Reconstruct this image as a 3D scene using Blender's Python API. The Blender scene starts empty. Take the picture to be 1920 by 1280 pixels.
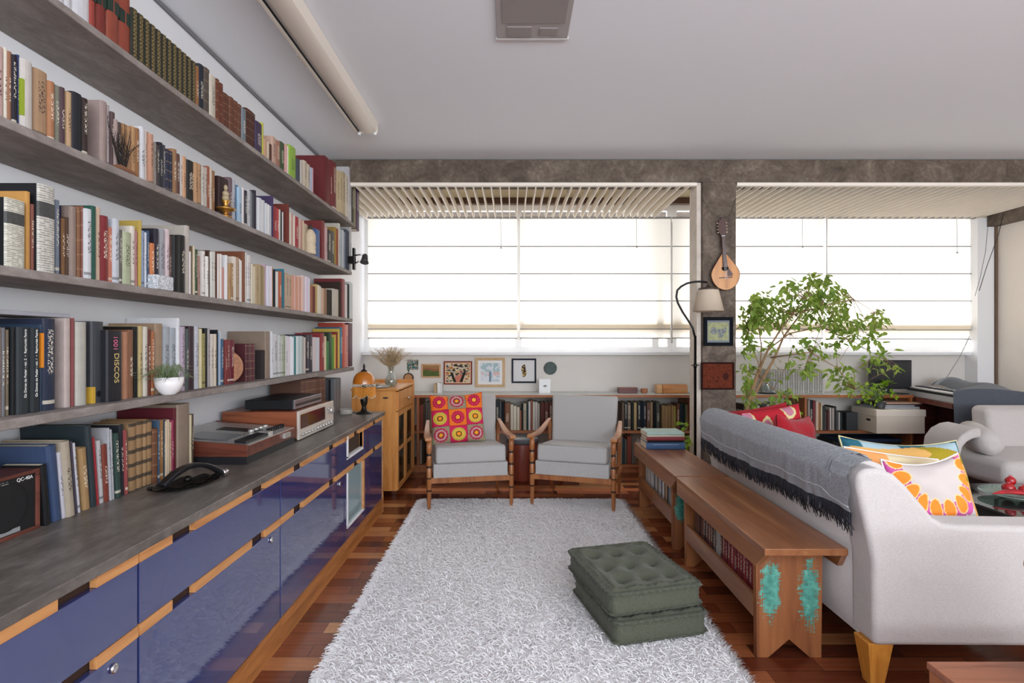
import bpy, bmesh, math, random
import numpy as np
from mathutils import Vector, Matrix, Euler

random.seed(7)
R = math.radians
PI = math.pi
scene = bpy.context.scene
COL = scene.collection

# ------------------------------------------------------------------ camera
cam_d = bpy.data.cameras.new('camera')
cam = bpy.data.objects.new('camera', cam_d)
COL.objects.link(cam)
cam.location = (0.0, 0.0, 1.3)
cam.rotation_euler = (R(90), 0, 0)
cam_d.sensor_width = 36.0
cam_d.lens = 18.75
cam_d.shift_y = 0.0016
cam_d.clip_start = 0.05
scene.camera = cam

# ------------------------------------------------------------------ look
scene.view_settings.view_transform = 'Standard'
scene.view_settings.look = 'None'
scene.view_settings.gamma = 1.0
scene.view_settings.use_curve_mapping = False
scene.view_settings.exposure = 0.0
scene.cycles.use_denoising = True
scene.cycles.max_bounces = 10
scene.cycles.diffuse_bounces = 6
scene.cycles.glossy_bounces = 4
scene.cycles.transmission_bounces = 8
scene.cycles.transparent_max_bounces = 12
scene.cycles.sample_clamp_indirect = 8.0

# ------------------------------------------------------------------ daylight and fill lamp
world = bpy.data.worlds.new('daylight')
scene.world = world
world.use_nodes = True
bg = world.node_tree.nodes['Background']
bg.inputs['Color'].default_value = (0.96, 0.98, 1.0, 1)
bg.inputs['Strength'].default_value = 2.8

def area(name, loc, rot, sx, sy, power, col=(1, 1, 1), spread=180):
    l = bpy.data.lights.new(name, 'AREA')
    l.shape = 'RECTANGLE'; l.size = sx; l.size_y = sy
    l.energy = power; l.color = col; l.spread = R(spread)
    o = bpy.data.objects.new(name, l)
    o.location = loc; o.rotation_euler = rot
    COL.objects.link(o)
    return o

# the sky lights the long window behind the blinds; this is an added lamp behind the camera, aimed up to brighten the ceiling
area('rear_ceiling_fill', (2.1, -2.9, 1.65), (R(150), 0, 0), 5.4, 2.1, 440, (0.86, 0.93, 1.0))
sun_d = bpy.data.lights.new('sun', 'SUN'); sun_d.energy = 5.0; sun_d.angle = R(7); sun_d.color = (1.0, 0.95, 0.87)
sun = bpy.data.objects.new('sun', sun_d); sun.rotation_euler = (R(-37), 0, R(8)); COL.objects.link(sun)

# ------------------------------------------------------------------ helpers
def srgb(h):
    h = h.lstrip('#')
    out = []
    for i in (0, 2, 4):
        c = int(h[i:i+2], 16) / 255.0
        out.append(c / 12.92 if c <= 0.04045 else ((c + 0.055) / 1.055) ** 2.4)
    return tuple(out) + (1.0,)

def new_mat(name):
    m = bpy.data.materials.new(name)
    m.use_nodes = True
    nt = m.node_tree
    b = nt.nodes['Principled BSDF']
    return m, nt, b

def N(nt, kind, **kw):
    n = nt.nodes.new(kind)
    for k, v in kw.items():
        if k in n.inputs.keys():
            n.inputs[k].default_value = v
        else:
            setattr(n, k, v)
    return n

def ramp(nt, fac, stops):
    r = nt.nodes.new('ShaderNodeValToRGB')
    while len(r.color_ramp.elements) < len(stops):
        r.color_ramp.elements.new(0.5)
    for e, (p, c) in zip(r.color_ramp.elements, stops):
        e.position = p
        e.color = srgb(c) if isinstance(c, str) else c
    nt.links.new(fac, r.inputs[0])
    return r.outputs[0]

def coords(nt, scale=(1, 1, 1), kind='Object', rot=(0, 0, 0)):
    tc = nt.nodes.new('ShaderNodeTexCoord')
    mp = nt.nodes.new('ShaderNodeMapping')
    mp.inputs['Scale'].default_value = scale
    mp.inputs['Rotation'].default_value = rot
    nt.links.new(tc.outputs[kind], mp.inputs[0])
    return mp.outputs[0]

def bump(nt, b, height, strength=0.3, dist=0.01):
    bp = nt.nodes.new('ShaderNodeBump')
    bp.inputs['Strength'].default_value = strength
    bp.inputs['Distance'].default_value = dist
    nt.links.new(height, bp.inputs['Height'])
    nt.links.new(bp.outputs[0], b.inputs['Normal'])

MATS = {}
def plain(name, col, rough=0.5, metal=0.0, spec=0.5, coat=0.0, noise=0.0, nscale=20.0, bumpy=0.0, emit=None):
    if name in MATS: return MATS[name]
    m, nt, b = new_mat(name)
    c = srgb(col)
    b.inputs['Base Color'].default_value = c
    b.inputs['Roughness'].default_value = rough
    b.inputs['Metallic'].default_value = metal
    b.inputs['Specular IOR Level'].default_value = spec
    b.inputs['Coat Weight'].default_value = coat
    if noise or bumpy:
        v = coords(nt)
        n = N(nt, 'ShaderNodeTexNoise', Scale=nscale, Detail=6.0, Roughness=0.6)
        nt.links.new(v, n.inputs['Vector'])
        if noise:
            lo = tuple(max(0, x * (1 - noise)) for x in c[:3]) + (1,)
            hi = tuple(min(1, x * (1 + noise)) for x in c[:3]) + (1,)
            nt.links.new(ramp(nt, n.outputs[0], [(0.3, lo), (0.7, hi)]), b.inputs['Base Color'])
        if bumpy:
            bump(nt, b, n.outputs[0], bumpy, 0.004)
    MATS[name] = m
    return m

def wood(name, c1, c2, axis='y', rough=0.4, scale=1.0, coat=0.0, c3=None):
    if name in MATS: return MATS[name]
    m, nt, b = new_mat(name)
    s = {'x': (1.2, 14, 14), 'y': (14, 1.2, 14), 'z': (14, 14, 1.2)}[axis]
    v = coords(nt, tuple(q * scale for q in s))
    n = N(nt, 'ShaderNodeTexNoise', Scale=1.6, Detail=8.0, Roughness=0.62, Distortion=0.8)
    nt.links.new(v, n.inputs['Vector'])
    col = ramp(nt, n.outputs[0], [(0.3, c1), (0.55, c3 or c2), (0.75, c2)])
    nt.links.new(col, b.inputs['Base Color'])
    b.inputs['Roughness'].default_value = rough
    b.inputs['Coat Weight'].default_value = coat
    b.inputs['Coat Roughness'].default_value = 0.15
    bump(nt, b, n.outputs[0], 0.12, 0.003)
    MATS[name] = m
    return m

def concrete(name, stops, scale=1.0, rough=0.75, streak=(1, 1, 1), bstr=0.35):
    if name in MATS: return MATS[name]
    m, nt, b = new_mat(name)
    v = coords(nt, tuple(scale * q for q in streak))
    n = N(nt, 'ShaderNodeTexNoise', Scale=4.0, Detail=12.0, Roughness=0.72, Distortion=0.6)
    n2 = N(nt, 'ShaderNodeTexNoise', Scale=22.0, Detail=8.0, Roughness=0.75)
    nt.links.new(v, n.inputs['Vector']); nt.links.new(v, n2.inputs['Vector'])
    mx = N(nt, 'ShaderNodeMath', operation='MULTIPLY_ADD')
    mx.inputs[1].default_value = 0.45
    nt.links.new(n2.outputs[0], mx.inputs[0]); nt.links.new(n.outputs[0], mx.inputs[2])
    sb = N(nt, 'ShaderNodeMath', operation='SUBTRACT'); sb.inputs[1].default_value = 0.22
    nt.links.new(mx.outputs[0], sb.inputs[0])
    nt.links.new(ramp(nt, sb.outputs[0], stops), b.inputs['Base Color'])
    b.inputs['Roughness'].default_value = rough
    bump(nt, b, mx.outputs[0], bstr, 0.01)
    MATS[name] = m
    return m

def fabric(name, c1, c2, scale=260, rough=0.95, bstr=0.15, big=0.0):
    if name in MATS: return MATS[name]
    m, nt, b = new_mat(name)
    v = coords(nt)
    n = N(nt, 'ShaderNodeTexNoise', Scale=scale, Detail=3.0, Roughness=0.6)
    nt.links.new(v, n.inputs['Vector'])
    nt.links.new(ramp(nt, n.outputs[0], [(0.35, c1), (0.65, c2)]), b.inputs['Base Color'])
    b.inputs['Roughness'].default_value = rough
    b.inputs['Specular IOR Level'].default_value = 0.2
    b.inputs['Sheen Weight'].default_value = 0.15
    if big:
        n2 = N(nt, 'ShaderNodeTexNoise', Scale=7.0, Detail=3.0)
        nt.links.new(v, n2.inputs['Vector'])
        bump(nt, b, n2.outputs[0], big, 0.03)
    else:
        bump(nt, b, n.outputs[0], bstr, 0.002)
    MATS[name] = m
    return m

def vcol(name='painted_pattern', rough=0.85):
    if name in MATS: return MATS[name]
    m, nt, b = new_mat(name)
    a = N(nt, 'ShaderNodeAttribute', attribute_name='Col')
    nt.links.new(a.outputs['Color'], b.inputs['Base Color'])
    b.inputs['Roughness'].default_value = rough
    b.inputs['Specular IOR Level'].default_value = 0.25
    MATS[name] = m
    return m

def thin_glass(name, tint='ffffff', gloss=0.08, solid=0.0, solid_col='ffffff', rough=0.02):
    if name in MATS: return MATS[name]
    m = bpy.data.materials.new(name); m.use_nodes = True
    nt = m.node_tree; nt.nodes.clear()
    out = N(nt, 'ShaderNodeOutputMaterial')
    t = N(nt, 'ShaderNodeBsdfTransparent'); t.inputs[0].default_value = srgb(tint)
    g = N(nt, 'ShaderNodeBsdfGlossy'); g.inputs['Roughness'].default_value = rough
    mx = N(nt, 'ShaderNodeMixShader'); mx.inputs[0].default_value = gloss
    nt.links.new(t.outputs[0], mx.inputs[1]); nt.links.new(g.outputs[0], mx.inputs[2])
    last = mx
    if solid:
        d = N(nt, 'ShaderNodeBsdfDiffuse'); d.inputs[0].default_value = srgb(solid_col)
        m2 = N(nt, 'ShaderNodeMixShader'); m2.inputs[0].default_value = solid
        nt.links.new(mx.outputs[0], m2.inputs[1]); nt.links.new(d.outputs[0], m2.inputs[2])
        last = m2
    nt.links.new(last.outputs[0], out.inputs[0])
    MATS[name] = m
    return m

def translucent(name, col, trans=0.55, through=None):
    if name in MATS: return MATS[name]
    m = bpy.data.materials.new(name); m.use_nodes = True
    nt = m.node_tree; nt.nodes.clear()
    out = N(nt, 'ShaderNodeOutputMaterial')
    d = N(nt, 'ShaderNodeBsdfDiffuse'); d.inputs[0].default_value = srgb(col)
    t = N(nt, 'ShaderNodeBsdfTranslucent'); t.inputs[0].default_value = srgb(through or col)
    mx = N(nt, 'ShaderNodeMixShader'); mx.inputs[0].default_value = trans
    nt.links.new(d.outputs[0], mx.inputs[1]); nt.links.new(t.outputs[0], mx.inputs[2])
    nt.links.new(mx.outputs[0], out.inputs[0])
    MATS[name] = m
    return m

class MB:
    """collects faces of one mesh"""
    def __init__(s):
        s.v = []; s.f = []; s.m = []; s.sm = []
    def add(s, vs, fs, mi=0, smooth=False):
        o = len(s.v)
        s.v += [tuple(v) for v in vs]
        s.f += [tuple(i + o for i in f) for f in fs]
        s.m += [mi] * len(fs); s.sm += [smooth] * len(fs)
        return s
    def box(s, x0, x1, y0, y1, z0, z1, mi=0, M=None):
        vs = [(x, y, z) for z in (z0, z1) for y in (y0, y1) for x in (x0, x1)]
        if M is not None: vs = [M @ Vector(v) for v in vs]
        return s.add(vs, [(0, 2, 3, 1), (4, 5, 7, 6), (0, 1, 5, 4), (2, 6, 7, 3), (0, 4, 6, 2), (1, 3, 7, 5)], mi)
    def hexa(s, pts, mi=0):
        """8 points, order: bottom 4 ring, top 4 ring"""
        return s.add(pts, [(3, 2, 1, 0), (4, 5, 6, 7), (0, 1, 5, 4), (1, 2, 6, 5), (2, 3, 7, 6), (3, 0, 4, 7)], mi)
    def prism(s, pts, a, b, axis='y', mi=0, smooth=False):
        """polygon pts extruded; axis y: pts are (x,z); axis x: (y,z); axis z: (x,y)"""
        def P(p, t):
            return {'y': (p[0], t, p[1]), 'x': (t, p[0], p[1]), 'z': (p[0], p[1], t)}[axis]
        n = len(pts)
        vs = [P(p, a) for p in pts] + [P(p, b) for p in pts]
        s.add(vs, [tuple(range(n)), tuple(range(2 * n - 1, n - 1, -1))], mi)
        o = len(s.v) - 2 * n
        for i in range(n):
            j = (i + 1) % n
            s.f.append((o + i, o + n + i, o + n + j, o + j)); s.m.append(mi); s.sm.append(smooth)
        return s
    def lathe(s, prof, seg=24, cx=0, cy=0, cz=0, M=None, cap=True, smooth=True):
        """prof: (r, z[, mi]); mi names the ring below the point"""
        vs = []; n = len(prof)
        for p in prof:
            for k in range(seg):
                a = 2 * PI * k / seg
                vs.append(Vector((cx + p[0] * math.cos(a), cy + p[0] * math.sin(a), cz + p[1])))
        if M is not None: vs = [M @ v for v in vs]
        o = len(s.v)
        s.v += [tuple(v) for v in vs]
        for i in range(n - 1):
            mi = prof[i + 1][2] if len(prof[i + 1]) > 2 else 0
            for k in range(seg):
                j = (k + 1) % seg
                s.f.append((o + i * seg + k, o + i * seg + j, o + (i + 1) * seg + j, o + (i + 1) * seg + k))
                s.m.append(mi); s.sm.append(smooth)
        if cap:
            s.f.append(tuple(o + k for k in reversed(range(seg)))); s.m.append(prof[0][2] if len(prof[0]) > 2 else 0); s.sm.append(False)
            s.f.append(tuple(o + (n - 1) * seg + k for k in range(seg))); s.m.append(prof[-1][2] if len(prof[-1]) > 2 else 0); s.sm.append(False)
        return s
    def tube(s, path, rad, seg=8, mi=0, cap=True):
        path = [Vector(p) for p in path]
        n = len(path)
        rr = rad if isinstance(rad, (list, tuple)) else [rad] * n
        o = len(s.v); prev = None
        for i, p in enumerate(path):
            t = (path[min(i + 1, n - 1)] - path[max(i - 1, 0)])
            if t.length < 1e-9: t = Vector((0, 0, 1))
            t.normalize()
            if prev is None:
                u = t.orthogonal().normalized()
            else:
                u = (prev - t * prev.dot(t))
                u = u.normalized() if u.length > 1e-6 else t.orthogonal().normalized()
            prev = u
            w = t.cross(u)
            for k in range(seg):
                a = 2 * PI * k / seg
                s.v.append(tuple(p + (u * math.cos(a) + w * math.sin(a)) * rr[i]))
        for i in range(n - 1):
            for k in range(seg):
                j = (k + 1) % seg
                s.f.append((o + i * seg + k, o + i * seg + j, o + (i + 1) * seg + j, o + (i + 1) * seg + k))
                s.m.append(mi); s.sm.append(True)
        if cap:
            s.f.append(tuple(o + k for k in reversed(range(seg)))); s.m.append(mi); s.sm.append(False)
            s.f.append(tuple(o + (n - 1) * seg + k for k in range(seg))); s.m.append(mi); s.sm.append(False)
        return s
    def strip(s, path, w, t, wdir=(1, 0, 0), mi=0):
        """rectangular bar swept along path; w along wdir, t across; w, t may be lists"""
        path = [Vector(p) for p in path]; n = len(path); wd = Vector(wdir).normalized()
        W = w if isinstance(w, (list, tuple)) else [w] * n
        T = t if isinstance(t, (list, tuple)) else [t] * n
        o = len(s.v)
        for i, p in enumerate(path):
            d = (path[min(i + 1, n - 1)] - path[max(i - 1, 0)]).normalized()
            u = d.cross(wd).normalized()
            for a, b in ((-1, -1), (1, -1), (1, 1), (-1, 1)):
                s.v.append(tuple(p + wd * (a * W[i] / 2) + u * (b * T[i] / 2)))
        for i in range(n - 1):
            for k in range(4):
                j = (k + 1) % 4
                s.f.append((o + i * 4 + k, o + i * 4 + j, o + (i + 1) * 4 + j, o + (i + 1) * 4 + k)); s.m.append(mi); s.sm.append(False)
        s.f.append((o + 3, o + 2, o + 1, o)); s.m.append(mi); s.sm.append(False)
        e = o + (n - 1) * 4
        s.f.append((e, e + 1, e + 2, e + 3)); s.m.append(mi); s.sm.append(False)
        return s
    def grid(s, fn, nu, nv, mi=0, smooth=True, close_u=False):
        o = len(s.v)
        for j in range(nv + 1):
            for i in range(nu + 1):
                s.v.append(tuple(fn(i / nu, j / nv)))
        for j in range(nv):
            for i in range(nu):
                a = o + j * (nu + 1) + i
                s.f.append((a, a + 1, a + nu + 2, a + nu + 1)); s.m.append(mi); s.sm.append(smooth)
        return s
    def sphere(s, c, r, seg=14, rings=8, mi=0, sc=(1, 1, 1)):
        o = len(s.v); c = Vector(c)
        for i in range(rings + 1):
            th = PI * i / rings
            for k in range(seg):
                a = 2 * PI * k / seg
                s.v.append((c.x + r * sc[0] * math.sin(th) * math.cos(a), c.y + r * sc[1] * math.sin(th) * math.sin(a), c.z + r * sc[2] * math.cos(th)))
        for i in range(rings):
            for k in range(seg):
                j = (k + 1) % seg
                s.f.append((o + i * seg + k, o + (i + 1) * seg + k, o + (i + 1) * seg + j, o + i * seg + j)); s.m.append(mi); s.sm.append(True)
        return s
    def build(s, name, mats, parent=None, loc=None, off=None, rz=0.0, bevel=0.0, bseg=3, sub=0, smooth=None, weld=False):
        me = bpy.data.meshes.new(name)
        v = s.v
        if off is not None:
            ox, oy, oz = off
            v = [(a - ox, b - oy, c - oz) for a, b, c in v]
        me.from_pydata(v, [], s.f)
        if not isinstance(mats, (list, tuple)): mats = [mats]
        for m in mats: me.materials.append(m)
        me.polygons.foreach_set('material_index', s.m)
        me.polygons.foreach_set('use_smooth', [bool(x) if smooth is None else smooth for x in s.sm])
        if weld:
            bm = bmesh.new(); bm.from_mesh(me)
            bmesh.ops.remove_doubles(bm, verts=bm.verts, dist=1e-5)
            bmesh.ops.recalc_face_normals(bm, faces=bm.faces)
            bm.to_mesh(me); bm.free()
        me.update()
        o = bpy.data.objects.new(name, me)
        COL.objects.link(o)
        if parent is not None: o.parent = parent
        if loc is not None: o.location = loc
        o.rotation_euler = (0, 0, rz)
        if bevel:
            b = o.modifiers.new('edge', 'BEVEL'); b.width = bevel; b.segments = bseg
            b.limit_method = 'ANGLE'; b.angle_limit = R(35); b.harden_normals = True
            for p in me.polygons: p.use_smooth = True
            if hasattr(me, 'set_sharp_from_angle'): pass
        if sub:
            b = o.modifiers.new('soft', 'SUBSURF'); b.levels = sub; b.render_levels = sub
        return o

def tag(o, label=None, cat=None, group=None, kind=None):
    if label: o['label'] = label
    if cat: o['category'] = cat
    if group: o['group'] = group
    if kind: o['kind'] = kind
    return o

def E(name, loc, label, cat, group=None, rz=0.0):
    o = bpy.data.objects.new(name, None)
    o.empty_display_size = 0.05
    o.location = loc; o.rotation_euler = (0, 0, rz)
    COL.objects.link(o)
    return tag(o, label, cat, group)

def single(mb, name, mats, label, cat, group=None, base=None, **kw):
    """one mesh in world coordinates as a top-level thing with its origin at its base"""
    xs = [v[0] for v in mb.v]; ys = [v[1] for v in mb.v]; zs = [v[2] for v in mb.v]
    b = base or ((min(xs) + max(xs)) / 2, (min(ys) + max(ys)) / 2, min(zs))
    o = mb.build(name, mats, loc=b, off=b, **kw)
    return tag(o, label, cat, group)

def struct(name, mb, mats, **kw):
    return tag(mb.build(name, mats, **kw), kind='structure')

def copy_tree(o, parent=None):
    c = o.copy(); COL.objects.link(c)
    if parent is not None: c.parent = parent
    for ch in list(o.children): copy_tree(ch, c)
    return c

def paint(o, fn):
    """surface pattern as a colour attribute: fn(local co) -> hex or rgb"""
    me = o.data
    at = me.color_attributes.new('Col', 'FLOAT_COLOR', 'POINT')
    for i, v in enumerate(me.vertices):
        c = fn(v.co)
        at.data[i].color = srgb(c) if isinstance(c, str) else c
    return o

_font = {}
def text_part(name, s, size, mat, parent, M, extrude=0.0004, align='CENTER'):
    cu = bpy.data.curves.new(name, 'FONT')
    cu.body = s; cu.size = size; cu.extrude = extrude
    cu.align_x = align; cu.align_y = 'CENTER'
    tmp = bpy.data.objects.new(name, cu)
    COL.objects.link(tmp)
    bpy.context.view_layer.update()
    dg = bpy.context.evaluated_depsgraph_get()
    me = bpy.data.meshes.new_from_object(tmp.evaluated_get(dg))
    bpy.data.objects.remove(tmp); bpy.data.curves.remove(cu)
    me.transform(M)
    me.materials.clear(); me.materials.append(mat)
    o = bpy.data.objects.new(name, me)
    COL.objects.link(o)
    if parent is not None: o.parent = parent
    return o

def P(px, py, Y):
    """world point seen at photo pixel (px, py) when it lies Y metres from the camera plane"""
    return Vector(((px - 960) * Y / 1000.0, Y, 1.3 - (py - 643) * Y / 1000.0))

# ------------------------------------------------------------------ materials
m_wall = plain('white_plaster', 'dfe0e4', 0.9, noise=0.03, nscale=3, bumpy=0.05)
m_wall_warm = plain('cream_plaster', 'e6ddd2', 0.9, noise=0.03, nscale=3)
m_ceil = plain('ceiling_paint', 'e9ecf2', 0.95)
m_white = plain('white_enamel', 'e9e9ea', 0.45)
m_slat = plain('cream_slat_paint', 'efe6da', 0.6)
m_conc = concrete('board_marked_concrete', [(0.25, '3c322b'), (0.42, '56493f'), (0.56, '6b5e52'), (0.70, '87796b'), (0.82, 'a89b8c')], 1.6, bstr=0.6)
m_shelf = concrete('shelf_concrete', [(0.25, '6a625e'), (0.5, '857c77'), (0.72, 'a19893')], 2.2, 0.7, (1, 0.5, 1), 0.2)
m_counter = concrete('polished_counter_concrete', [(0.2, '443f3b'), (0.45, '5e5853'), (0.62, '77716b'), (0.8, '9c968f')], 1.5, 0.38, (1.6, 0.6, 1), 0.05)
m_birch = wood('birch_ply', 'a8693a', 'cf955c', 'y', 0.5)
m_plinth = wood('plinth_wood', '8f5526', 'b97a42', 'y', 0.45)
m_cabwood = wood('honey_pine', 'b5702f', 'd39450', 'z', 0.4)
m_teak = wood('teak', '7c4422', 'a76a3c', 'z', 0.35, coat=0.2)
m_teak_y = wood('teak_arm', '8a4f2a', 'b87a48', 'y', 0.35, coat=0.2)
m_bench = wood('bench_wood', '7a4a2e', 'ad7c53', 'y', 0.32, 0.8, c3='935f3c')
m_bench_end = wood('bench_end_wood', '74401f', 'a06438', 'z', 0.5, 0.8)
m_red_wood = wood('reddish_shelf_wood', '7d4324', 'a9683c', 'x', 0.45)
m_darkwood = wood('rosewood', '4a2118', '7c3c28', 'x', 0.35)
m_black = plain('black_plastic', '15161a', 0.4)
m_blackmetal = plain('black_metal', '1d1b1a', 0.35, 0.6)
m_chrome = plain('chrome', 'd8d8da', 0.18, 1.0)
m_brass = plain('aged_brass', '9a6f35', 0.35, 0.9)
m_gold = plain('gilt', 'b98a45', 0.35, 0.8)
m_sofa = fabric('white_canvas', 'bab3b0', 'cbc5c2', 300, big=0.25)
m_chairfab = fabric('grey_weave', 'a09e9c', 'bfbcb9', 350)
m_green = fabric('olive_cotton', '4b4d40', '606354', 300)
m_paper = plain('book_pages', 'd9cdb5', 0.9)
m_vcol = vcol()
m_glass = thin_glass('window_glass')
m_leafdark = None
# ------------------------------------------------------------------ room shell
WX, RX, BY, H = -1.60, 5.09, 4.49, 2.85          # left wall, right wall, beam plane, ceiling
WY = 5.69                                        # blind plane
# floor: parquet planks running across the room
m_floor, nt, b = new_mat('jatoba_parquet')
v = coords(nt, (1, 1, 1))
br = N(nt, 'ShaderNodeTexBrick', offset=0.37, offset_frequency=2, squash=1.0)
br.inputs['Scale'].default_value = 1.0
br.inputs['Brick Width'].default_value = 0.62
br.inputs['Row Height'].default_value = 0.092
br.inputs['Mortar Size'].default_value = 0.0012
br.inputs['Mortar Smooth'].default_value = 0.1
br.inputs['Color1'].default_value = (0, 0, 0, 1); br.inputs['Color2'].default_value = (1, 1, 1, 1)
br.inputs['Mortar'].default_value = (0.3, 0.3, 0.3, 1)
nt.links.new(v, br.inputs['Vector'])
pc = ramp(nt, br.outputs['Color'], [(0.0, '5c2b1c'), (0.3, '75391f'), (0.6, '8c4c2e'), (0.86, 'a4623c'), (1.0, 'd09662')])
v2 = coords(nt, (1.5, 30, 1))
n = N(nt, 'ShaderNodeTexNoise', Scale=2.0, Detail=8.0, Roughness=0.6)
nt.links.new(v2, n.inputs['Vector'])
mxc = N(nt, 'ShaderNodeMix', data_type='RGBA', blend_type='MULTIPLY')
mxc.inputs['Factor'].default_value = 0.8
nt.links.new(pc, mxc.inputs['A'])
nt.links.new(ramp(nt, n.outputs[0], [(0.25, (0.55, 0.5, 0.48, 1)), (0.7, (1.1, 1.1, 1.1, 1))]), mxc.inputs['B'])
mo = N(nt, 'ShaderNodeMix', data_type='RGBA', blend_type='MIX')
nt.links.new(br.outputs['Fac'], mo.inputs['Factor'])
nt.links.new(mxc.outputs['Result'], mo.inputs['A']); mo.inputs['B'].default_value = srgb('20100a')
nt.links.new(mo.outputs['Result'], b.inputs['Base Color'])
b.inputs['Roughness'].default_value = 0.22
b.inputs['Specular IOR Level'].default_value = 0.6
struct('floor', MB().box(WX - .2, RX + .2, -3.2, 6.0, -0.1, 0.0), m_floor)
struct('ceiling', MB().box(WX - .2, RX + .2, -3.2, 6.0, H, H + 0.12), m_ceil)
struct('wall_left', MB().box(WX - .2, WX, -3.2, 6.0, 0, H), m_wall)
struct('trim_1', MB().box(WX + .001, WX + .012, -3.0, BY, H - .022, H - .002), plain('shadow_gap_grey', '77777a', 0.8))
struct('wall_right', MB().box(RX, RX + .2, -3.2, 6.0, 0, H), m_wall_warm)
rw = MB()   # rear wall with its windows
rw.box(WX, RX, -3.2, -3.0, 0, .6).box(WX, RX, -3.2, -3.0, 2.7, H).box(WX, -.6, -3.2, -3.0, .6, 2.7).box(4.8, RX, -3.2, -3.0, .6, 2.7)
struct('wall_rear', rw, m_wall)
# wall under the long window
struct('wall_window', MB().box(WX, RX, 5.76, 5.98, 0, 1.20).box(WX, RX, 5.76, 5.98, 2.80, H), plain('warm_grey_plaster', 'd9d3cc', .9, noise=.03, nscale=3))
struct('trim_added_eave', MB().box(WX - .2, RX + .2, 5.981, 6.36, 2.80, 2.92), m_conc)  # unseen eave, added to keep the sun off the glass above the blinds
struct('trim_2', MB().box(WX, 4.88, 5.66, 5.80, 1.175, 1.205), m_white)                 # sill
struct('trim_3', MB().box(4.89, 5.065, 5.60, 5.758, 0, 2.615), m_white, bevel=.004)       # white pier beside the right wall
struct('trim_4', MB().box(4.985, RX, -3.0, 5.595, 2.52, 2.65), m_conc)      # concrete band on the right wall
struct('trim_5', MB().box(5.066, RX, 5.585, 5.758, 0, 2.52), plain('dark_joint', '6e5a4a', 0.8))
# concrete beam and pillar
beam = MB().box(WX, RX, BY, BY + .22, 2.655, H - .006)
struct('beam_concrete', beam, m_conc, bevel=.006)
pil = MB().box(1.60, 1.886, BY - .006, BY + .22, 0, 2.66)
struct('pillar_concrete', pil, m_conc, bevel=.012)
struct('trim_6', MB().box(WX, 1.56, BY + .01, BY + .05, 2.628, 2.656).box(1.90, RX, BY + .01, BY + .05, 2.628, 2.656), m_slat)
struct('trim_7', MB().box(1.562, 1.598, BY + .02, BY + .20, 0, 2.655), plain('pillar_edge_paint', 'cfc4b8', 0.8, noise=.12, nscale=12))
# slatted ceiling of the window bay
sl = MB()
x = WX + .04
while x < 5.04:
    if not (1.57 < x < 1.90):
        sl.box(x, x + .010, BY + .05, 5.745, 2.625, 2.695)
    x += .0765
struct('ceiling_louvre', sl, m_slat)
bay = MB().box(WX, RX, BY + .22, 5.76, 2.80, 2.85)
struct('ceiling_bay', bay, plain('bay_ceiling_beige', 'cdbf9f', 0.9, noise=.08, nscale=3))
sb = MB()
for yy in (4.82, 5.50): sb.box(WX, RX, yy, yy + .07, 2.74, 2.80)
struct('beam_bay', sb, plain('bay_batten_brown', '6b5346', 0.8))
# windows: frames and panes
def window(n, x0, x1, mull):
    f = MB()
    f.box(x0, x1, 5.80, 5.86, 1.205, 1.26).box(x0, x1, 5.80, 5.86, 2.74, 2.80)
    f.box(x0, x0 + .05, 5.80, 5.86, 1.2601, 2.7399).box(x1 - .05, x1, 5.80, 5.86, 1.2601, 2.7399)
    for mx_ in mull: f.box(mx_ - .035, mx_ + .035, 5.80, 5.86, 1.2601, 2.7399)
    o = struct('window_%d' % n, f, m_white)
    es = [x0 + .05] + [q for m_ in mull for q in (m_ - .035, m_ + .035)] + [x1 - .05]
    for a, c in zip(es[::2], es[1::2]): MB().box(a, c, 5.825, 5.831, 1.2601, 2.7399).build('pane', m_glass, o)
window(1, WX, 1.74, [0.07, 1.56])
window(2, 1.7405, 5.05, [3.33])
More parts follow.
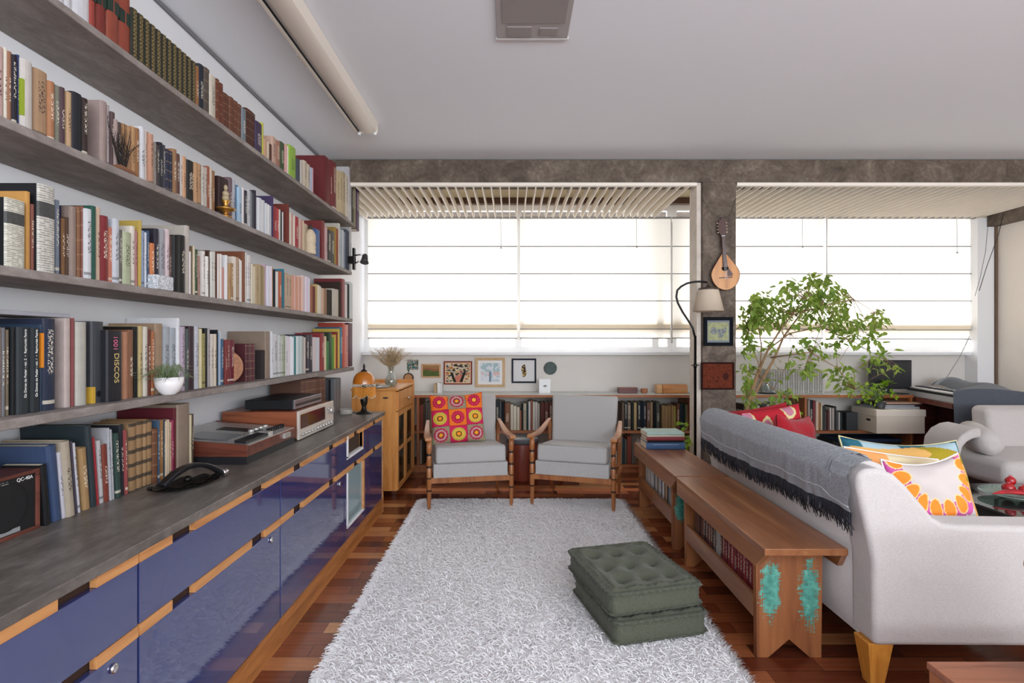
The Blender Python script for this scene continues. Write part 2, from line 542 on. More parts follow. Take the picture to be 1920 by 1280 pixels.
# ------------------------------------------------------------------ roman blinds
m_blind = translucent('blind_linen', 'efeae2', 0.66, 'f4efe6')
m_batten = plain('blind_batten', '9d9a98', 0.7)
def blind(x0, x1, label, cord=None, droop=0.0):
    root = E('roman_blind', ((x0 + x1) / 2, WY, 1.35), label, 'blind', 'white roman blinds at the long window')
    zs = [2.63, 2.33, 2.04, 1.75]
    fold = 1.452 + droop
    cl = MB()
    def seg(z0, z1, bow, y=WY):
        def fn(u, v):
            return (x0 + (x1 - x0) * u, y - bow * math.sin(PI * v) * (0.9 + .1 * math.sin(9 * u)), z1 + (z0 - z1) * v)
        cl.grid(fn, 16, 6)
    for a, c in zip(zs, zs[1:]): seg(a, c, 0.006)
    seg(1.75, fold, 0.016)
    # lower pleats: the cloth doubles back on itself in three layers
    pts = [(WY, fold), (WY + .022, fold + .09), (WY + .03, fold - .03), (WY + .012, fold + .06), (WY + .012, fold - .045), (WY + .002, fold - .095)]
    for (ya, za), (yb, zb) in zip(pts, pts[1:]):
        cl.grid(lambda u, v, ya=ya, za=za, yb=yb, zb=zb: (x0 + (x1 - x0) * u, ya + (yb - ya) * v, za + (zb - za) * v - .004 * math.sin(3.1 * u)), 12, 3)
    cl.build('cloth', m_blind, root, off=root.location)
    bt = MB()
    for z in zs[1:] : bt.box(x0, x1, WY - .012, WY - .003, z - .005, z + .004)
    bt.box(x0, x1, WY - .014, WY - .002, fold - .008, fold + .003)
    bt.build('batten', m_batten, root, off=root.location)
    MB().box(x0, x1, WY - .03, WY + .01, 2.625, 2.64).build('head_rail', m_batten, root, off=root.location)
    MB().tube([(x0, WY - .002, fold - .098), (x1, WY - .002, fold - .10)], .006, 6).build('bottom_bar', m_batten, root, off=root.location)
    if cord:
        cx, z = cord
        c = MB().tube([(cx, WY - .03, 2.62), (cx + .004, WY - .032, z)], .0022, 5).sphere((cx + .004, WY - .032, z - .01), .009, 8, 6)
        c.build('pull_cord', plain('cord_grey', '8d8d8d', .8), root, off=root.location)
blind(-1.536, 0.055, 'white roman blind nearest the bookshelf wall, lower folds beige', (-.12, 2.32))
blind(0.085, 1.69, 'wide white roman blind behind the two armchairs, ending at the pillar', (1.32, 2.33))
blind(1.705, 3.318, 'white roman blind behind the small indoor tree', (3.08, 2.33))
blind(3.345, 4.925, 'white roman blind above the covered keyboard, by the cream wall', (4.72, 2.27), -.01)
wp = MB().tube([(1.69 - .0, WY - .05, 2.58), (1.69, WY - .05, 1.30)], .008, 8)
single(wp, 'window_pole', m_white, 'slim white vertical pole in front of the blinds, just beside the pillar', 'pole', base=(1.69, WY - .05, 1.25))
wp2 = MB().tube([(3.333, WY - .04, 2.62), (3.333, WY - .04, 1.98)], .008, 8)
single(wp2, 'window_pole', m_white, 'short white vertical pole between the blinds above the indoor tree', 'pole')
# ------------------------------------------------------------------ ceiling fittings
fx = E('ceiling_lamp', (-1.01, 2.2, H), 'long cream metal fluorescent ceiling lamp without lit tubes, above the bookshelves', 'lamp')
m_fix = plain('cream_metal', 'ded5ca', 0.45)
body = MB().prism([(-.068, -.002), (.068, -.002), (.058, -.062), (.030, -.075), (-.030, -.075), (-.058, -.062)], -.75, 1.55)
body.build('housing', m_fix, fx, bevel=.002)
for sx in (-.078,):
    MB().box(sx - .009, sx + .009, -.75, 1.55, -.075, -.05).build('side_rail', m_fix, fx, bevel=.002)
MB().box(-.066, -.0635, -.75, 1.55, -.073, -.060).build('gap_strip', m_black, fx)
MB().box(-.088, .064, 1.545, 1.56, -.075, -.01).build('end_cap', m_fix, fx, bevel=.002)
for s_ in (-.06, .05):
    MB().lathe([(.009, -.092), (.011, -.088), (.011, -.074)], 10, s_, 1.54).build('cap_screw', m_white, fx)
MB().box(-.10, -.085, .55, .66, -.07, -.045).build('clip', m_fix, fx)
pv = E('ceiling_panel', (0.075, 2.52, H), 'flat rectangular grey unit fixed flat to the ceiling near the middle', 'ceiling unit')
m_pv = plain('unit_grey', 'a39d9c', 0.6); m_pv2 = plain('unit_grey_dark', '8d8583', .6)
MB().box(-.15, .205, -.9, .18, -.012, 0).build('housing', m_pv, pv, bevel=.003)
MB().box(-.12, .18, -.9, .04, -.016, -.011).build('grille', m_pv2, pv)
MB().box(-.10, .02, .07, .15, -.017, -.011).build('cover', m_pv2, pv, bevel=.002)
MB().box(.06, .15, .08, .14, -.017, -.011).build('cover', m_pv2, pv, bevel=.002)
MB().box(-.155, .21, .175, .187, -.014, 0).build('lip', plain('unit_pale', 'c9c7c7', .5), pv)

# ------------------------------------------------------------------ concrete wall shelves
SX = -1.32
SHELVES = {'A': (2.275, 2.300), 'B': (1.862, 1.888), 'C': (1.476, 1.502), 'D': (1.072, 1.100)}
SEND = {'A': 4.45, 'B': 4.40, 'C': 4.42, 'D': 4.46}
SLAB = {'A': 'highest concrete wall shelf, loaded with bound volumes', 'B': 'second concrete wall shelf from the ceiling, below the highest one',
        'C': 'middle concrete wall shelf with thin paperbacks on it', 'D': 'lowest concrete wall shelf, above the stereo and counter'}
for k, (z0, z1) in SHELVES.items():
    s_ = MB().box(WX + .001, SX, -.5, SEND[k], z0, z1)
    single(s_, 'wall_shelf', m_shelf, SLAB[k], 'shelf', 'concrete wall shelves', bevel=.004)

# ------------------------------------------------------------------ counter and blue cabinets
ZC = .77
single(MB().box(WX + .001, -.988, -.2, 4.15, .742, ZC), 'countertop', m_counter, 'long grey polished concrete countertop over the blue cabinets', 'countertop', bevel=.003)
m_blue, nt, b = new_mat('blue_lacquer')
b.inputs['Base Color'].default_value = srgb('303c70')
b.inputs['Specular IOR Level'].default_value = 0.8
b.inputs['Roughness'].default_value = 0.09
b.inputs['Coat Weight'].default_value = 1.0
b.inputs['Coat Roughness'].default_value = 0.03
m_blueedge = plain('cabinet_inside', '3a2418', 0.8)
FX = -.998
mods = [(-.32, .553), (.557, 1.423), (1.427, 2.295), (2.299, 3.168), (3.172, 3.60), (3.612, 4.10)]
where = ['closest to the camera', 'second along from the camera', 'with the lock under the handset dish', 'under the wood-cased stereo', 'with a glazed lower door', 'at the window end, next to the pine cabinet']
cuts = [.12, .75, 1.225, 1.62, 2.10, 2.49, 2.96, 3.42, 3.88]
for i, (y0, y1) in enumerate(mods):
    root = E('cabinet', (FX - .25, (y0 + y1) / 2, 0), 'glossy blue drawer cabinet ' + where[i], 'cabinet', 'blue cabinets under the counter')
    L = root.location
    gl = (i == 4)
    cb = MB().box(-1.55, FX - .02, y0, y1, .113, .741)
    cb.build('body', m_blueedge, root, off=L)
    # drawer and door fronts
    if not gl:
        d = MB().box(FX - .018, FX, y0 + .002, y1 - .002, .548, .712).build('drawer', m_blue, root, off=L, bevel=.0015)
        dd = MB().box(FX - .018, FX, y0 + .002, y1 - .002, .113, .516).build('door', m_blue, root, off=L, bevel=.0015)
    else:
        d = MB()
        d.box(FX - .018, FX, y0 + .002, 3.225, .548, .712).box(FX - .018, FX, 3.555, y1 - .002, .548, .712).box(FX - .018, FX, 3.225, 3.555, .548, .603)
        d = d.build('drawer', m_blue, root, off=L)
        MB().box(FX - .02, FX + .004, 3.225, 3.245, .603, .735).box(FX - .02, FX + .004, 3.225, 3.575, .595, .612).build('window_frame', m_white, d, off=L)
        MB().box(FX - .02, FX + .004, 3.555, 3.575, .603, .735).build('frame_post', m_birch, d, off=L)
        MB().box(FX - .05, FX - .045, 3.24, 3.56, .61, .73).build('backing', plain('grey_machine', '8f9492', .5, noise=.2, nscale=30), d, off=L)
        dd = MB()
        dd.box(FX - .018, FX, y0 + .002, 3.225, .113, .516).box(FX - .018, FX, 3.225, y1 - .002, .113, .186)
        dd = dd.build('door', m_blue, root, off=L)
        MB().box(FX - .02, FX + .004, 3.225, 3.24, .186, .512).box(FX - .02, FX + .004, 3.225, 3.60, .178, .192).build('window_frame', m_white, dd, off=L)
        MB().box(FX - .02, FX + .004, 3.572, 3.60, .186, .512).build('frame_post', m_birch, dd, off=L)
        m_dg = plain('glazed_door', '8fa7ae', 0.05, spec=0.9)
        MB().box(FX - .012, FX - .006, 3.24, 3.572, .192, .512).build('glass', m_dg, dd, off=L)
    # ply rails with finger cut-outs
    def rail(z0, z1, par_name):
        r_ = MB(); a = y0 + .001
        for c in cuts:
            lo, hi = c - .055, c + .055
            if hi < y0 or lo > y1: continue
            if lo > a: MB().box(FX - .016, FX + .002, a, lo, z0, z1).build(par_name, m_birch, root, off=L)
            a = max(a, hi)
        if a < y1 - .001: MB().box(FX - .016, FX + .002, a, y1 - .001, z0, z1).build(par_name, m_birch, root, off=L)
    rail(.713, .7415, 'top_rail'); rail(.517, .547, 'middle_rail')
    if i in (1, 2, 3):
        ky = y1 - .09
        MM = Matrix.Translation((FX, ky, .487)) @ Matrix.Rotation(R(90), 4, 'Y')
        lk = MB().lathe([(.012, 0), (.012, .006), (.009, .009), (.005, .009)], 16, M=MM)
        lk.build('lock', m_chrome, dd, off=L)
    if i == 5:
        MB().box(FX - .55, FX + .004, 4.10, 4.125, 0, .741).build('end_panel', m_birch, root, off=L)
        # pull handle on the end drawer
    MB().box(-1.55, -.995, y0, y1 + .004, 0, .112).build('plinth', m_plinth, root, off=L)
hd = MB()
# ------------------------------------------------------------------ books
def book_material(name, style):
    m, nt, b = new_mat(name)
    oi = N(nt, 'ShaderNodeObjectInfo')
    tc = N(nt, 'ShaderNodeTexCoord')
    sx = N(nt, 'ShaderNodeSeparateXYZ'); nt.links.new(tc.outputs['Object'], sx.inputs[0])
    sg = N(nt, 'ShaderNodeSeparateXYZ'); nt.links.new(tc.outputs['Generated'], sg.inputs[0])
    def M_(op, a, b_=None, c=None):
        n = N(nt, 'ShaderNodeMath', operation=op)
        for i, q in enumerate((a, b_, c)):
            if q is None: continue
            if isinstance(q, (int, float)): n.inputs[i].default_value = q
            else: nt.links.new(q, n.inputs[i])
        return n.outputs[0]
    spine = M_('GREATER_THAN', sx.outputs[0], -0.0035)
    vz = sg.outputs[2]; vy = sg.outputs[1]
    rnd = oi.outputs['Random']
    # worn cloth / paper variation
    nz = N(nt, 'ShaderNodeTexNoise', Scale=28.0, Detail=4.0)
    nt.links.new(tc.outputs['Object'], nz.inputs['Vector'])
    var = M_('MULTIPLY_ADD', nz.outputs[0], 0.30, 0.72)
    base = N(nt, 'ShaderNodeVectorMath', operation='SCALE')
    nt.links.new(oi.outputs['Color'], base.inputs[0]); nt.links.new(var, base.inputs['Scale'])
    last = base.outputs[0]
    def mix(fac, c, strength=1.0):
        nonlocal last
        mx = N(nt, 'ShaderNodeMix', data_type='RGBA')
        nt.links.new(M_('MULTIPLY', fac, strength), mx.inputs['Factor'])
        nt.links.new(last, mx.inputs['A'])
        if isinstance(c, str): mx.inputs['B'].default_value = srgb(c)
        else: nt.links.new(c, mx.inputs['B'])
        last = mx.outputs['Result']
    if style == 'title':
        # lettering down the spine: small blocks in a central column
        mp = N(nt, 'ShaderNodeMapping'); mp.inputs['Scale'].default_value = (1, 150, 240)
        nt.links.new(tc.outputs['Object'], mp.inputs[0])
        vo = N(nt, 'ShaderNodeTexNoise', Scale=1.0, Detail=1.0)
        nt.links.new(mp.outputs[0], vo.inputs['Vector'])
        spots = M_('GREATER_THAN', vo.outputs[0], 0.53)
        zc = M_('MULTIPLY_ADD', rnd, 0.22, 0.45)
        inz = M_('LESS_THAN', M_('ABSOLUTE', M_('SUBTRACT', vz, zc)), M_('MULTIPLY_ADD', rnd, 0.12, 0.14))
        iny = M_('LESS_THAN', M_('ABSOLUTE', M_('SUBTRACT', vy, 0.5)), 0.24)
        mask = M_('MULTIPLY', M_('MULTIPLY', spots, inz), M_('MULTIPLY', iny, spine))
        # ink contrasts with the cover
        sc = N(nt, 'ShaderNodeSeparateXYZ'); nt.links.new(oi.outputs['Color'], sc.inputs[0])
        dark = M_('LESS_THAN', sc.outputs[1], 0.22)
        ink = N(nt, 'ShaderNodeMix', data_type='RGBA')
        nt.links.new(dark, ink.inputs['Factor'])
        ink.inputs['A'].default_value = srgb('2a2326'); ink.inputs['B'].default_value = srgb('ded5c2')
        mix(mask, ink.outputs['Result'], 0.85)
        # publisher's band at the foot of some spines
        foot = M_('MULTIPLY', M_('LESS_THAN', M_('ABSOLUTE', M_('SUBTRACT', vz, 0.09)), 0.02), M_('GREATER_THAN', rnd, 0.6))
        mix(M_('MULTIPLY', foot, spine), ink.outputs['Result'], 0.6)
    if style == 'gilt':
        wv = M_('FRACT', M_('MULTIPLY', vz, 17.0))
        line = M_('MULTIPLY', M_('LESS_THAN', wv, 0.28), spine)
        ck = N(nt, 'ShaderNodeTexChecker'); ck.inputs['Scale'].default_value = 1.0
        mp = N(nt, 'ShaderNodeMapping'); mp.inputs['Scale'].default_value = (1, 160, 130)
        nt.links.new(tc.outputs['Object'], mp.inputs[0]); nt.links.new(mp.outputs[0], ck.inputs[0])
        mid = M_('LESS_THAN', M_('ABSOLUTE', M_('SUBTRACT', vy, 0.5)), 0.30)
        mix(M_('MULTIPLY', M_('MULTIPLY', spine, mid), ck.outputs[1]), '8f7a4c', 0.6)
        mix(M_('MULTIPLY', line, mid), '9a8450', 0.45)
    if style == 'ribbed':
        wv = M_('FRACT', M_('ADD', M_('MULTIPLY', vz, 5.0), 0.35))
        line = M_('MULTIPLY', M_('LESS_THAN', wv, 0.10), spine)
        mix(line, 'b89870', 0.28)
    if style == 'banded':
        wv = M_('FRACT', M_('ADD', M_('MULTIPLY', vz, 5.0), 0.2))
        line = M_('MULTIPLY', M_('LESS_THAN', wv, 0.28), spine)
        mix(line, '2e2a26', 0.85)
    if style == 'newsprint':
        mp = N(nt, 'ShaderNodeMapping'); mp.inputs['Scale'].default_value = (1, 60, 190)
        nt.links.new(tc.outputs['Object'], mp.inputs[0])
        vo = N(nt, 'ShaderNodeTexNoise', Scale=1.0, Detail=2.0)
        nt.links.new(mp.outputs[0], vo.inputs['Vector'])
        mix(M_('SUBTRACT', 1.0, spine), '17181b', 1.0)
        rows = M_('LESS_THAN', M_('FRACT', M_('MULTIPLY', vz, 38.0)), 0.5)
        mix(M_('MULTIPLY', M_('MULTIPLY', rows, M_('GREATER_THAN', vo.outputs[0], 0.45)), spine), '55524a', 0.6)
        inz = M_('LESS_THAN', M_('ABSOLUTE', M_('SUBTRACT', vz, 0.72)), 0.085)
        mix(M_('MULTIPLY', inz, spine), '26292b', 0.92)
    nt.links.new(last, b.inputs['Base Color'])
    b.inputs['Roughness'].default_value = 0.55
    b.inputs['Specular IOR Level'].default_value = 0.35
    return m
BM = {k: book_material('book_' + k, k) for k in ('title', 'gilt', 'ribbed', 'banded', 'newsprint', 'bare')}

def book_mesh(w, h, d, hard=True, mat='title'):
    """spine at x=0 facing +x, thickness along y 0..w, height z 0..h"""
    mb = MB(); t = min(.0022 if hard else .0008, w * .2)
    bul = min(.006, w * .22) if hard else min(.0015, w * .1)
    prof = [(-d, 0), (-.004, 0)]
    for i in range(1, 6):
        a = PI * i / 6
        prof.append((-.004 + bul * math.sin(a) * .9 + .004 * math.sin(a) ** .5, w * (1 - math.cos(a)) / 2))
    prof += [(-.004, w), (-d, w), (-d, w - t), (-.006, w - t), (-.006, t), (-d, t)]
    n = len(prof)
    vs = [(x, y, 0) for x, y in prof] + [(x, y, h) for x, y in prof]
    fs = [(i, (i + 1) % n, n + (i + 1) % n, n + i) for i in range(n)]
    fs += [tuple(reversed([0, 1, n - 2, n - 1])), tuple([n + 0, n + 1, 2 * n - 2, 2 * n - 1])]
    fs += [(n - 4 + 0, n - 5, n - 6, n - 3)][:0]
    # caps: near board, far board, spine fan
    fs += [(7, 8, 9, 10), (n + 10, n + 9, n + 8, n + 7)]
    fs += [(1, 2, 3, 4, 5, 6, 7, 10, 11), tuple(n + q for q in (11, 10, 7, 6, 5, 4, 3, 2, 1))]
    mb.add(vs, fs, 0)
    g = .003 if hard else .0004
    mb.box(-d + (.004 if hard else .0006), -.0062, t, w - t, g, h - g, 1)
    me = bpy.data.meshes.new('book')
    me.from_pydata(mb.v, [], mb.f)
    me.materials.append(BM[mat]); me.materials.append(m_paper)
    me.polygons.foreach_set('material_index', mb.m)
    me.update()
    return me

BOOKS = []      # dicts, labelled at the end once all neighbours are known
def cname(hexc):
    r, g, b_ = [int(hexc[i:i+2], 16) for i in (0, 2, 4)]
    mx, mn = max(r, g, b_), min(r, g, b_); l = (mx + mn) / 2
    if mx - mn < 22:
        return 'black' if l < 52 else 'charcoal' if l < 85 else 'grey' if l < 165 else 'pale-grey' if l < 205 else 'white'
    s = (mx - mn) / max(1, mx)
    if mx == r:
        hue = (60 * (g - b_) / (mx - mn)) % 360
    elif mx == g: hue = 60 * (b_ - r) / (mx - mn) + 120
    else: hue = 60 * (r - g) / (mx - mn) + 240
    if l > 190 and s < .3: return 'cream' if 15 <= hue < 70 else 'pinkish-white' if (hue >= 290 or hue < 15) else 'bluish-white'
    if hue < 12 or hue >= 345: return 'dark-red' if l < 85 else ('red' if s > .5 else 'pink')
    if hue < 24: return 'dark-brown' if l < 75 else ('orange' if (s > .72 and l > 110) else 'salmon' if l > 165 else 'reddish-brown')
    if hue < 42: return 'dark-brown' if l < 75 else ('orange' if (s > .72 and l > 115) else 'brown' if l < 120 else 'tan')
    if hue < 66: return 'yellow' if s > .6 else ('khaki' if l < 160 else 'cream')
    if hue < 170: return 'dark-green' if l < 80 else ('lime' if s > .65 else 'green')
    if hue < 200: return 'teal'
    if hue < 255: return 'navy' if l < 80 else ('blue' if s > .3 else 'slate-blue')
    return 'dark-purple' if l < 75 else ('purple' if s > .2 else 'lilac')

def put_book(loc, w, h, d, hexc, row, rz=0.0, lean=0.0, mat='title', hard=None, flat=False, label=None, name='book'):
    if hard is None: hard = w > .021 or mat in ('gilt', 'ribbed', 'banded')
    me = book_mesh(w, h, d, hard, mat)
    o = bpy.data.objects.new(name, me)
    COL.objects.link(o)
    o.location = loc
    if flat:
        o.rotation_euler = flat
    else:
        o.rotation_euler = Euler((lean, 0, rz))
    q = srgb(hexc); lum = .3 * q[0] + .55 * q[1] + .15 * q[2]
    o.color = tuple((lum * .16 + c_ * .84) * .86 for c_ in q[:3]) + (1.0,)
    o['category'] = 'book'
    o['group'] = row
    BOOKS.append(dict(o=o, c=cname(hexc), w=w, h=h, row=row, label=label, mat=mat))
    return o

XB = -1.365
def row_books(key, zs, data, row, xs=XB, zmax=9, dmax=.22):
    """data: (x0, x1, top, hex[, style, opts]); x in photo pixels along the spine plane, top in photo pixels (or metres when < 1)"""
    rr = random.Random(sum(map(ord, key)))
    for it in data:
        x0, x1, top, hx = it[:4]
        st = it[4] if len(it) > 4 else 'title'
        op = it[5] if len(it) > 5 else {}
        X = xs + op.get('dx', rr.uniform(-.008, .006))
        ya = -X * 1000 / (960 - x0); yb = -X * 1000 / (960 - x1)
        h = top if top < 1 else 1.3 + (643 - top) * ya / 1000 - zs
        h = max(.12, min(h, zmax - zs - .004))
        n = op.get('n', 1); tw = (yb - ya) / n
        for k in range(n):
            d = op.get('d', min(dmax, max(.115, h * rr.uniform(.62, .72))))
            d = min(d, X - WX - .004)
            hh = h if n == 1 else h * rr.uniform(.96, 1.0)
            hex2 = hx
            if n > 1 and 'v' in op:
                hex2 = op['v'][k % len(op['v'])]
            lean = op.get('lean', 0)
            o = put_book((X, ya + k * tw + .0004, zs + .0003), tw - .0012, hh, d, hex2, row, mat=st, lean=lean, hard=op.get('hard'), label=op.get('label'))
            if lean: o.location.z += .0002
            op.get('cb') and op['cb'](o, tw - .0012, hh)

ENC = '2e2e22'
def gband(o, w, h):
    MB().box(-.012, .0052, .0006, w - .0006, h * .50, h * .68).build('spine_label', m_glabel, o, bevel=.001)
def limepatch(o, w, h):
    MB().box(-.10, .0042, -.0007, w * .55, h * .22, h * .72).build('cover_patch', m_lime_p, o)
m_glabel = plain('dark_green_label', '1c3028', .5); m_lime_p = plain('lime_patch', '8fa02c', .6)
rowA = [(84, 104, .21, '2a2428'), (105, 118, .22, 'e6e4e8'), (118, 134, .2, 'dedde2'), (134, 168, .24, 'e8e8ee', 'bare'), (170, 179, .22, 'a83a2a', 'bare', {'cb': gband}), (180, 198, .235, '8a2d20', 'bare', {'cb': gband}),
        (200, 222, .25, 'a0452a', 'bare', {'cb': gband}), (222, 244, .255, 'a5452c', 'bare', {'cb': gband})]
e = 246.0; yy_ = 1.365 / .714
for k in range(12):
    px_ = 960 - 1365 / yy_; px2 = 960 - 1365 / (yy_ + .0325)
    rowA.append((px_, px2, .205, ENC, 'gilt', {'dx': 0})); yy_ += .0325
rowA += [(366, 372.6, 122, 'b0713a'), (372.6, 382, 118, '2a303c'), (382, 393, 124, '5c5048', 'ribbed'), (393, 404, 138, 'd8ccb8'), (404, 411, 146, '7a4028', 'ribbed'), (411, 418, 154, '7a3c26', 'ribbed'),
         (418, 430, 172, '6e3c26', 'ribbed'), (430, 438, 180, '744028', 'ribbed'), (438, 446, 187, '7a442a', 'ribbed'), (446, 453, 194, '70402a', 'ribbed'), (453, 461, 201, '7d8a94'),
         (461, 479, 201, '5a3024', 'ribbed'), (479, 491, 225, '4a3a5c'), (491.3, 494.5, 229, 'c8c832'), (495, 509, 262, 'd0a88c', 'title', {'n': 3, 'v': ['c89a78', 'd8c4a8', '5a3830']}), (509.4, 524.6, 253, 'd8a890', 'title', {'n': 2, 'v': ['dcb09a', 'b87c64']}),
         (525, 533, 264, '486038'), (533, 542, 268, 'd89a90', 'title', {'n': 2, 'v': ['e8a8a0', 'e8dcc8']}), (542, 554.5, 270, '9ccc28'), (556, 568, 294, '9a9490', 'title', {'n': 2, 'v': ['505460', 'c8c0b4']}),
         (569, 581, 299, 'dccab0', 'title', {'n': 2}), (581, 587, 311, 'b8c8dc', 'title', {'n': 2, 'v': ['a8bcd8', 'd8a8b0']}), (608, 617.6, 291, '7a2024', 'bare', {'d': .225}), (618, 622.6, 299, '862428'), (623, 630.4, 302, '84262a'),
         (631, 641.6, 315, 'd8c090', 'title', {'n': 2}), (642, 652.6, 318, 'd0b48c', 'title', {'n': 2, 'v': ['c8b088', 'e4d8c0']}), (653, 659, 312, 'd4d0d4', 'title', {'d': .21}), (659.4, 666.6, 326, '4c4838', 'title', {'n': 2, 'v': ['3c3c34', '94885c']}), (667, 673.5, 318, '54305c', 'title', {'d': .2})]
rowB = [(-30, -8, 80, 'c8b098'), (-7, 7, 83, 'd8b0a8'), (8, 15, 88, 'e8dcc8'), (15.5, 23, 95, 'a06a48'), (23.4, 32.6, 101, '2a2430'), (33, 37.6, 102, '2c3c70'), (38, 61, 108, 'd8d0c8', 'bare', {'cb': limepatch}), (62, 89, 125, 'b89068'), (90, 102.6, 150, 'b87848'),
        (103, 113.6, 158, '8a8a78'), (114, 122.6, 162, '5a4048'), (123, 134.5, 170, 'd0a878'), (135, 153.5, 170, '22242c', 'bare'), (154, 164.6, 182, '3a2824'), (188, 200, 187, 'a89088', 'bare', {'d': .2}), (200.3, 206, 196, 'b8a8a8'),
        (206.3, 215.6, 208, '604848'), (216, 227.6, 222, 'a89088', 'title', {'n': 2, 'v': ['b09890', '584640']}), (228, 246.6, 227, 'a87848', 'ribbed', {'n': 2, 'v': ['a87848', 'b48454']}), (247, 261.6, 232, 'c89860', 'title', {'n': 2, 'v': ['c89860', 'a8703c']}), (262, 271.6, 236, 'e0e0e4'),
        (272, 279.6, 244, 'd0a890', 'title', {'n': 2, 'v': ['e4d4c8', 'c08468']}), (280, 287.6, 250, 'c89070'), (288, 299.6, 264, '888078', 'title', {'n': 2, 'v': ['a89c90', '4c4444']}), (300, 305.6, 266, '2a2a34'), (306, 310.6, 271, '484854'),
        (311, 323, 277, '2c3048', 'ribbed', {'n': 2}), (323.4, 331.2, 278, 'a8784c'), (331.5, 337.7, 287, '6a4438'), (338, 343.3, 290, 'e0d8d0'), (343.6, 349.6, 292, 'd8a070'), (350, 364.6, 298, '2a2a28', 'title', {'n': 1}), (365, 376.6, 302, 'c09060', 'title', {'n': 2}),
        (377, 388.2, 308, 'd8d0c0', 'title', {'n': 2, 'v': ['e0d8cc', 'c8b8a8']}), (388.6, 398.2, 308, 'b87050', 'title', {'n': 2, 'v': ['a85a40', 'e0c8b0']}), (398.5, 403.2, 319, 'a07040'), (410, 428.6, 329, '3a2020', 'bare', {'d': .21}), (429, 440.6, 329, 'b0b0b8', 'title', {'n': 2, 'v': ['7c6068', 'c0c0c8']}),
        (441, 446, 346, '4878a0'), (446.3, 452.7, 350, 'a8c8e0'), (453, 457.3, 351, 'e8e0e0'), (457.6, 463, 356, '383840'), (463.3, 468.7, 355, 'd0d0d4'), (469, 476.6, 357, '7c7c84', 'title', {'n': 2, 'v': ['8c9098', '50545c']}), (477, 480.6, 356, '3a3440'), (481, 483.8, 372, 'd08030'),
        (484, 496.6, 368, 'e0e0e4', 'title', {'n': 4, 'v': ['e4e4e8', 'd0d4d8', 'e0dcd8', 'c8ccd4']}), (497, 508.6, 380, 'dcdce0', 'title', {'n': 3, 'v': ['d8dce0', 'e8e4e0', 'b8bcc4']}), (509, 512.3, 367, '4c3c64', 'bare', {'d': .215}), (513, 523.3, 386, 'a02028', 'title', {'n': 2, 'v': ['a02028', 'c83838']}), (523.6, 531.7, 392, 'd0c8c0', 'title', {'n': 3, 'v': ['d0c8c0', '303438', 'd8d8d8']}),
        (538, 541.8, 382, '7a3428', 'bare', {'d': .22}), (542, 552.7, 398, 'd8d0c0', 'title', {'n': 3, 'v': ['dccfc0', 'c89888', 'e4dccc']}), (553, 559.7, 405, 'b82030', 'title', {'n': 1}), (560, 569.7, 409, 'd0a888', 'title', {'n': 3, 'v': ['d8b8a8', 'c88c78', 'd8c4a4']}),
        (570, 580.7, 417, 'd0b898', 'title', {'n': 2}), (591, 599.6, 428, '3868a8', 'bare'), (603.5, 608.7, 413, '8c2a2a', 'bare', {'d': .22}), (609, 613.7, 425, 'd8a8a8'), (614, 626.6, 428, '38342c', 'title', {'n': 2, 'v': ['302c28', '4c4840']}), (627, 633.7, 423, 'a04830', 'title', {'n': 2, 'v': ['a8842c', 'a04830']}), (634, 637.7, 418, 'd8d0c0'),
        (638, 647.2, 428, 'a0a8b0', 'title', {'n': 3, 'v': ['a8b0b8', 'c8ccd0', '8490a0']}), (647.5, 654.7, 427, '505460', 'title', {'n': 2}), (655, 659, 425, 'c0c0c0')]
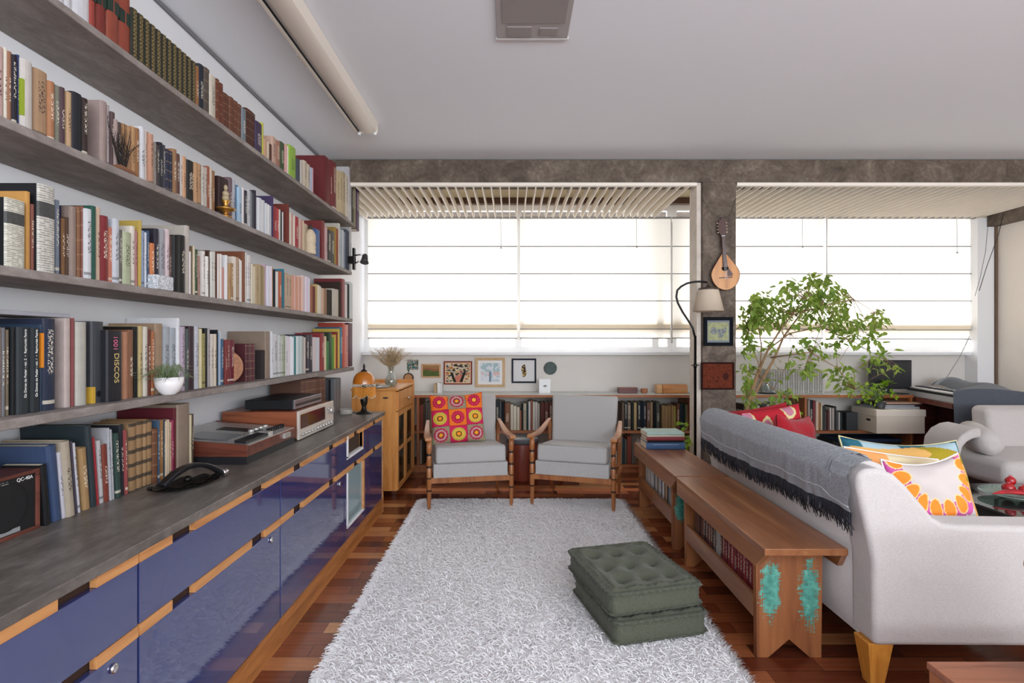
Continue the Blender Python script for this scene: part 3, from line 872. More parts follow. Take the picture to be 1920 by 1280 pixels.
rowC = [(-30, 8, 385, '606468', 'bare', {'d': .12}), (9, 47.5, 369, 'e0dcc8', 'newsprint', {'dx': .012}), (48.5, 57.5, 358, 'd89830', 'bare'), (58, 65.6, 382, '9a5a48', 'title'), (66, 70, 345, '202830', 'bare', {'d': .21}), (70.4, 103.5, 343, 'dcd8cc', 'newsprint', {'d': .21, 'dx': .012}),
        (104, 112.6, 374, '7c8898'), (113, 115.7, 385, '202040'), (116, 130.5, 404, '6a4428', 'title', {'n': 2, 'v': ['84582c', '5c4030']}), (131, 142.6, 386, '9a8478', 'bare'), (143, 158.6, 382, '9a6444', 'ribbed', {'n': 2, 'v': ['a06a44', '8a4c38']}), (159, 171.6, 390, 'd8d8dc', 'title'), (172, 180.6, 385, '1f5c4c', 'bare'),
        (181, 188.7, 388, 'e8c8a8'), (189, 202.6, 403, '8a1c24', 'title'), (203, 211.6, 425, 'e08060', 'title', {'n': 1}), (212, 223.6, 409, 'ccd0d8'), (224, 229.7, 430, '6a6460'), (230, 245.6, 433, 'b8c098', 'title', {'n': 1}), (246, 253.7, 423, 'ece0d0'), (254, 261.6, 430, 'a06038', 'title', {'n': 2, 'v': ['d08c8c', 'a06038']}),
        (262, 266.6, 413, 'c8a830', 'bare'), (267, 275.7, 430, 'c8d0dc', 'title', {'n': 2, 'v': ['8898b0', 'd8dce8']}), (276, 280.7, 432, '3a5878'), (281, 289.7, 455, 'd87830'), (290, 297.6, 428, '302838'), (298, 308.6, 428, 'a8a8b0', 'title', {'n': 1}), (309, 317.6, 429, 'e0c8cc'), (318, 325.6, 440, '483c38', 'title', {'n': 2, 'v': ['704840', '404040']}),
        (326, 337, 440, '181818', 'bare'), (337.4, 346.6, 440, '1e1c1c', 'title'), (347, 354.7, 422, 'c8bcb0', 'bare', {'d': .21}), (355, 358.8, 471, 'e0d8d8'), (359, 362.5, 461, '705c40'), (362.8, 366.5, 461, 'd8c8a8'), (367, 371, 467, '38502c'), (371.3, 380, 478, 'd0a090', 'title', {'n': 2, 'v': ['c89888', 'e0d0cc']}),
        (380.3, 385, 470, 'e8e0d8'), (385.3, 391, 480, 'f0ece4'), (391.3, 396, 469, '503020'), (396.3, 404, 469, 'e0dcd0', 'title', {'n': 2}), (404.3, 407.5, 474, '603828'), (407.8, 416, 474, 'e8e0d4', 'title', {'n': 3, 'v': ['e8dcd8', 'd8ccb8', 'f0e8e8']}), (416.3, 423.6, 499, 'b02830', 'title', {'n': 2, 'v': ['d89c90', 'b02830']}), (424, 427, 478, 'e0e0e0'),
        (427.3, 437.3, 491, 'c09060', 'title', {'n': 2, 'v': ['c89a60', 'b08450']}), (437.6, 443, 480, 'e0d0c0', 'title', {'n': 2}), (443.3, 448, 482, 'b89878'), (448.3, 453.8, 484, 'e8e0d8', 'title', {'n': 2}), (456, 459.8, 471, '8a4c28', 'bare', {'d': .21}), (460.2, 471, 473, 'ece4dc', 'title', {'n': 3, 'v': ['ece4dc', 'f0ecec', 'd8ccc8']}),
        (472, 479, 495, 'd8ccb0', 'title', {'n': 2}), (479.3, 484, 495, 'b89c6c'), (484.3, 495.8, 495, 'a08c60', 'title', {'n': 3, 'v': ['b8a478', '988458', 'a8946c']}), (496, 499, 495, 'c8a8b8'), (499.3, 510, 495, 'e0dce4', 'title', {'n': 3, 'v': ['e4e0ec', 'd8d8e0', 'ecdcec']}), (510.3, 512, 500, 'b88850'), (512.3, 516, 505, '202830'), (516.3, 521.8, 507, 'e0e0d8', 'title', {'n': 2}),
        (522, 528, 508, 'c85820'), (530.6, 533, 504, '2a7a90', 'bare', {'d': .2}), (535, 546, 510, 'c8a888', 'title', {'n': 2}), (546.3, 565, 514, 'd89878', 'title', {'n': 5, 'v': ['d89878', 'e0b0a0']}), (565.3, 571, 514, 'e0c0b8', 'title', {'n': 2}), (571.3, 580.7, 517, 'e4dcec', 'title', {'n': 3, 'v': ['e8e0f0', 'e0c8dc', 'dcdce8']}),
        (581, 591, 533, '8a4838', 'title', {'n': 2, 'v': ['a86848', '783c34']}), (591.3, 601.7, 532, 'd8c8a0', 'title', {'n': 3, 'v': ['c8a868', 'e4d8b8', 'd8d0c0']}), (602, 612.7, 538, 'b89070', 'title', {'n': 2, 'v': ['d0ac90', 'a07858']}), (613, 622.7, 541, '38342e', 'title', {'n': 2}), (623, 634.5, 539, 'c8bcac', 'bare', {'n': 2}), (636, 640, 528, '403028'), (640.3, 646.8, 522, '902830', 'bare', {'d': .22}),
        (647, 654.8, 530, '383838', 'title', {'n': 2, 'v': ['e0d8d4', '303438']}), (655, 661, 527, 'd0d4d0', 'title', {'n': 2})]
XD = -1.385
tx_w = plain('white_ink', 'e8e8e4', 0.6); tx_p = plain('pink_ink', 'd86a8c', .6); tx_g = plain('gold_ink', 'c8b070', .6); m_ylabel = plain('yellow_label', 'c8a038', .6); m_olabel = plain('orange_label', 'e08a20', .6)
def spine_text(s, size, mat, fz=.5, fy=.5, bottom_up=False, dx=.0058, nm='spine_title'):
    def cb(o, w, h):
        # letters run down the spine
        Mx = Matrix(((0, 0, 1, 0), (0, 0, 0, 0), (0, 0, 0, 0), (0, 0, 0, 1)))
        if bottom_up:
            rot = Matrix(((0, 0, 1), (0, -1, 0), (1, 0, 0)))
        else:
            rot = Matrix(((0, 0, 1), (0, 1, 0), (-1, 0, 0)))
        M = Matrix.Translation((dx, w * fy, h * fz)) @ rot.to_4x4()
        text_part(nm, s, size, mat, o, M)
    return cb
def discos(o, w, h):
    spine_text('DISCOS', .030, tx_g, .47, .52)(o, w, h)
    spine_text('1001', .026, tx_p, .82, .45)(o, w, h)
def yfoot(o, w, h):
    MB().box(-.12, .0042, -.0008, w + .0008, 0, h * .2).build('foot_label', m_ylabel, o)
    MB().lathe([(.011, 0), (.011, .001)], 14, M=Matrix.Translation((.0044, w * .5, h * .11)) @ Matrix.Rotation(R(90), 4, 'Y')).build('emblem', m_black, o)
def olabel(o, w, h):
    MB().box(-.03, .0035, -.0004, w + .0004, h * .5, h * .9).build('spine_label', m_olabel, o)
rowD = [(-25, 2, 612, 'd0a080'), (3, 10.6, 614, '7c7c80'), (11, 17.6, 618, '8a7a60', 'title'), (22, 32, 613, '1a1c20', 'bare', {'d': .2}), (32.5, 55.5, 613, '2c3438', 'bare', {'d': .2, 'cb': spine_text('Os Donos do Poder - vol. 2  \u2022  Raymundo Faoro', .0098, tx_w, .58, .5, True)}), (56, 74, 614, '262e34', 'bare', {'d': .2, 'cb': spine_text('Os Donos do Poder - vol. 1  \u2022  Raymundo Faoro', .0098, tx_w, .58, .5, True)}),
        (75, 80.6, 608, '2c4460', 'bare', {'cb': olabel}), (81, 103.6, 597, '26304a', 'title', {'d': .205}), (122, 132.6, 596, 'c8b4ac', 'bare', {'d': .205}), (133, 140.6, 596, 'a05050', 'bare', {'d': .2}), (143, 162, 603, 'c0bcb0', 'bare', {'d': .2}),
        (171, 194, 602, '44484f', 'bare', {'d': .2, 'cb': yfoot}), (200, 229, 619, '22222a', 'bare', {'dx': .02, 'd': .19, 'cb': discos}), (230, 239.6, 622, 'c88860', 'bare'), (240, 249.6, 618, '8a5838'), (250, 258, 612, '141414', 'bare'), (259, 267.6, 611, 'c8b070'), (268, 276.7, 612, 'd8d0c0'),
        (277, 290.6, 616, 'a06030', 'title', {'n': 2, 'v': ['783c28', 'b86c34']}), (291, 304.6, 606, 'a88868', 'bare'), (305, 330, 609, 'b0b8c0', 'title', {'n': 2}), (333, 337.8, 596, 'e8e8ec', 'bare', {'d': .21}), (338, 346.6, 612, 'c0acc0', 'title', {'n': 1}), (347, 354.7, 616, '5c6464', 'title', {'n': 1}), (355, 363.6, 611, '402830', 'bare'),
        (364, 372.7, 611, 'c8c8d4', 'title', {'n': 1}), (373, 378.7, 616, 'e8dca8', 'bare'), (379, 384.7, 625, 'a89c50'), (385, 389.8, 615, '202020', 'bare'), (390, 394, 615, 'b0a8a8'), (394.3, 405.8, 622, 'e0d0b8', 'title', {'n': 2, 'v': ['d8ccc0', 'e4d4bc']}), (406, 409, 618, '181c24'), (409.3, 414.7, 621, 'a8b8cc', 'title', {'n': 2, 'v': ['90a8c4', 'd0d8e4']}), (415, 419.7, 635, '3a6488'),
        (420, 422.4, 635, 'e0b898'), (422.7, 430.7, 635, '8a2c2c', 'title', {'n': 2}), (431, 439.7, 637, '7a1c30', 'title', {'n': 1}),
        (461, 469, 644, '5a2028', 'ribbed', {'dx': .01}), (470, 478, 644, '642430', 'ribbed', {'dx': .01}), (491.5, 496.3, 656, '383030', 'title', {'dx': 0}), (497, 506, 621, '9c8470', 'bare', {'d': .21}), (508, 511.7, 621, 'e8e8ec'), (512, 520.7, 626, 'dcdce0', 'title', {'n': 1}),
        (521.5, 546.8, 628, 'd8dcd8', 'title', {'n': 6, 'v': ['d8dcd8', 'ccd0c4', 'a8b48c', 'e4e4e4', 'e0d0d8', 'e8e8ec']}), (547, 572.6, 629, 'e0e0e0', 'title', {'n': 7, 'v': ['e0e0e4', '3c8c8c', 'e4e8e8', 'b8ccc8', 'c8d0d0', 'b0b0a8', 'd0c0b4']}),
        (573, 585.6, 626, '383040', 'title', {'n': 2}), (586, 591.7, 630, 'd8c8c8', 'title', {'n': 2}), (592, 601.7, 632, 'd0d0d4', 'title', {'n': 3}), (602, 607.7, 624, 'a02828'), (608, 611.7, 630, 'e0c8a0'), (612, 616.5, 639, '4a8a48'), (617, 621.8, 623, '2a4828', 'bare', {'d': .2}), (622, 627, 632, '5c9c30'), (627.2, 629.6, 627, 'd8a838'),
        (630, 632.8, 622, '903028'), (633, 637, 616, 'd8b830'), (637.3, 641.8, 613, '2878a0'), (642, 646.7, 605, 'e05028', 'bare', {'d': .2}), (647, 652.7, 608, 'e89080'), (653, 661, 605, '5a2038', 'bare', {'d': .2})]
LN = R(5.5)
XC = -1.352
rowE = [(86, 96, 870, '17181c', 'bare', {'lean': R(5)}), (99, 116, 834, '3a5078', 'bare', {'lean': LN, 'd': .2}), (117.5, 125, 846, 'd0ccd8', 'title', {'lean': LN}), (127, 141, 826, 'b8a890', 'title', {'lean': LN, 'd': .2}), (142.5, 147, 824, '504858', 'bare', {'lean': LN}), (147.5, 152, 828, 'd4d0d8', 'title', {'lean': LN}),
        (156, 169, 839, 'b08850', 'title', {'lean': R(5)}), (171, 181.5, 796, '2c3a40', 'bare', {'lean': R(5), 'd': .21, 'd': .21}), (182.5, 187, 818, 'b01c28', 'bare', {'lean': R(5)}), (188, 195.5, 825, 'c8c4c4', 'title', {'lean': R(4)}), (197, 206, 833, '8a3824', 'title', {'lean': R(3.5)}),
        (207.5, 215.5, 800, 'b4b4ba', 'title', {'n': 2, 'lean': R(3), 'd': .2}), (217, 227, 812, '304c44', 'title', {'lean': R(3)}), (228.5, 236, 796, '282c34', 'title', {'lean': R(2.5), 'd': .21}), (237, 241, 806, 'a04040', 'title', {'lean': R(2)}),
        (242, 255, 796, 'a88050', 'banded'), (255.3, 267.6, 792, 'a88050', 'banded'), (268, 275.7, 790, 'ac8454', 'banded'), (276, 284.7, 787, 'a07848', 'banded'), (285.5, 295.5, 804, '7a4828', 'ribbed'), (297, 300, 788, '3a5a78'), (300.3, 306.7, 788, 'b07838'), (307, 311.7, 788, '304858'), (312, 318, 786, 'd0b898', 'title', {'n': 2}),
        (318.5, 326, 788, 'a83c68', 'title', {'n': 2, 'v': ['d4b08c', 'b0285c']}), (326.5, 331, 765, '701828', 'bare', {'d': .23}), (332, 355.6, 759, '9a8470', 'bare', {'d': .235}), (356.4, 363.6, 775, 'd8c8a0', 'title', {'n': 2, 'v': ['d8c8a0', '584838']}),
        (565, 573.8, 712, '6e4636', 'ribbed', {'d': .2}), (574, 583, 711, '744a38', 'ribbed', {'d': .2}), (583.3, 592, 710, '784c3a', 'ribbed', {'d': .2}), (592.3, 601, 709, '704636', 'ribbed', {'d': .2}), (601.3, 610.6, 708, '764a38', 'ribbed', {'d': .2}), (611, 615.8, 713, '303848', 'bare'), (616, 620, 712, '14161a', 'bare')]
ROW_TXT = {'A': 'highest wall shelf', 'B': 'second-highest wall shelf', 'C': 'middle wall shelf', 'D': 'lowest wall shelf', 'E': 'concrete countertop'}
row_books('A', 2.300, rowA, 'books on the highest wall shelf', zmax=H)
row_books('B', 1.888, rowB, 'books on the second-highest wall shelf', zmax=2.275)
row_books('C', 1.502, rowC, 'books on the middle wall shelf', zmax=1.862)
row_books('D', 1.100, rowD, 'books on the lowest wall shelf', xs=XD, zmax=1.476, dmax=.2)
row_books('E', .770, rowE, 'books on the concrete countertop', xs=XC, zmax=1.072, dmax=.23)
# grey disc boxes at the window end of the counter
ya = 3.97
for k in range(8):
    b_ = MB().box(-1.50, -1.325, ya, ya + .019, .7704, 1.035 - .004 * (k % 3))
    o = single(b_, 'disc_box', plain('disc_box_%d' % (k % 3), ['5f6266', '74777b', '4b4e52'][k % 3], .35), 'slim grey disc box in the row behind the orange lamp on the counter', 'disc box', 'grey disc boxes on the counter', bevel=.001)
    ya += .0205
# ------------------------------------------------------------------ armchairs
def armchair():
    root = E('armchair', (-.32, 4.14, 0), 'grey upholstered armchair with turned teak legs, crocheted cushion on its seat', 'armchair', 'pair of grey armchairs', R(10.5))
    ringm = plain('burnt_ring', '1d110b', .5)
    for sx in (-1, 1):
        prof = [(.010, 0), (.0145, .06), (.018, .165), (.0185, .17, 1), (.0185, .178, 1), (.019, .18), (.020, .262), (.0205, .264, 1), (.0205, .272, 1), (.020, .275), (.020, .345), (.0165, .352, 1), (.0165, .360, 1), (.0195, .366), (.0195, .438), (.016, .446, 1), (.016, .454, 1), (.0195, .462), (.021, .50), (.019, .556)]
        MB().lathe(prof, 16, sx * .32, 0, 0).build('leg', [m_teak, ringm], root)
        rl = MB().tube([(sx * .30, .625, 0), (sx * .302, .605, .2), (sx * .305, .59, .40), (sx * .308, .58, .60)], [.011, .017, .019, .016], 10)
        rl.build('leg', m_teak, root)
        path = [(sx * .325, -.045, .566), (sx * .326, .02, .566), (sx * .328, .12, .556), (sx * .328, .24, .553), (sx * .325, .38, .568), (sx * .318, .50, .596), (sx * .312, .60, .618)]
        MB().strip(path, [.052, .058, .060, .056, .048, .040, .032], [.022, .022, .020, .020, .020, .022, .022]).build('armrest', m_teak_y, root, bevel=.006)
        MB().box(sx * .32 - .011, sx * .32 + .011, .01, .60, .205, .24).build('side_rail', m_teak_y, root, bevel=.003)
    MB().box(-.31, .31, -.012, .014, .225, .268).build('front_rail', m_teak, root, bevel=.003)
    MB().box(-.30, .30, .585, .61, .225, .268).build('back_rail', m_teak, root, bevel=.003)
    fr = MB()
    fr.box(-.288, .288, -.022, .018, .268, .375).box(-.288, -.262, .018, .56, .268, .375).box(.262, .288, .018, .56, .268, .375).box(-.262, .262, .018, .56, .268, .300)
    fr.build('seat_frame', m_chairfab, root, bevel=.006)
    seat = MB()
    def sfn(u, v):
        return (-.27 + .54 * u, -.035 + .55 * v, 0)
    c = MB().box(-.272, .272, -.04, .515, 0, .128)
    so = c.build('seat_cushion', m_chairfab, root, bevel=.022, bseg=5)
    so.rotation_euler = (R(-5.5), 0, 0); so.location = (0, 0, .375)
    welt = MB().tube([(-.262, -.036, .128), (.262, -.036, .128)], .0035, 6)
    w_ = welt.build('piping', m_chairfab, so)
    # back: upholstered panel leaning back, slightly wider at the foot
    bk = MB().hexa([(-.272, 0, 0), (.272, 0, 0), (.272, .075, 0), (-.272, .075, 0), (-.292, 0, .47), (.292, 0, .47), (.292, .06, .47), (-.292, .06, .47)])
    bo = bk.build('backrest', m_chairfab, root, bevel=.024, bseg=5)
    bo.rotation_euler = (R(-14), 0, 0); bo.location = (0, .487, .385)
    pp = [(-.272 - .016 * i / 8, -.003, .03 + .43 * i / 9) for i in range(9)]
    return root
ch1 = armchair()
ch2 = copy_tree(ch1)
ch2.location = (.465, 4.145, 0); ch2.rotation_euler = (0, 0, R(-17))
ch2['label'] = 'grey upholstered armchair with an empty seat, nearer the wooden benches'

# ------------------------------------------------------------------ pillows
def pillow(name, w, h, t, loc, rot, label, colour, group=None, n=72, mat=None, trim=None, seed=1, sag=0.0, puff=.5):
    rr = random.Random(seed); ph = [rr.uniform(0, 6) for _ in range(6)]
    root = None
    mb = MB()
    def side(s_):
        def fn(u, v):
            a, b_ = 2 * u - 1, 2 * v - 1
            f = max(0, (1 - a ** 4) * (1 - b_ ** 4)) ** puff
            wr = .012 * math.sin(4 * a + ph[0]) * math.sin(5 * b_ + ph[1]) * f
            x = w / 2 * a * (1 - .045 * (1 - b_ * b_))
            z = h / 2 * b_ * (1 - .045 * (1 - a * a)) - sag * (1 - a * a) * (b_ > 0) * b_
            y = s_ * (t / 2 * f * (1 - .25 * (a * a + b_ * b_) / 2) + .0015) + wr
            return (x, y, z + h / 2)
        return fn
    mb.grid(side(-1), n, n); mb.grid(side(1), n, n)
    o = mb.build(name, mat or m_vcol)
    o.location = loc; o.rotation_euler = rot
    if colour:
        def fn(co): return colour(co.x / (w / 2), (co.z - h / 2) / (h / 2), co.y)
        paint(o, fn)
    tag(o, label, 'cushion', group)
    if trim:
        pts = []
        for k in range(65):
            q = k / 16.0; s_ = int(q) % 4; f = q - int(q); g = 2 * f - 1
            a, b_ = [(g, -1), (1, g), (-g, 1), (-1, -g)][s_]
            x = w / 2 * a * (1 - .045 * (1 - b_ * b_)); z = h / 2 * b_ * (1 - .045 * (1 - a * a)) - sag * (1 - a * a) * (b_ > 0) * b_
            pts.append((x, .0, z + h / 2))
        MB().tube(pts, .005, 6).build('piping', trim, o)
    return o
def mixc(a, b_, t):
    A, B = srgb(a), srgb(b_); return tuple(A[i] + (B[i] - A[i]) * t for i in range(4))
GR = ['mag', 'grn', 'org']
def granny(x, z, y):
    u = (x * 1.02 + 1) * 1.5; v = (z * 1.02 + 1) * 1.5
    i, j = min(2, max(0, int(u))), min(2, max(0, int(v)))
    a, b_ = (u - i) * 2 - 1, (v - j) * 2 - 1
    r = math.hypot(a, b_); an = math.atan2(b_, a)
    ty = [['g', 'm', 'g'], ['m', 'o', 'm'], ['o', 'g', 'o']][j][i]
    edge = max(abs(a), abs(b_))
    pet = .05 * math.sin(14 * an)
    if ty == 'o':
        if edge > .93: return 'c83a2c'
        if r > .74 + pet: return 'ee7a28'
        if r > .55: return 'c02048'
        if r > .42 + pet * .6: return 'd83a58'
        if r > .24: return 'b01840'
        return 'f8b030'
    if ty == 'm':
        if edge > .93: return 'a82048'
        if r > .78: return 'd02858'
        if r > .52 + pet: return 'c8b848'
        if r > .36: return 'f0b848'
        if r > .22: return '5a4a28'
        return 'f89828'
    if edge > .88: return '8c9070'
    if r > .80 + pet: return 'a08a70'
    if r > .6: return 'b8305a'
    if r > .45 + pet: return 'c8b0a0'
    if r > .3: return 'c02850'
    if r > .2: return '504830'
    return 'f8a828'
# crocheted cushion on the chair
pillow('crochet_cushion', .45, .42, .12, (-.44, 4.445, .466), (R(-16), R(-3), R(10)), 'crocheted patchwork cushion of orange, magenta and green squares on the armchair', granny, n=96, seed=3, sag=.012)

# ------------------------------------------------------------------ green floor cushions
def floor_cushion(w, l, h):
    n = 64; nz = 14; mb = MB()
    tufts = [(0, 0), (-.55, -.5), (.55, -.5), (-.55, .5), (.55, .5), (0, -.02)]
    tufts = [(0, 0), (-.56, -.56), (.0, -.56), (.56, -.56), (-.56, 0), (.56, 0), (-.56, .56), (0, .56), (.56, .56)]
    def shape(a, b_, c):
        # a,b,c in -1..1 on the surface of a box
        x, y, z = w / 2 * a, l / 2 * b_, h / 2 * c
        ed = max(abs(a), abs(b_))
        top = abs(c) > .999
        if top:
            rim = max(0, (ed - .88) / .12)
            z0 = h / 2 - .010 * min(1, rim) ** 2 * 2
            for tx, ty in tufts:
                dx, dy = (a - tx) * w / 2, (b_ - ty) * l / 2
                d2 = dx * dx + dy * dy
                z0 -= .024 * math.exp(-d2 / .0009) + .010 * math.exp(-d2 / .0045)
            s_ = a * w / 2 if abs(b_) > abs(a) else b_ * l / 2
            groove = math.exp(-((ed - .87) / .018) ** 2)
            z0 -= .012 * groove
            if ed > .87: z0 += .005 * abs(math.sin(PI * s_ / .034)) - .004
            z = z0 if c > 0 else -z0
            z += (.006 * math.sin(11 * a + 3) * math.sin(9 * b_)) * (1 - rim) * (1 if c > 0 else 0)
        sidex, sidey = abs(a) > .999, abs(b_) > .999
        if (sidex or sidey):
            s_ = y if sidex else x
            q = .009 * abs(math.sin(PI * s_ / .034)) ** .6 * (abs(math.sin(PI * (c + 1) / 2 * 2)) ** .5)
            q -= .004
            cr = .012 * (abs(c) ** 6)
            if sidex: x += math.copysign(q - cr, a)
            if sidey: y += math.copysign(q - cr, b_)
        # round vertical corners
        if abs(a) > .93 and abs(b_) > .93:
            k = 1 - .035 * ((abs(a) - .93) / .07) * ((abs(b_) - .93) / .07)
            x *= k; y *= k
        return (x, y, z + h / 2)
    g = lambda u: 2 * u - 1
    mb.grid(lambda u, v: shape(g(u), g(v), 1), n, n)
    mb.grid(lambda u, v: shape(g(u), -g(v), -1), n, n)
    mb.grid(lambda u, v: shape(g(u), -1, g(v)), n, nz)
    mb.grid(lambda u, v: shape(-g(u), 1, g(v)), n, nz)
    mb.grid(lambda u, v: shape(1, g(u), g(v)), n, nz)
    mb.grid(lambda u, v: shape(-1, -g(u), g(v)), n, nz)
    return mb, tufts
CW, CL, CH = .425, .50, .118
for k, (dz, rz, dx, dy, lab) in enumerate([(.022, 13.5, .01, .0, 'olive green tufted floor cushion lying on the white rug, underneath the other one'), (.139, 14.5, -.012, .01, 'olive green tufted floor cushion stacked on top of the other one')]):
    mb, tf = floor_cushion(CW, CL, CH)
    o = mb.build('floor_cushion', m_green, loc=(.575 + dx, 2.53 + dy, dz), rz=R(rz), weld=True)
    tag(o, lab, 'cushion', 'stacked olive floor cushions')
    for tx, ty in tf:
        MB().sphere((tx * CW / 2, ty * CL / 2, CH - .032), .006, 8, 5, sc=(1, 1, .5)).build('tuft_button', m_green, o)

# ------------------------------------------------------------------ shag rug
def rug():
    root = E('shag_rug', (.075, 2.9, 0), 'large white shaggy cotton rug on the parquet in front of the armchairs', 'rug')
    x0, x1, y0, y1 = -.735, .895, 1.45, 4.36
    L = root.location
    MB().grid(lambda u, v: (x0 + (x1 - x0) * u, y0 + (y1 - y0) * v, .016 + .002 * math.sin(40 * u) * math.sin(60 * v)), 40, 60).box(x0, x1, y0, y1, .001, .0145).build('backing', plain('rug_cotton', 'eae7e6', .95), root, off=L)
    rr = random.Random(5)
    V = []; F = []
    n = 56000
    for i in range(n):
        if i < n * .86:
            px = rr.uniform(x0, x1); py = y0 + (y1 - y0) * rr.random() ** 1.15
            z = .012
        else:
            e_ = rr.random()
            if e_ < .36: px, py = x0 + rr.uniform(-.008, .02), rr.uniform(y0, y1)
            elif e_ < .75: px, py = x1 - rr.uniform(-.008, .02), rr.uniform(y0, y1)
            else: px, py = rr.uniform(x0, x1), y1 - rr.uniform(-.01, .02)
            z = .008
        edge = i >= n * .86
        if edge:
            if e_ < .36: an = PI + rr.gauss(0, .5)
            elif e_ < .75: an = rr.gauss(0, .5)
            else: an = PI / 2 + rr.gauss(0, .6)
        else:
            an = (0 if rr.random() < .5 else PI) + rr.gauss(0, .75)
        ln = rr.uniform(.02, .048); w = rr.uniform(.0016, .0034)
        lift = rr.uniform(.006, .020) if not edge else rr.uniform(.002, .014)
        cx, sy = math.cos(an), math.sin(an); bend = rr.uniform(-.5, .5)
        o = len(V)
        for k in range(4):
            t = k / 3
            a2 = an + bend * t
            X = px + ln * t * math.cos(a2); Y = py + ln * t * math.sin(a2)
            Z = z + lift * math.sin(PI * min(1, t * .72)) + .002
            ww = w * (1 - .55 * t)
            V.append((X - sy * ww, Y + cx * ww, Z)); V.append((X + sy * ww, Y - cx * ww, Z + w * .5))
        for k in range(3): F.append((o + 2 * k, o + 2 * k + 1, o + 2 * k + 3, o + 2 * k + 2))
    mb = MB(); mb.v = V; mb.f = F; mb.m = [0] * len(F); mb.sm = [True] * len(F)
    p = mb.build('pile', plain('rug_pile', 'f3f1f1', .95, spec=.1), root, off=L)
    p['kind'] = 'stuff'
rug()

# ------------------------------------------------------------------ benches
m_patina, nt, b = new_mat('teal_flaking_paint')
v = coords(nt)
def patch_mat(name, cx1, cz1, cx2, cz2, sx=.038, sz=.125, wd1='74401f', wd2='a06438'):
    m, nt, b = new_mat(name)
    tc = N(nt, 'ShaderNodeTexCoord')
    sp = N(nt, 'ShaderNodeSeparateXYZ'); nt.links.new(tc.outputs['Object'], sp.inputs[0])
    def MM(op, a, b_=None, c=None):
        n = N(nt, 'ShaderNodeMath', operation=op)
        for i, q in enumerate((a, b_, c)):
            if q is None: continue
            if isinstance(q, (int, float)): n.inputs[i].default_value = q
            else: nt.links.new(q, n.inputs[i])
        return n.outputs[0]
    nz = N(nt, 'ShaderNodeTexNoise', Scale=26.0, Detail=6.0, Roughness=.7); nt.links.new(tc.outputs['Object'], nz.inputs['Vector'])
    mp = N(nt, 'ShaderNodeMapping'); mp.inputs['Scale'].default_value = (18, 18, 220); nt.links.new(tc.outputs['Object'], mp.inputs[0])
    st = N(nt, 'ShaderNodeTexNoise', Scale=1.0, Detail=3.0); nt.links.new(mp.outputs[0], st.inputs['Vector'])
    mp3 = N(nt, 'ShaderNodeMapping'); mp3.inputs['Scale'].default_value = (260, 18, 9); nt.links.new(tc.outputs['Object'], mp3.inputs[0])
    st3 = N(nt, 'ShaderNodeTexNoise', Scale=1.0, Detail=2.0); nt.links.new(mp3.outputs[0], st3.inputs['Vector'])
    def blob(cx, cz, ax, az):
        dx = MM('DIVIDE', MM('SUBTRACT', sp.outputs[0], cx), ax); dz = MM('DIVIDE', MM('SUBTRACT', sp.outputs[2], cz), az)
        d = MM('SQRT', MM('ADD', MM('MULTIPLY', dx, dx), MM('MULTIPLY', dz, dz)))
        return MM('SUBTRACT', 1.0, d)
    bl = MM('MAXIMUM', blob(cx1, cz1, sx * 1.45, sz * 1.25), blob(cx2, cz2, sx * 1.35, sz * 1.45))
    sc = MM('ADD', bl, MM('MULTIPLY', MM('SUBTRACT', nz.outputs[0], .5), 1.3))
    sc = MM('ADD', sc, MM('MULTIPLY', MM('SUBTRACT', st.outputs[0], .5), .9))
    sc = MM('ADD', sc, MM('MULTIPLY', MM('SUBTRACT', st3.outputs[0], .5), .7))
    mask = MM('GREATER_THAN', sc, .28)
    v = coords(nt, (14, 14, 1.2))
    n1 = N(nt, 'ShaderNodeTexNoise', Scale=1.3, Detail=8.0, Distortion=.8); nt.links.new(v, n1.inputs['Vector'])
    wc = ramp(nt, n1.outputs[0], [(.3, wd1), (.7, wd2)])
    tcn = ramp(nt, nz.outputs[0], [(.35, '35756a'), (.55, '529a8a'), (.7, '78b8a6')])
    mx = N(nt, 'ShaderNodeMix', data_type='RGBA')
    nt.links.new(mask, mx.inputs['Factor']); nt.links.new(wc, mx.inputs['A']); nt.links.new(tcn, mx.inputs['B'])
    nt.links.new(mx.outputs['Result'], b.inputs['Base Color'])
    b.inputs['Roughness'].default_value = .6
    bump(nt, b, sc, .15, .003)
    return m
bpy.data.materials.remove(m_patina)
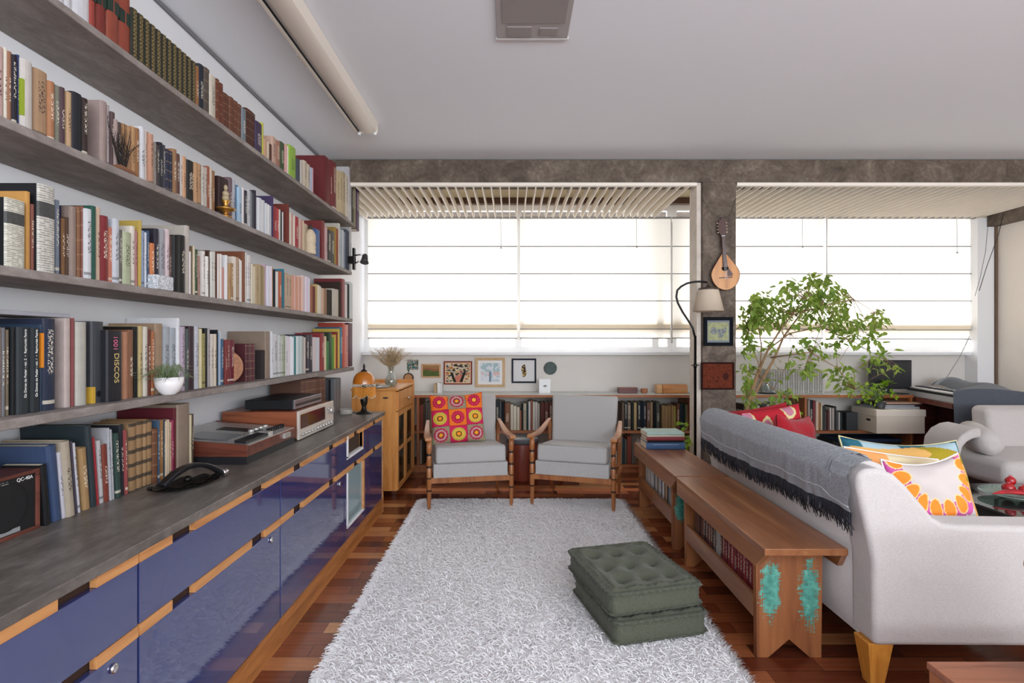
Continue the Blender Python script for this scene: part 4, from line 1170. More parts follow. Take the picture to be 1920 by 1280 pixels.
def bench(y0, y1, label):
    root = E('wooden_bench', (1.155, (y0 + y1) / 2, 0), label, 'bench', 'low wooden benches behind the sofa')
    L = root.location
    mp1 = patch_mat('bench_end_painted', -.085, .28, .075, .26)
    top = MB().box(.995, 1.325, y0, y1, .462, .49)
    top.build('tabletop', m_bench, root, off=L, bevel=.003)
    for s_, xo in ((-1, .998), (1, 1.322)):
        xi = xo - s_ * .022; fl = -s_ * 0 + s_ * .020
        a0, a1 = y0 + .004, y1 - .004
        ap = MB().hexa([(xo + s_ * .016 - s_ * .022, a0 + .055, .400), (xo + s_ * .016, a0 + .055, .400), (xo + s_ * .016, a1 - .055, .400), (xo + s_ * .016 - s_ * .022, a1 - .055, .400),
                        (xi, a0, .463), (xo, a0, .463), (xo, a1, .463), (xi, a1, .463)])
        ap.build('apron', m_bench, root, off=L, weld=True)
    for yl in (y0 + .105, y1 - .135):
        pts = [(1.012, 0), (1.06, 0), (1.146, .075), (1.232, 0), (1.280, 0), (1.285, .462), (1.008, .462)]
        MB().prism(pts, yl, yl + .030, 'y').build('end_panel', mp1 if yl < y0 + .2 else m_bench_end, root, off=L, bevel=.002)
    MB().box(1.010, 1.030, y0 + .135, y1 - .135, .155, .245).build('lower_rail', m_bench, root, off=L, bevel=.002)
    MB().box(1.030, 1.270, y0 + .135, y1 - .135, .165, .183).build('book_board', m_bench, root, off=L)
    MB().box(1.262, 1.280, y0 + .135, y1 - .135, .155, .245).build('lower_rail', m_bench, root, off=L, bevel=.002)
    return root
bench(2.10, 3.235, 'wooden bench with teal flaking paint on its end, holding a row of red volumes')
bench(3.25, 4.36, 'wooden bench with a stack of books on top, nearer the window')
# books standing under the benches, spines towards the rug
rr = random.Random(11)
y = 2.245; cols = ['9a1c24', '8c1a22', '9c2028', '84181e', 'a02630', '90222a', '981e26', '8a1c28', 'a4303a', '942028', '7c1c24', '9a2830', '6c3c30', 'b0a8a0', 'c0b8b0', '746058', '5c3830', '8a4a3c', '6a2c28', '54302c', '7c4838', '4c2c28', '6c4030']
k = 0
while y < 3.03:
    t = rr.uniform(.026, .040)
    put_book((1.048, y + t, .1833), t - .0015, rr.uniform(.205, .216), .17, cols[min(k, len(cols) - 1)], 'volumes on the board of the bench with teal flaking paint', rz=PI, mat='title')
    y += t + .0006; k += 1
y = 3.40; cols = ['c8c0bc', 'b0a8a4', 'd8d4d0', '8c8c90', '2c2c30', 'c09c74', '7a5440', 'e0dcd4', '3c5068', 'd0ccc8', 'b4b0ac', '8a7a6c', 'd8ccbc', 'a8a4a4', '6c6468', 'c8c4c0', 'd8d8d8', 'b8b0a8', 'ccc8c4']
k = 0
while y < 4.16:
    t = rr.uniform(.022, .05)
    put_book((1.048, y + t, .1833), t - .0015, rr.uniform(.19, .212), .17, cols[k % len(cols)], 'volumes on the board of the bench nearer the window', rz=PI)
    y += t + .0006; k += 1
# stack on the far bench
zz = .4905
for (hx, w, h, d, rz, lab) in [('3c6494', .052, .295, .19, 0, 'thick blue hardback with a white spine panel, bottom of the stack on the bench'), ('1c2026', .014, .28, .19, 1.5, 'thin black book between the blue and the red books on the bench'), ('9c2c30', .026, .29, .185, -.5, 'red book in the middle of the stack on the bench'), ('d8ccb8', .016, .282, .195, 1, 'cream book just under the mint topmost one in the stack on the bench'), ('b8dcd0', .018, .285, .20, .4, 'pale mint book on top of the stack on the bench')]:
    # lying flat: spine towards the camera
    o = put_book((0, 0, 0), w, h, d, hx, 'stack of books on the bench', flat=Euler((0, 0, 0)), mat='bare', label=lab)
    M = Matrix(((0, 0, 1, 0), (-1, 0, 0, 0), (0, 1 if False else 1, 0, 0), (0, 0, 0, 1)))
    M = Matrix(((0, 0, 1, 0), (-1, 0, 0, 0), (0, -1, 0, w), (0, 0, 0, 1)))
    M = Matrix.Translation((1.02 + (.3 - h) / 2, 4.06, zz)) @ Matrix.Rotation(R(rz), 4, 'Z') @ M
    o.matrix_world = M
    if hx == '3c6494':
        MB().box(0, .0045, w * .25, w * .52, h * .16, h * .84).build('spine_panel', plain('white_panel', 'dfe2e6', .5), o)
    if hx == '9c2c30':
        MB().box(0, .0045, w * .35, w * .6, h * .42, h * .58).build('spine_panel', plain('pink_panel', 'e0a098', .5), o)
    zz += w + .0008
# ------------------------------------------------------------------ white sofa with its back to the benches
SY0, SY1 = 1.985, 3.62
def sofa():
    root = E('sofa', (1.75, (SY0 + SY1) / 2, 0), 'white canvas sofa with a high back, grey throw over its back', 'sofa')
    L = root.location
    def off(pts): return pts
    # back: raked outwards at the foot, soft rounded crown
    def arc(cx, cz, r, a0, a1, n=6):
        return [(cx + r * math.cos(R(a0 + (a1 - a0) * i / n)), cz + r * math.sin(R(a0 + (a1 - a0) * i / n))) for i in range(n + 1)]
    back = [(1.352, .17), (1.350, .49)] + arc(1.366, .757, .078, 180, 90, 6) + arc(1.40, .765, .072, 90, 20, 5) + [(1.52, .46), (1.52, .17)]
    MB().prism(back, SY0 + .10, SY1 - .10, 'y', smooth=True).build('backrest', m_sofa, root, off=L)
    # arms: high at the back, sweeping down to a flat top
    arm = [(1.350, .17), (1.346, .49), (1.288, .76)] + arc(1.333, .785, .045, 180, 100, 4) + [(1.37, .832), (1.43, .808), (1.475, .765), (1.53, .70), (1.572, .650), (1.61, .628), (1.68, .620), (2.16, .612)] + arc(2.17, .572, .04, 90, 0, 4) + [(2.21, .165)]
    for a, b_ in ((SY0, SY0 + .14), (SY1 - .14, SY1)):
        MB().prism(arm, a, b_, 'y', smooth=True).build('arm', m_sofa, root, off=L, bevel=.022, bseg=4)
    seam = [(x, SY0 + .0, z) for x, z in arm]
    MB().box(1.50, 2.19, SY0 + .13, SY1 - .13, .165, .33).build('base', m_sofa, root, off=L, bevel=.01)
    ym = (SY0 + SY1) / 2
    for a, b_ in ((SY0 + .142, ym - .003), (ym + .003, SY1 - .142)):
        MB().box(1.50, 2.20, a, b_, .33, .47).build('seat_cushion', m_sofa, root, off=L, bevel=.03, bseg=4)
    lw = wood('sofa_leg_wood', 'b06a22', 'd8943e', 'z', .35)
    for x, y in ((1.385, SY0 + .06), (1.385, SY1 - .10), (2.12, SY0 + .06), (2.12, SY1 - .10)):
        s_ = -1 if y < 2.5 else 1
        MB().hexa([(x - .026, y - .026, 0), (x + .026, y - .026, 0), (x + .026, y + .026, 0), (x - .026, y + .026, 0), (x - .048, y - .045, .172), (x + .048, y - .045, .172), (x + .048, y + .045, .172), (x - .048, y + .045, .172)]).build('leg', lw, root, off=L, bevel=.004)
sofa()
# throw draped over the sofa back
def throw():
    m, nt, b = new_mat('grey_throw_weave')
    v = coords(nt, (30, 300, 300))
    n = N(nt, 'ShaderNodeTexNoise', Scale=1.0, Detail=3.0); nt.links.new(v, n.inputs['Vector'])
    nt.links.new(ramp(nt, n.outputs[0], [(.35, '7d8187'), (.65, 'b2b6bb')]), b.inputs['Base Color'])
    b.inputs['Roughness'].default_value = .95
    dark = plain('throw_fringe', '2b2c33', .95)
    line = plain('throw_stripe', 'd4d6da', .9)
    y0, y1 = SY0 + .03, SY1 - .02
    # cross-section (x, z) from the hanging hem on the outer face over the crown to the inside
    sec = [(1.300, .630), (1.290, .68), (1.280, .73), (1.274, .785), (1.288, .825), (1.325, .851), (1.37, .858), (1.42, .848), (1.465, .80), (1.50, .73), (1.52, .66)]
    cum = [0]
    for a, b_ in zip(sec, sec[1:]): cum.append(cum[-1] + math.dist(a, b_))
    T = cum[-1]
    def at(s):
        s = max(0, min(T, s))
        for i in range(len(sec) - 1):
            if s <= cum[i + 1]:
                f = (s - cum[i]) / (cum[i + 1] - cum[i])
                return (sec[i][0] + (sec[i + 1][0] - sec[i][0]) * f, sec[i][1] + (sec[i + 1][1] - sec[i][1]) * f, i)
        return (*sec[-1], len(sec) - 2)
    def hem(u):     # how far the hem rises at position u (0 near, 1 far)
        return .012 + .010 * math.sin(5 * u + 1) + .005 * math.sin(23 * u) + .02 * max(0, u - .85) / .15
    def fn(u, v):
        s0 = hem(u)
        k_ = min(1, max(0, (u - .075) / .03))
        s = s0 + (T * (.50 + .50 * k_) - s0) * v
        x, z, i = at(s)
        w = max(0, 1 - v * 2.2)
        fold = .006 * math.sin(46 * u + 2 * math.sin(7 * u)) * w + .004 * math.sin(91 * u + 1) * w + .003 * math.sin(23 * u + 9 * v)
        y = y0 + (y1 - y0) * u + .012 * math.sin(12 * v + 3 * u)
        if z > .8: return (x, y, z + abs(fold) * .6 + .004)
        return (x - .007 - abs(fold) * (1 if x < 1.4 else -1) - (0 if x < 1.4 else -.014), y, z + .002)
    root = E('throw_blanket', (1.32, 2.8, .60), 'grey woven throw with dark fringe draped along the back of the white sofa', 'throw')
    L = root.location
    MB().grid(fn, 150, 36).build('cloth', m, root, off=L)
    MB().tube([Vector(fn(i / 150, .10)) + Vector((-.0015, 0, 0)) for i in range(151)], .0018, 4).build('stripe', line, root, off=L)
    rr = random.Random(2); fr = MB()
    for i in range(460):
        u = (i + rr.random()) / 460
        p = Vector(fn(u, 0))
        ln = rr.uniform(.045, .085)
        q = p + Vector((rr.uniform(-.008, .004), rr.uniform(-.012, .012), -ln * .5))
        r_ = p + Vector((rr.uniform(-.004, .012), rr.uniform(-.02, .02), -ln))
        fr.tube([p + Vector((0, 0, .006)), q, r_], [.0028, .0024, .0012], 4)
    fr.build('fringe', dark, root, off=L)
throw()
# cushions on the sofa
def stripes(x, z, y):
    if z > .90 + .02 * math.sin(9 * x): return 'd0b850' if abs(x - .25) < .2 else '1f5068'
    if z > .68 + .05 * math.sin(4 * x): return '2c6474' if math.sin(6 * x + 1) > .2 else 'a4bcc4'
    q = math.sin(3.2 * x + .6 * math.sin(9 * z))
    if z > -.1: return 'a08e24' if q > .35 else 'd8a860'
    return 'e0a860' if q > -.4 else 'a09030'
m_pipe = plain('cushion_piping', 'd8cf9a', .8); m_pipew = plain('white_piping', 'e4ddd8', .8)
pillow('striped_cushion', .57, .385, .17, (1.90, 2.50, .475), (R(-24), R(2), R(-2)), 'wide yellow, sand and teal painted cushion leaning inside the near sofa arm', stripes, 'cushions on the white sofa', trim=m_pipe, seed=5, sag=.03)
def pompom(x, z, y):
    r = math.sin(9 * x + 3 * z)
    if z > .55: return 'e8a060' if x < -.2 else 'd8c8a4'
    if z > .35: return '4a3c34' if r > .4 else ('d89088' if r < -.3 else 'c8b890')
    return 'd4c8b4'
pillow('patterned_cushion', .46, .335, .10, (1.73, 2.37, .475), (R(-20), R(8), R(3)), 'beige and orange patterned cushion wedged between the striped and flowered ones', pompom, 'cushions on the white sofa', trim=m_pipew, seed=8)
def flower(x, z, y):
    cx, cz = x * .98 - .06, (z - .72) * .80
    r = math.hypot(cx, cz); an = math.atan2(cz, cx)
    k = 17; st = 2 * PI / k
    da = (an + PI) % st - st / 2
    e1 = math.hypot((r - .80) / .20, da / (st * .46))
    if e1 < .86: return 'ec8a30'
    if e1 < 1.0: return 'f2c890'
    if r < .70: return 'c8bdb9'
    if math.hypot((r - .98) / .13, (abs(da) - st / 2) / (st * .5)) < 1: return 'cc5ca0'
    if r < .98: return 'bc4e92'
    s = abs(math.sin(an * k / 2))
    q = int((x + 1) * 3.5) + int((z + 1) * 3.5)
    if r < 1.24: return '221c22' if math.sin(an * k / 2) > .1 else 'cfc8c6'
    return 'cfc8c6'
pillow('flowered_cushion', .345, .345, .12, (1.80, 2.235, .475), (R(-15), R(-4), R(2)), 'cushion with a big orange and pink petal ring on white, at the near sofa arm', flower, 'cushions on the white sofa', n=110, trim=m_pipew, seed=9, sag=.03)
tas = MB()
for k in range(14): tas.tube([(1.99, 2.20, .628), (1.985 + .018 * math.sin(k * 1.7), 2.20 + .012 * math.cos(k * 2.3), .60 - .002 * k % 3)], .0018, 4)
m_red = fabric('red_cotton', '86141e', 'ae222e', 200, big=.3)
def redp(x, z, y): return 'ae1f2b'
def bird(x, z, y):
    q = math.sin(4 * x + 6 * z) + math.sin(9 * x - 3 * z)
    return 'b0202e' if q < .3 else 'd4c890' if q < .9 else 'b8788c'
pillow('red_cushion', .42, .40, .16, (1.665, 3.14, .475), (R(-4), R(6), R(38)), 'plain red cushion at the window end of the sofa, poking above its back', None, 'red cushions on the white sofa', mat=m_red, seed=12, sag=.02)
pillow('red_cushion', .42, .42, .13, (1.66, 3.31, .475), (R(-4), R(-6), R(14)), 'red cushion with pale printed leaves tucked behind the plain red one', bird, 'red cushions on the white sofa', seed=13, trim=m_red)
pillow('red_cushion', .42, .42, .12, (1.62, 3.44, .475), (R(2), R(-8), R(6)), 'red piped cushion rearmost of those at the window end of the sofa', None, 'red cushions on the white sofa', mat=m_red, seed=14)

# ------------------------------------------------------------------ arc floor lamp beside the pillar
def floor_lamp():
    x, y = 1.487, 4.33
    root = E('floor_lamp', (x, y, 0), 'black floor lamp with a curved neck and cream cone shade beside the pillar', 'floor lamp')
    L = root.location
    MB().lathe([(.12, 0), (.12, .012), (.10, .022), (.015, .03)], 28, x, y).build('base', m_blackmetal, root, off=L)
    MB().lathe([(.0105, .03), (.0105, 1.10), (.014, 1.10), (.014, 1.135), (.0105, 1.135), (.0105, 1.36)], 12, x, y).build('pole', m_blackmetal, root, off=L)
    pts = [(1303, 632), (1299, 615), (1290, 600), (1280, 585), (1271, 568), (1268, 556), (1270, 544), (1277, 537), (1288, 531), (1302, 528), (1316, 527.5), (1326, 529)]
    path = []
    for px, py in pts: path.append(P(px, py, y))
    path = [(x, y, 1.34)] + path[1:]
    MB().tube(path, .0085, 10).build('neck', m_blackmetal, root, off=L)
    c = P(1328, 541, y)
    MB().lathe([(.010, .045), (.012, .03), (.03, .01), (.078, .004), (.081, 0), (.081, -.012)], 24, c.x, y, c.z, cap=False).build('shade_cap', plain('lamp_cap', '40342c', .4), root, off=L)
    MB().lathe([(.079, 0), (.122, -.178), (.1205, -.178), (.0775, 0)], 32, c.x, y, c.z - .006, cap=False).build('lamp_shade', translucent('cream_shade', 'e2d2bd', .25), root, off=L)
    MB().sphere((c.x, y, c.z - .09), .03, 12, 8).build('bulb', m_white, root, off=L)
    MB().lathe([(.008, -.075), (.008, 0)], 8, c.x, y, c.z + .01).build('socket', m_blackmetal, root, off=L)
    MB().box(x - .03, x + .03, y - .008, y + .008, 1.115, 1.125).build('switch', m_blackmetal, root, off=L, bevel=.003)
floor_lamp()
# ------------------------------------------------------------------ mandolin hanging on the pillar
def mandolin():
    y = BY - .045
    c = P(1360, 513, y)
    root = E('mandolin', (c.x, y, c.z), 'pear-shaped honey-coloured mandolin hanging from a cord on the concrete pillar', 'mandolin')
    L = root.location; s = y / 1000
    tp = wood('spruce_top', 'a9662a', 'cc8a3e', 'z', .3, coat=.3)
    out = []
    for i in range(48):
        a = 2 * PI * i / 48
        x = math.sin(a); z = -math.cos(a)
        up = max(0, z)
        rx = .118 * (1 - .62 * up ** 1.5)
        out.append((rx * x, .135 * z + (.045 * up ** 2)))
    tilt = Matrix.Rotation(R(-4), 4, 'Y')
    b_ = MB(); n = len(out)
    rings = [(1.0, -.002), (1.0, .014), (.93, .026), (.78, .036), (.45, .0395)]
    vs = []
    for f, yy in rings: vs += [(p[0] * f, yy, p[1] * f) for p in out]
    fs = [tuple(range(n - 1, -1, -1))] + [(i + r * n, (i + 1) % n + r * n, (i + 1) % n + (r + 1) * n, i + (r + 1) * n) for r in range(len(rings) - 1) for i in range(n)] + [tuple(range((len(rings) - 1) * n, len(rings) * n))]
    b_.add([tilt @ Vector(v) for v in vs], fs, 0, True)
    b_.build('body', tp, root, smooth=True).data.materials[0] = wood('mandolin_back', '7c4422', 'a0622e', 'z', .3)
    t_ = MB().add([tilt @ Vector((p[0] * 1.0, -.0035, p[1] * 1.0)) for p in out], [tuple(range(n - 1, -1, -1))])
    t_.add([tilt @ Vector((p[0] * 1.0, -.0022, p[1] * 1.0)) for p in out] , [tuple(range(n))])
    t_.build('soundboard', tp, root)
    bd = MB(); bd.tube([tilt @ Vector((p[0] * 1.005, -.002, p[1] * 1.005)) for p in out + out[:1]], .0028, 6, cap=False); bd.build('binding', plain('dark_binding', '4a2414', .4), root)
    MB().lathe([(.030, 0), (.030, .001)], 24, M=tilt @ Matrix.Translation((0, -.0046, .045)) @ Matrix.Rotation(R(90), 4, 'X') @ Matrix.Diagonal((1, .75, 1, 1))).build('sound_hole', plain('hole_dark', '120a06', .9), root)
    nk = MB().add([tilt @ Vector(v) for v in [(-.020, -.011, .055), (.020, -.011, .055), (.020, 0, .055), (-.020, 0, .055), (-.013, -.011, .315), (.013, -.011, .315), (.013, .012, .315), (-.013, .012, .315)]], [(3, 2, 1, 0), (4, 5, 6, 7), (0, 1, 5, 4), (1, 2, 6, 5), (2, 3, 7, 6), (3, 0, 4, 7)])
    nk.build('neck', plain('neck_rosewood', '4e2c20', .35), root, bevel=.003)
    hdp = [(-.014, .315), (.014, .315), (.032, .36), (.030, .42), (.020, .445), (.006, .452), (.0, .47), (-.006, .452), (-.026, .44), (-.036, .40), (-.034, .35)]
    h_ = MB().prism([(p[0], p[1]) for p in hdp], -.010, .006, 'y'); h_.v = [tuple(tilt @ Vector(v)) for v in h_.v]
    ho = h_.build('headstock', plain('headstock_wood', '4a2a22', .4), root)
    for s_ in (-1, 1):
        for k in range(4):
            q = tilt @ Vector((s_ * (.036), -.002, .345 + .026 * k))
            MB().sphere(q, .007, 8, 5, sc=(1.3, .6, .8)).build('tuning_peg', plain('bone_peg', 'b8a890', .4), ho)
    nt_ = MB().box(-.015, .015, -.014, -.010, .312, .317); nt_.v = [tuple(tilt @ Vector(v)) for v in nt_.v]; nt_.build('nut', m_white, root)
    br = MB().box(-.055, .055, -.013, -.004, -.035, -.029); br.v = [tuple(tilt @ Vector(v)) for v in br.v]; br.build('bridge', plain('bridge_dark', '2e1a12', .4), root)
    pg = MB().prism([(.012, .015), (.034, .040), (.062, -.010), (.05, -.022), (.012, -.022)], -.0046, -.0038, 'y'); pg.v = [tuple(tilt @ Vector(v)) for v in pg.v]
    pg.build('pick_guard', plain('pick_guard', '4a2618', .25), root)
    st = MB()
    for k in range(4):
        x = -.0105 + .007 * k
        st.tube([tilt @ Vector((x * 1.1, -.0135, -.125)), tilt @ Vector((x, -.0155, -.03)), tilt @ Vector((x * .8, -.0145, .312)), tilt @ Vector((x * 1.2, -.012, .36))], .0006, 4)
    st.build('strings', m_chrome, root)
    hp = tilt @ Vector((0, 0, .465))
    cd = MB().tube([(1.602 - L.x, -.0 + .035, P(1303, 374, BY).z - L.z), hp + Vector((-.08, .0, .035)), hp, hp + Vector((.07, .0, .02)), (1.884 - L.x, .035, P(1380, 372, BY).z - L.z)], .0016, 5)
    cd.build('hanging_cord', m_black, root)
mandolin()
# pictures on the pillar
def framed(name, x0, x1, y0, y1, Y, label, fw, fcol, colour, group=None, mount=None, depth=.018, frough=.4, n=60, lip=None):
    a = P(x0, y0, Y); b_ = P(x1, y1, Y); w, h = b_.x - a.x, a.z - b_.z
    root = E(name, ((a.x + b_.x) / 2, Y + depth, b_.z), label, 'picture', group)
    fm = fcol if not isinstance(fcol, str) else plain('frame_' + fcol, fcol, .8, spec=.15, noise=.15, nscale=40)
    w2 = w / 2
    f = MB().box(-w2, w2, -depth, 0, 0, fw).box(-w2, w2, -depth, 0, h - fw, h).box(-w2, -w2 + fw, -depth, 0, fw, h - fw).box(w2 - fw, w2, -depth, 0, fw, h - fw)
    f.build('frame', fm, root, bevel=.0015)
    iw, ih = w2 - fw, (h - 2 * fw) / 2; cz = h / 2
    if mount:
        MB().box(-iw, iw, -depth * .5, -.001, cz - ih, cz + ih).build('mount', plain('mount_' + mount[0], mount[0], .9), root)
        iw, ih = iw * mount[1], ih * mount[1]
    o = MB().grid(lambda u, v: ((2 * u - 1) * iw, -depth * .55 - .0006, cz + (2 * v - 1) * ih), n, n, smooth=False).build('print', m_vcol, root)
    paint(o, lambda co: colour(co.x / iw, (co.z - cz) / ih))
    return root
def nz(x, z, s=1.0, k=0):
    from mathutils import noise
    return noise.noise(Vector((x * s, z * s, k * 7.3)))
def insect(x, z):
    if abs(x) > .93 or z > .80 or z < -.80: return '7c828c'
    d1 = math.hypot((x + .42) / .28, (z - .05) / .34); d2 = math.hypot((x - .25) / .42, (z - .02) / .22); d3 = math.hypot((x - .62) / .12, (z - .15) / .25)
    if min(d1, d2, d3) < 1 or math.hypot((x - .2) / .22, (z + .32) / .28) < 1: return '6c7480' if nz(x, z, 6) > 0 else '8c9088'
    return 'a4a87e' if nz(x, z, 3) > 0 else '989c78'
framed('wall_picture', 1320, 1375, 594, 648, BY - .028, 'small dark square frame with a pale green insect print, below the mandolin', .028, '0f1318', insect, 'frames on the concrete pillar')
def carve(x, z):
    q = abs(math.sin(7 * x + 3 * nz(x, z, 2.4) * 3)) * abs(math.sin(8 * z + 3 * nz(z, x, 2.2, 1) * 3))
    if math.hypot((x - .55) / .2, (z + .05) / .3) < 1: return '3a1610'
    return '3c160c' if q < .14 else '6e3019' if q < .6 else '5c2614'
framed('wall_picture', 1315.5, 1377, 679, 730, BY - .03, 'carved red-brown relief plaque in a dark frame, lower on the pillar', .012, '260b08', carve, 'frames on the concrete pillar')

# ------------------------------------------------------------------ long low bookcase under the window
BF, ZB = 5.35, .78
def bookcase(x0, x1, divs, label, ends=(True, True)):
    root = E('bookcase', ((x0 + x1) / 2, 5.55, 0), label, 'bookcase', 'long low bookcases under the window')
    L = root.location
    MB().box(x0, x1, BF, 5.755, ZB - .022, ZB).build('top_board', [plain('pale_top_laminate', 'cdd4d2', .3)], root, off=L)
    MB().box(x0, x1, BF - .012, BF, ZB - .026, ZB + .001).build('top_edge', m_red_wood, root, off=L)
    MB().box(x0, x1, BF + .01, 5.755, .395, .418).build('shelf', m_red_wood, root, off=L)
    MB().box(x0, x1, BF + .01, 5.755, .05, .075).build('shelf', m_red_wood, root, off=L)
    MB().box(x0, x1, BF + .03, BF + .045, 0, .05).build('plinth', m_red_wood, root, off=L)
    for d in divs:
        MB().box(d - .011, d + .011, BF + .004, 5.755, 0, ZB - .022).build('divider', wood('divider_wood', '7d4324', 'a9683c', 'z', .45), root, off=L)
bookcase(-1.45, 1.83, [-1.44, -.944, .50, 1.80], 'long low wooden bookcase behind the two armchairs')
bookcase(1.86, 4.02, [1.87, 2.95, 4.008], 'long low wooden bookcase behind the sofa, carrying the monitor')
def row_front(x, xe, z, data, row, y=BF + .05, seed=3, lean=None):
    """books facing the camera; data: hex, thickness, height"""
    for i, (hx, t, h) in enumerate(data):
        if x + t > xe: break
        put_book((x, y + ((i * 7) % 5) * .004, z + .0004), t - .001, h, min(.19, h * .72), hx, row, rz=-PI / 2, mat='title' if i % 3 else 'bare')
        x += t + .0004
def rnd_row(seed, n, pal, t=(.016, .04), h=(.19, .26)):
    rr = random.Random(seed)
    return [(rr.choice(pal), rr.uniform(*t), rr.uniform(*h)) for _ in range(n)]
X_ = lambda px, Y=BF + .05: (px - 960) * Y / 1000
mid = [('2c2c30', .03, .29), ('c8c0a0', .028, .26), ('2a2c30', .04, .30), ('55585c', .022, .29), ('1c2026', .030, .29), ('8a4f26', .058, .275), ('d8ccb4', .030, .262), ('e0d4bc', .034, .245), ('d8ccb0', .030, .235), ('b06850', .018, .20), ('2c2c2c', .016, .27), ('c8bc9c', .034, .27), ('2c4848', .018, .262), ('dcdcd8', .022, .29), ('a86048', .020, .30), ('e0d8c8', .024, .29), ('d8d0c4', .026, .285), ('c8c0b0', .024, .27), ('b85c44', .032, .27), ('60646c', .018, .265), ('a88058', .022, .25), ('d0c0a4', .020, .24), ('303038', .022, .30), ('b0a8a4', .026, .30), ('5a5c64', .018, .28)]
row_front(X_(918), X_(1013), .418, mid, 'books on the low shelf between the armchairs')
row_front(X_(1013), X_(1045), .418, [('6c3426', .042, .28), ('74382a', .044, .28), ('6a3024', .042, .28), ('70382c', .042, .28)], 'books on the low shelf between the armchairs')
dk = ['746050', '1e2630', '22303c', '7c6c5c', '2a302e', 'c0a468', '1c2836', '20303c', '88705c', 'ac9064', '9c7c64', '1c2024', '585c50', '6c4c38']
row_front(X_(1166), X_(1240), .418, [(c, .026 + .006 * (i % 3), .278 + .006 * (i % 2)) for i, c in enumerate(['746050', '1e2630', '84705c', '2c322e', 'c0a468', '20282c', '1c2c3c', '1e2e3e', '7c5844', 'ac9064', '1c2024', '585c50', '201c1c', '98785c'])], 'dark volumes on the low shelf nearer the pillar')
row_front(X_(1241), X_(1294), .418, [('a08050', .034, .25), ('ac8854', .030, .245), ('a4804c', .034, .25), ('b08c58', .024, .25), ('a8a030', .024, .245), ('7c4430', .034, .27), ('26343c', .026, .27), ('1c2c34', .022, .265), ('38502c', .016, .27), ('a08060', .024, .255)], 'dark volumes on the low shelf nearer the pillar')
row_front(X_(781), X_(812), .418, rnd_row(4, 9, ['58483c', 'd0c8bc', '787068', 'a05038', '40302c', 'c8b490'], (.018, .03), (.24, .29)), 'books on the low shelf beside the pine cabinet')
row_front(X_(781), X_(800), .075, rnd_row(9, 6, ['58483c', 'a08c78', '787068', '404c50', '40302c', 'c8b490'], (.018, .03), (.24, .29)), 'books on the bottom board beside the pine cabinet')
row_front(X_(1162), X_(1198), .075, rnd_row(14, 9, ['b0aca8', 'd0c8bc', '787068', 'a05038', '38484c', 'a84438'], (.018, .03), (.24, .29)), 'books on the bottom board behind the empty armchair')
row_front(X_(1390), X_(1503), .418, [(c, .026 + .004 * (i % 4), .20 + .012 * ((i * 5) % 7)) for i, c in enumerate(['d8ccbc', '584c44', 'a87c54', 'd0c4b0', '3c4044', 'e0d8c8', '6c4c3c', 'b89068', 'c8c0b4', '28303c', 'c08c5c', 'dcd4c4', '84705c', '30302c', 'c8c0b0', 'a86c48', 'd8ccb8', '50443c'])], 'books on the low shelf under the indoor tree')
row_front(X_(1516), X_(1609), .418, [('d8ccc0', .012, .305), ('20222a', .038, .305), ('8c3440', .026, .30), ('e0c4b0', .024, .295), ('b88048', .022, .28), ('d0bc9c', .018, .275), ('3c4440', .034, .245), ('60504c', .016, .19), ('6c3c40', .026, .20), ('c8c0b8', .020, .225), ('b0a8a0', .022, .225), ('3c3430', .026, .24), ('50545c', .022, .19), ('e0dcd8', .010, .18), ('343c3c', .03, .18)], 'books on the low shelf beside the cream storage box')
# row of pale magazines on top
xx = X_(1441, 5.55)
for i in range(22):
    hx = ['ccc8c2', 'd8d4ce', 'c4c0ba', 'd0ccc4'][i % 4]
    put_book((xx, 5.50, ZB + .0004), .0225, .245 - .004 * (i % 3), .17, hx, 'pale magazines in a row on the bookcase top', rz=-PI / 2, name='magazine', hard=False, mat='title' if i % 4 == 0 else 'bare')
    xx += .0252
# ------------------------------------------------------------------ small pictures on the wall under the window
WYF = 5.758
grpP = 'pictures on the wall behind the armchairs'
def leafphoto(x, z):
    q = nz(x, z, 3.2, 2) + .4 * nz(x, z, 9, 3)
    return '2e6468' if q > .18 else 'd8d4c8' if q > .02 else '8c6450' if q > -.15 else '345040'
def landscape(x, z):
    q = z + .12 * math.sin(3 * x)
    return 'a07850' if q > .45 else '946044' if q > .05 else '5c6838' if nz(x, z, 6, 4) > -.1 else '4a5a30'
def crowd(x, z):
    q = nz(x, z, 4.5, 5); w = nz(x, z, 9, 6)
    if z < .05 and abs(abs(x) - .55 - .3 * z) < .12: return '2c2824'
    if z < -.25 and abs(x - .1) < .35: return 'c87c68'
    return '3c3430' if q > .25 else 'd8b048' if w > .25 else 'c8b8a0' if q > 0 else '5c6484' if w < -.25 else 'b06048' if q < -.22 else 'e0d4c0'
def aqua(x, z):
    q = nz(x, z, 3, 7)
    if z > .1: return 'a8c0c4' if q > -.05 else 'd8dce0'
    if abs(x) < .12: return '7c8c9c'
    return 'd8b8b4' if q > .1 and z > -.4 else 'dcdee2' if q > -.15 else 'b8c8d0'
def figure(x, z):
    d = math.hypot((x + .05 * math.sin(6 * z)) / .22, z / .62)
    if d < 1: return '3a302c' if nz(x, z, 7, 8) > -.05 else 'c8a868'
    return 'd8d6d6'
framed('wall_picture', 763, 784.5, 674, 693, WYF - .004, 'small unframed teal and white photograph on the wall above the clock', .001, 'c8c4bc', leafphoto, grpP, depth=.004)
framed('wall_picture', 790, 826, 682, 708, WYF - .018, 'small landscape picture in a pale wood frame', .016, 'c8a078', landscape, grpP)
framed('wall_picture', 832, 885, 677, 720.5, WYF - .018, 'busy painting of many people in a thin dark red frame', .012, '7c2c20', crowd, grpP, mount=('d8b898', .90))
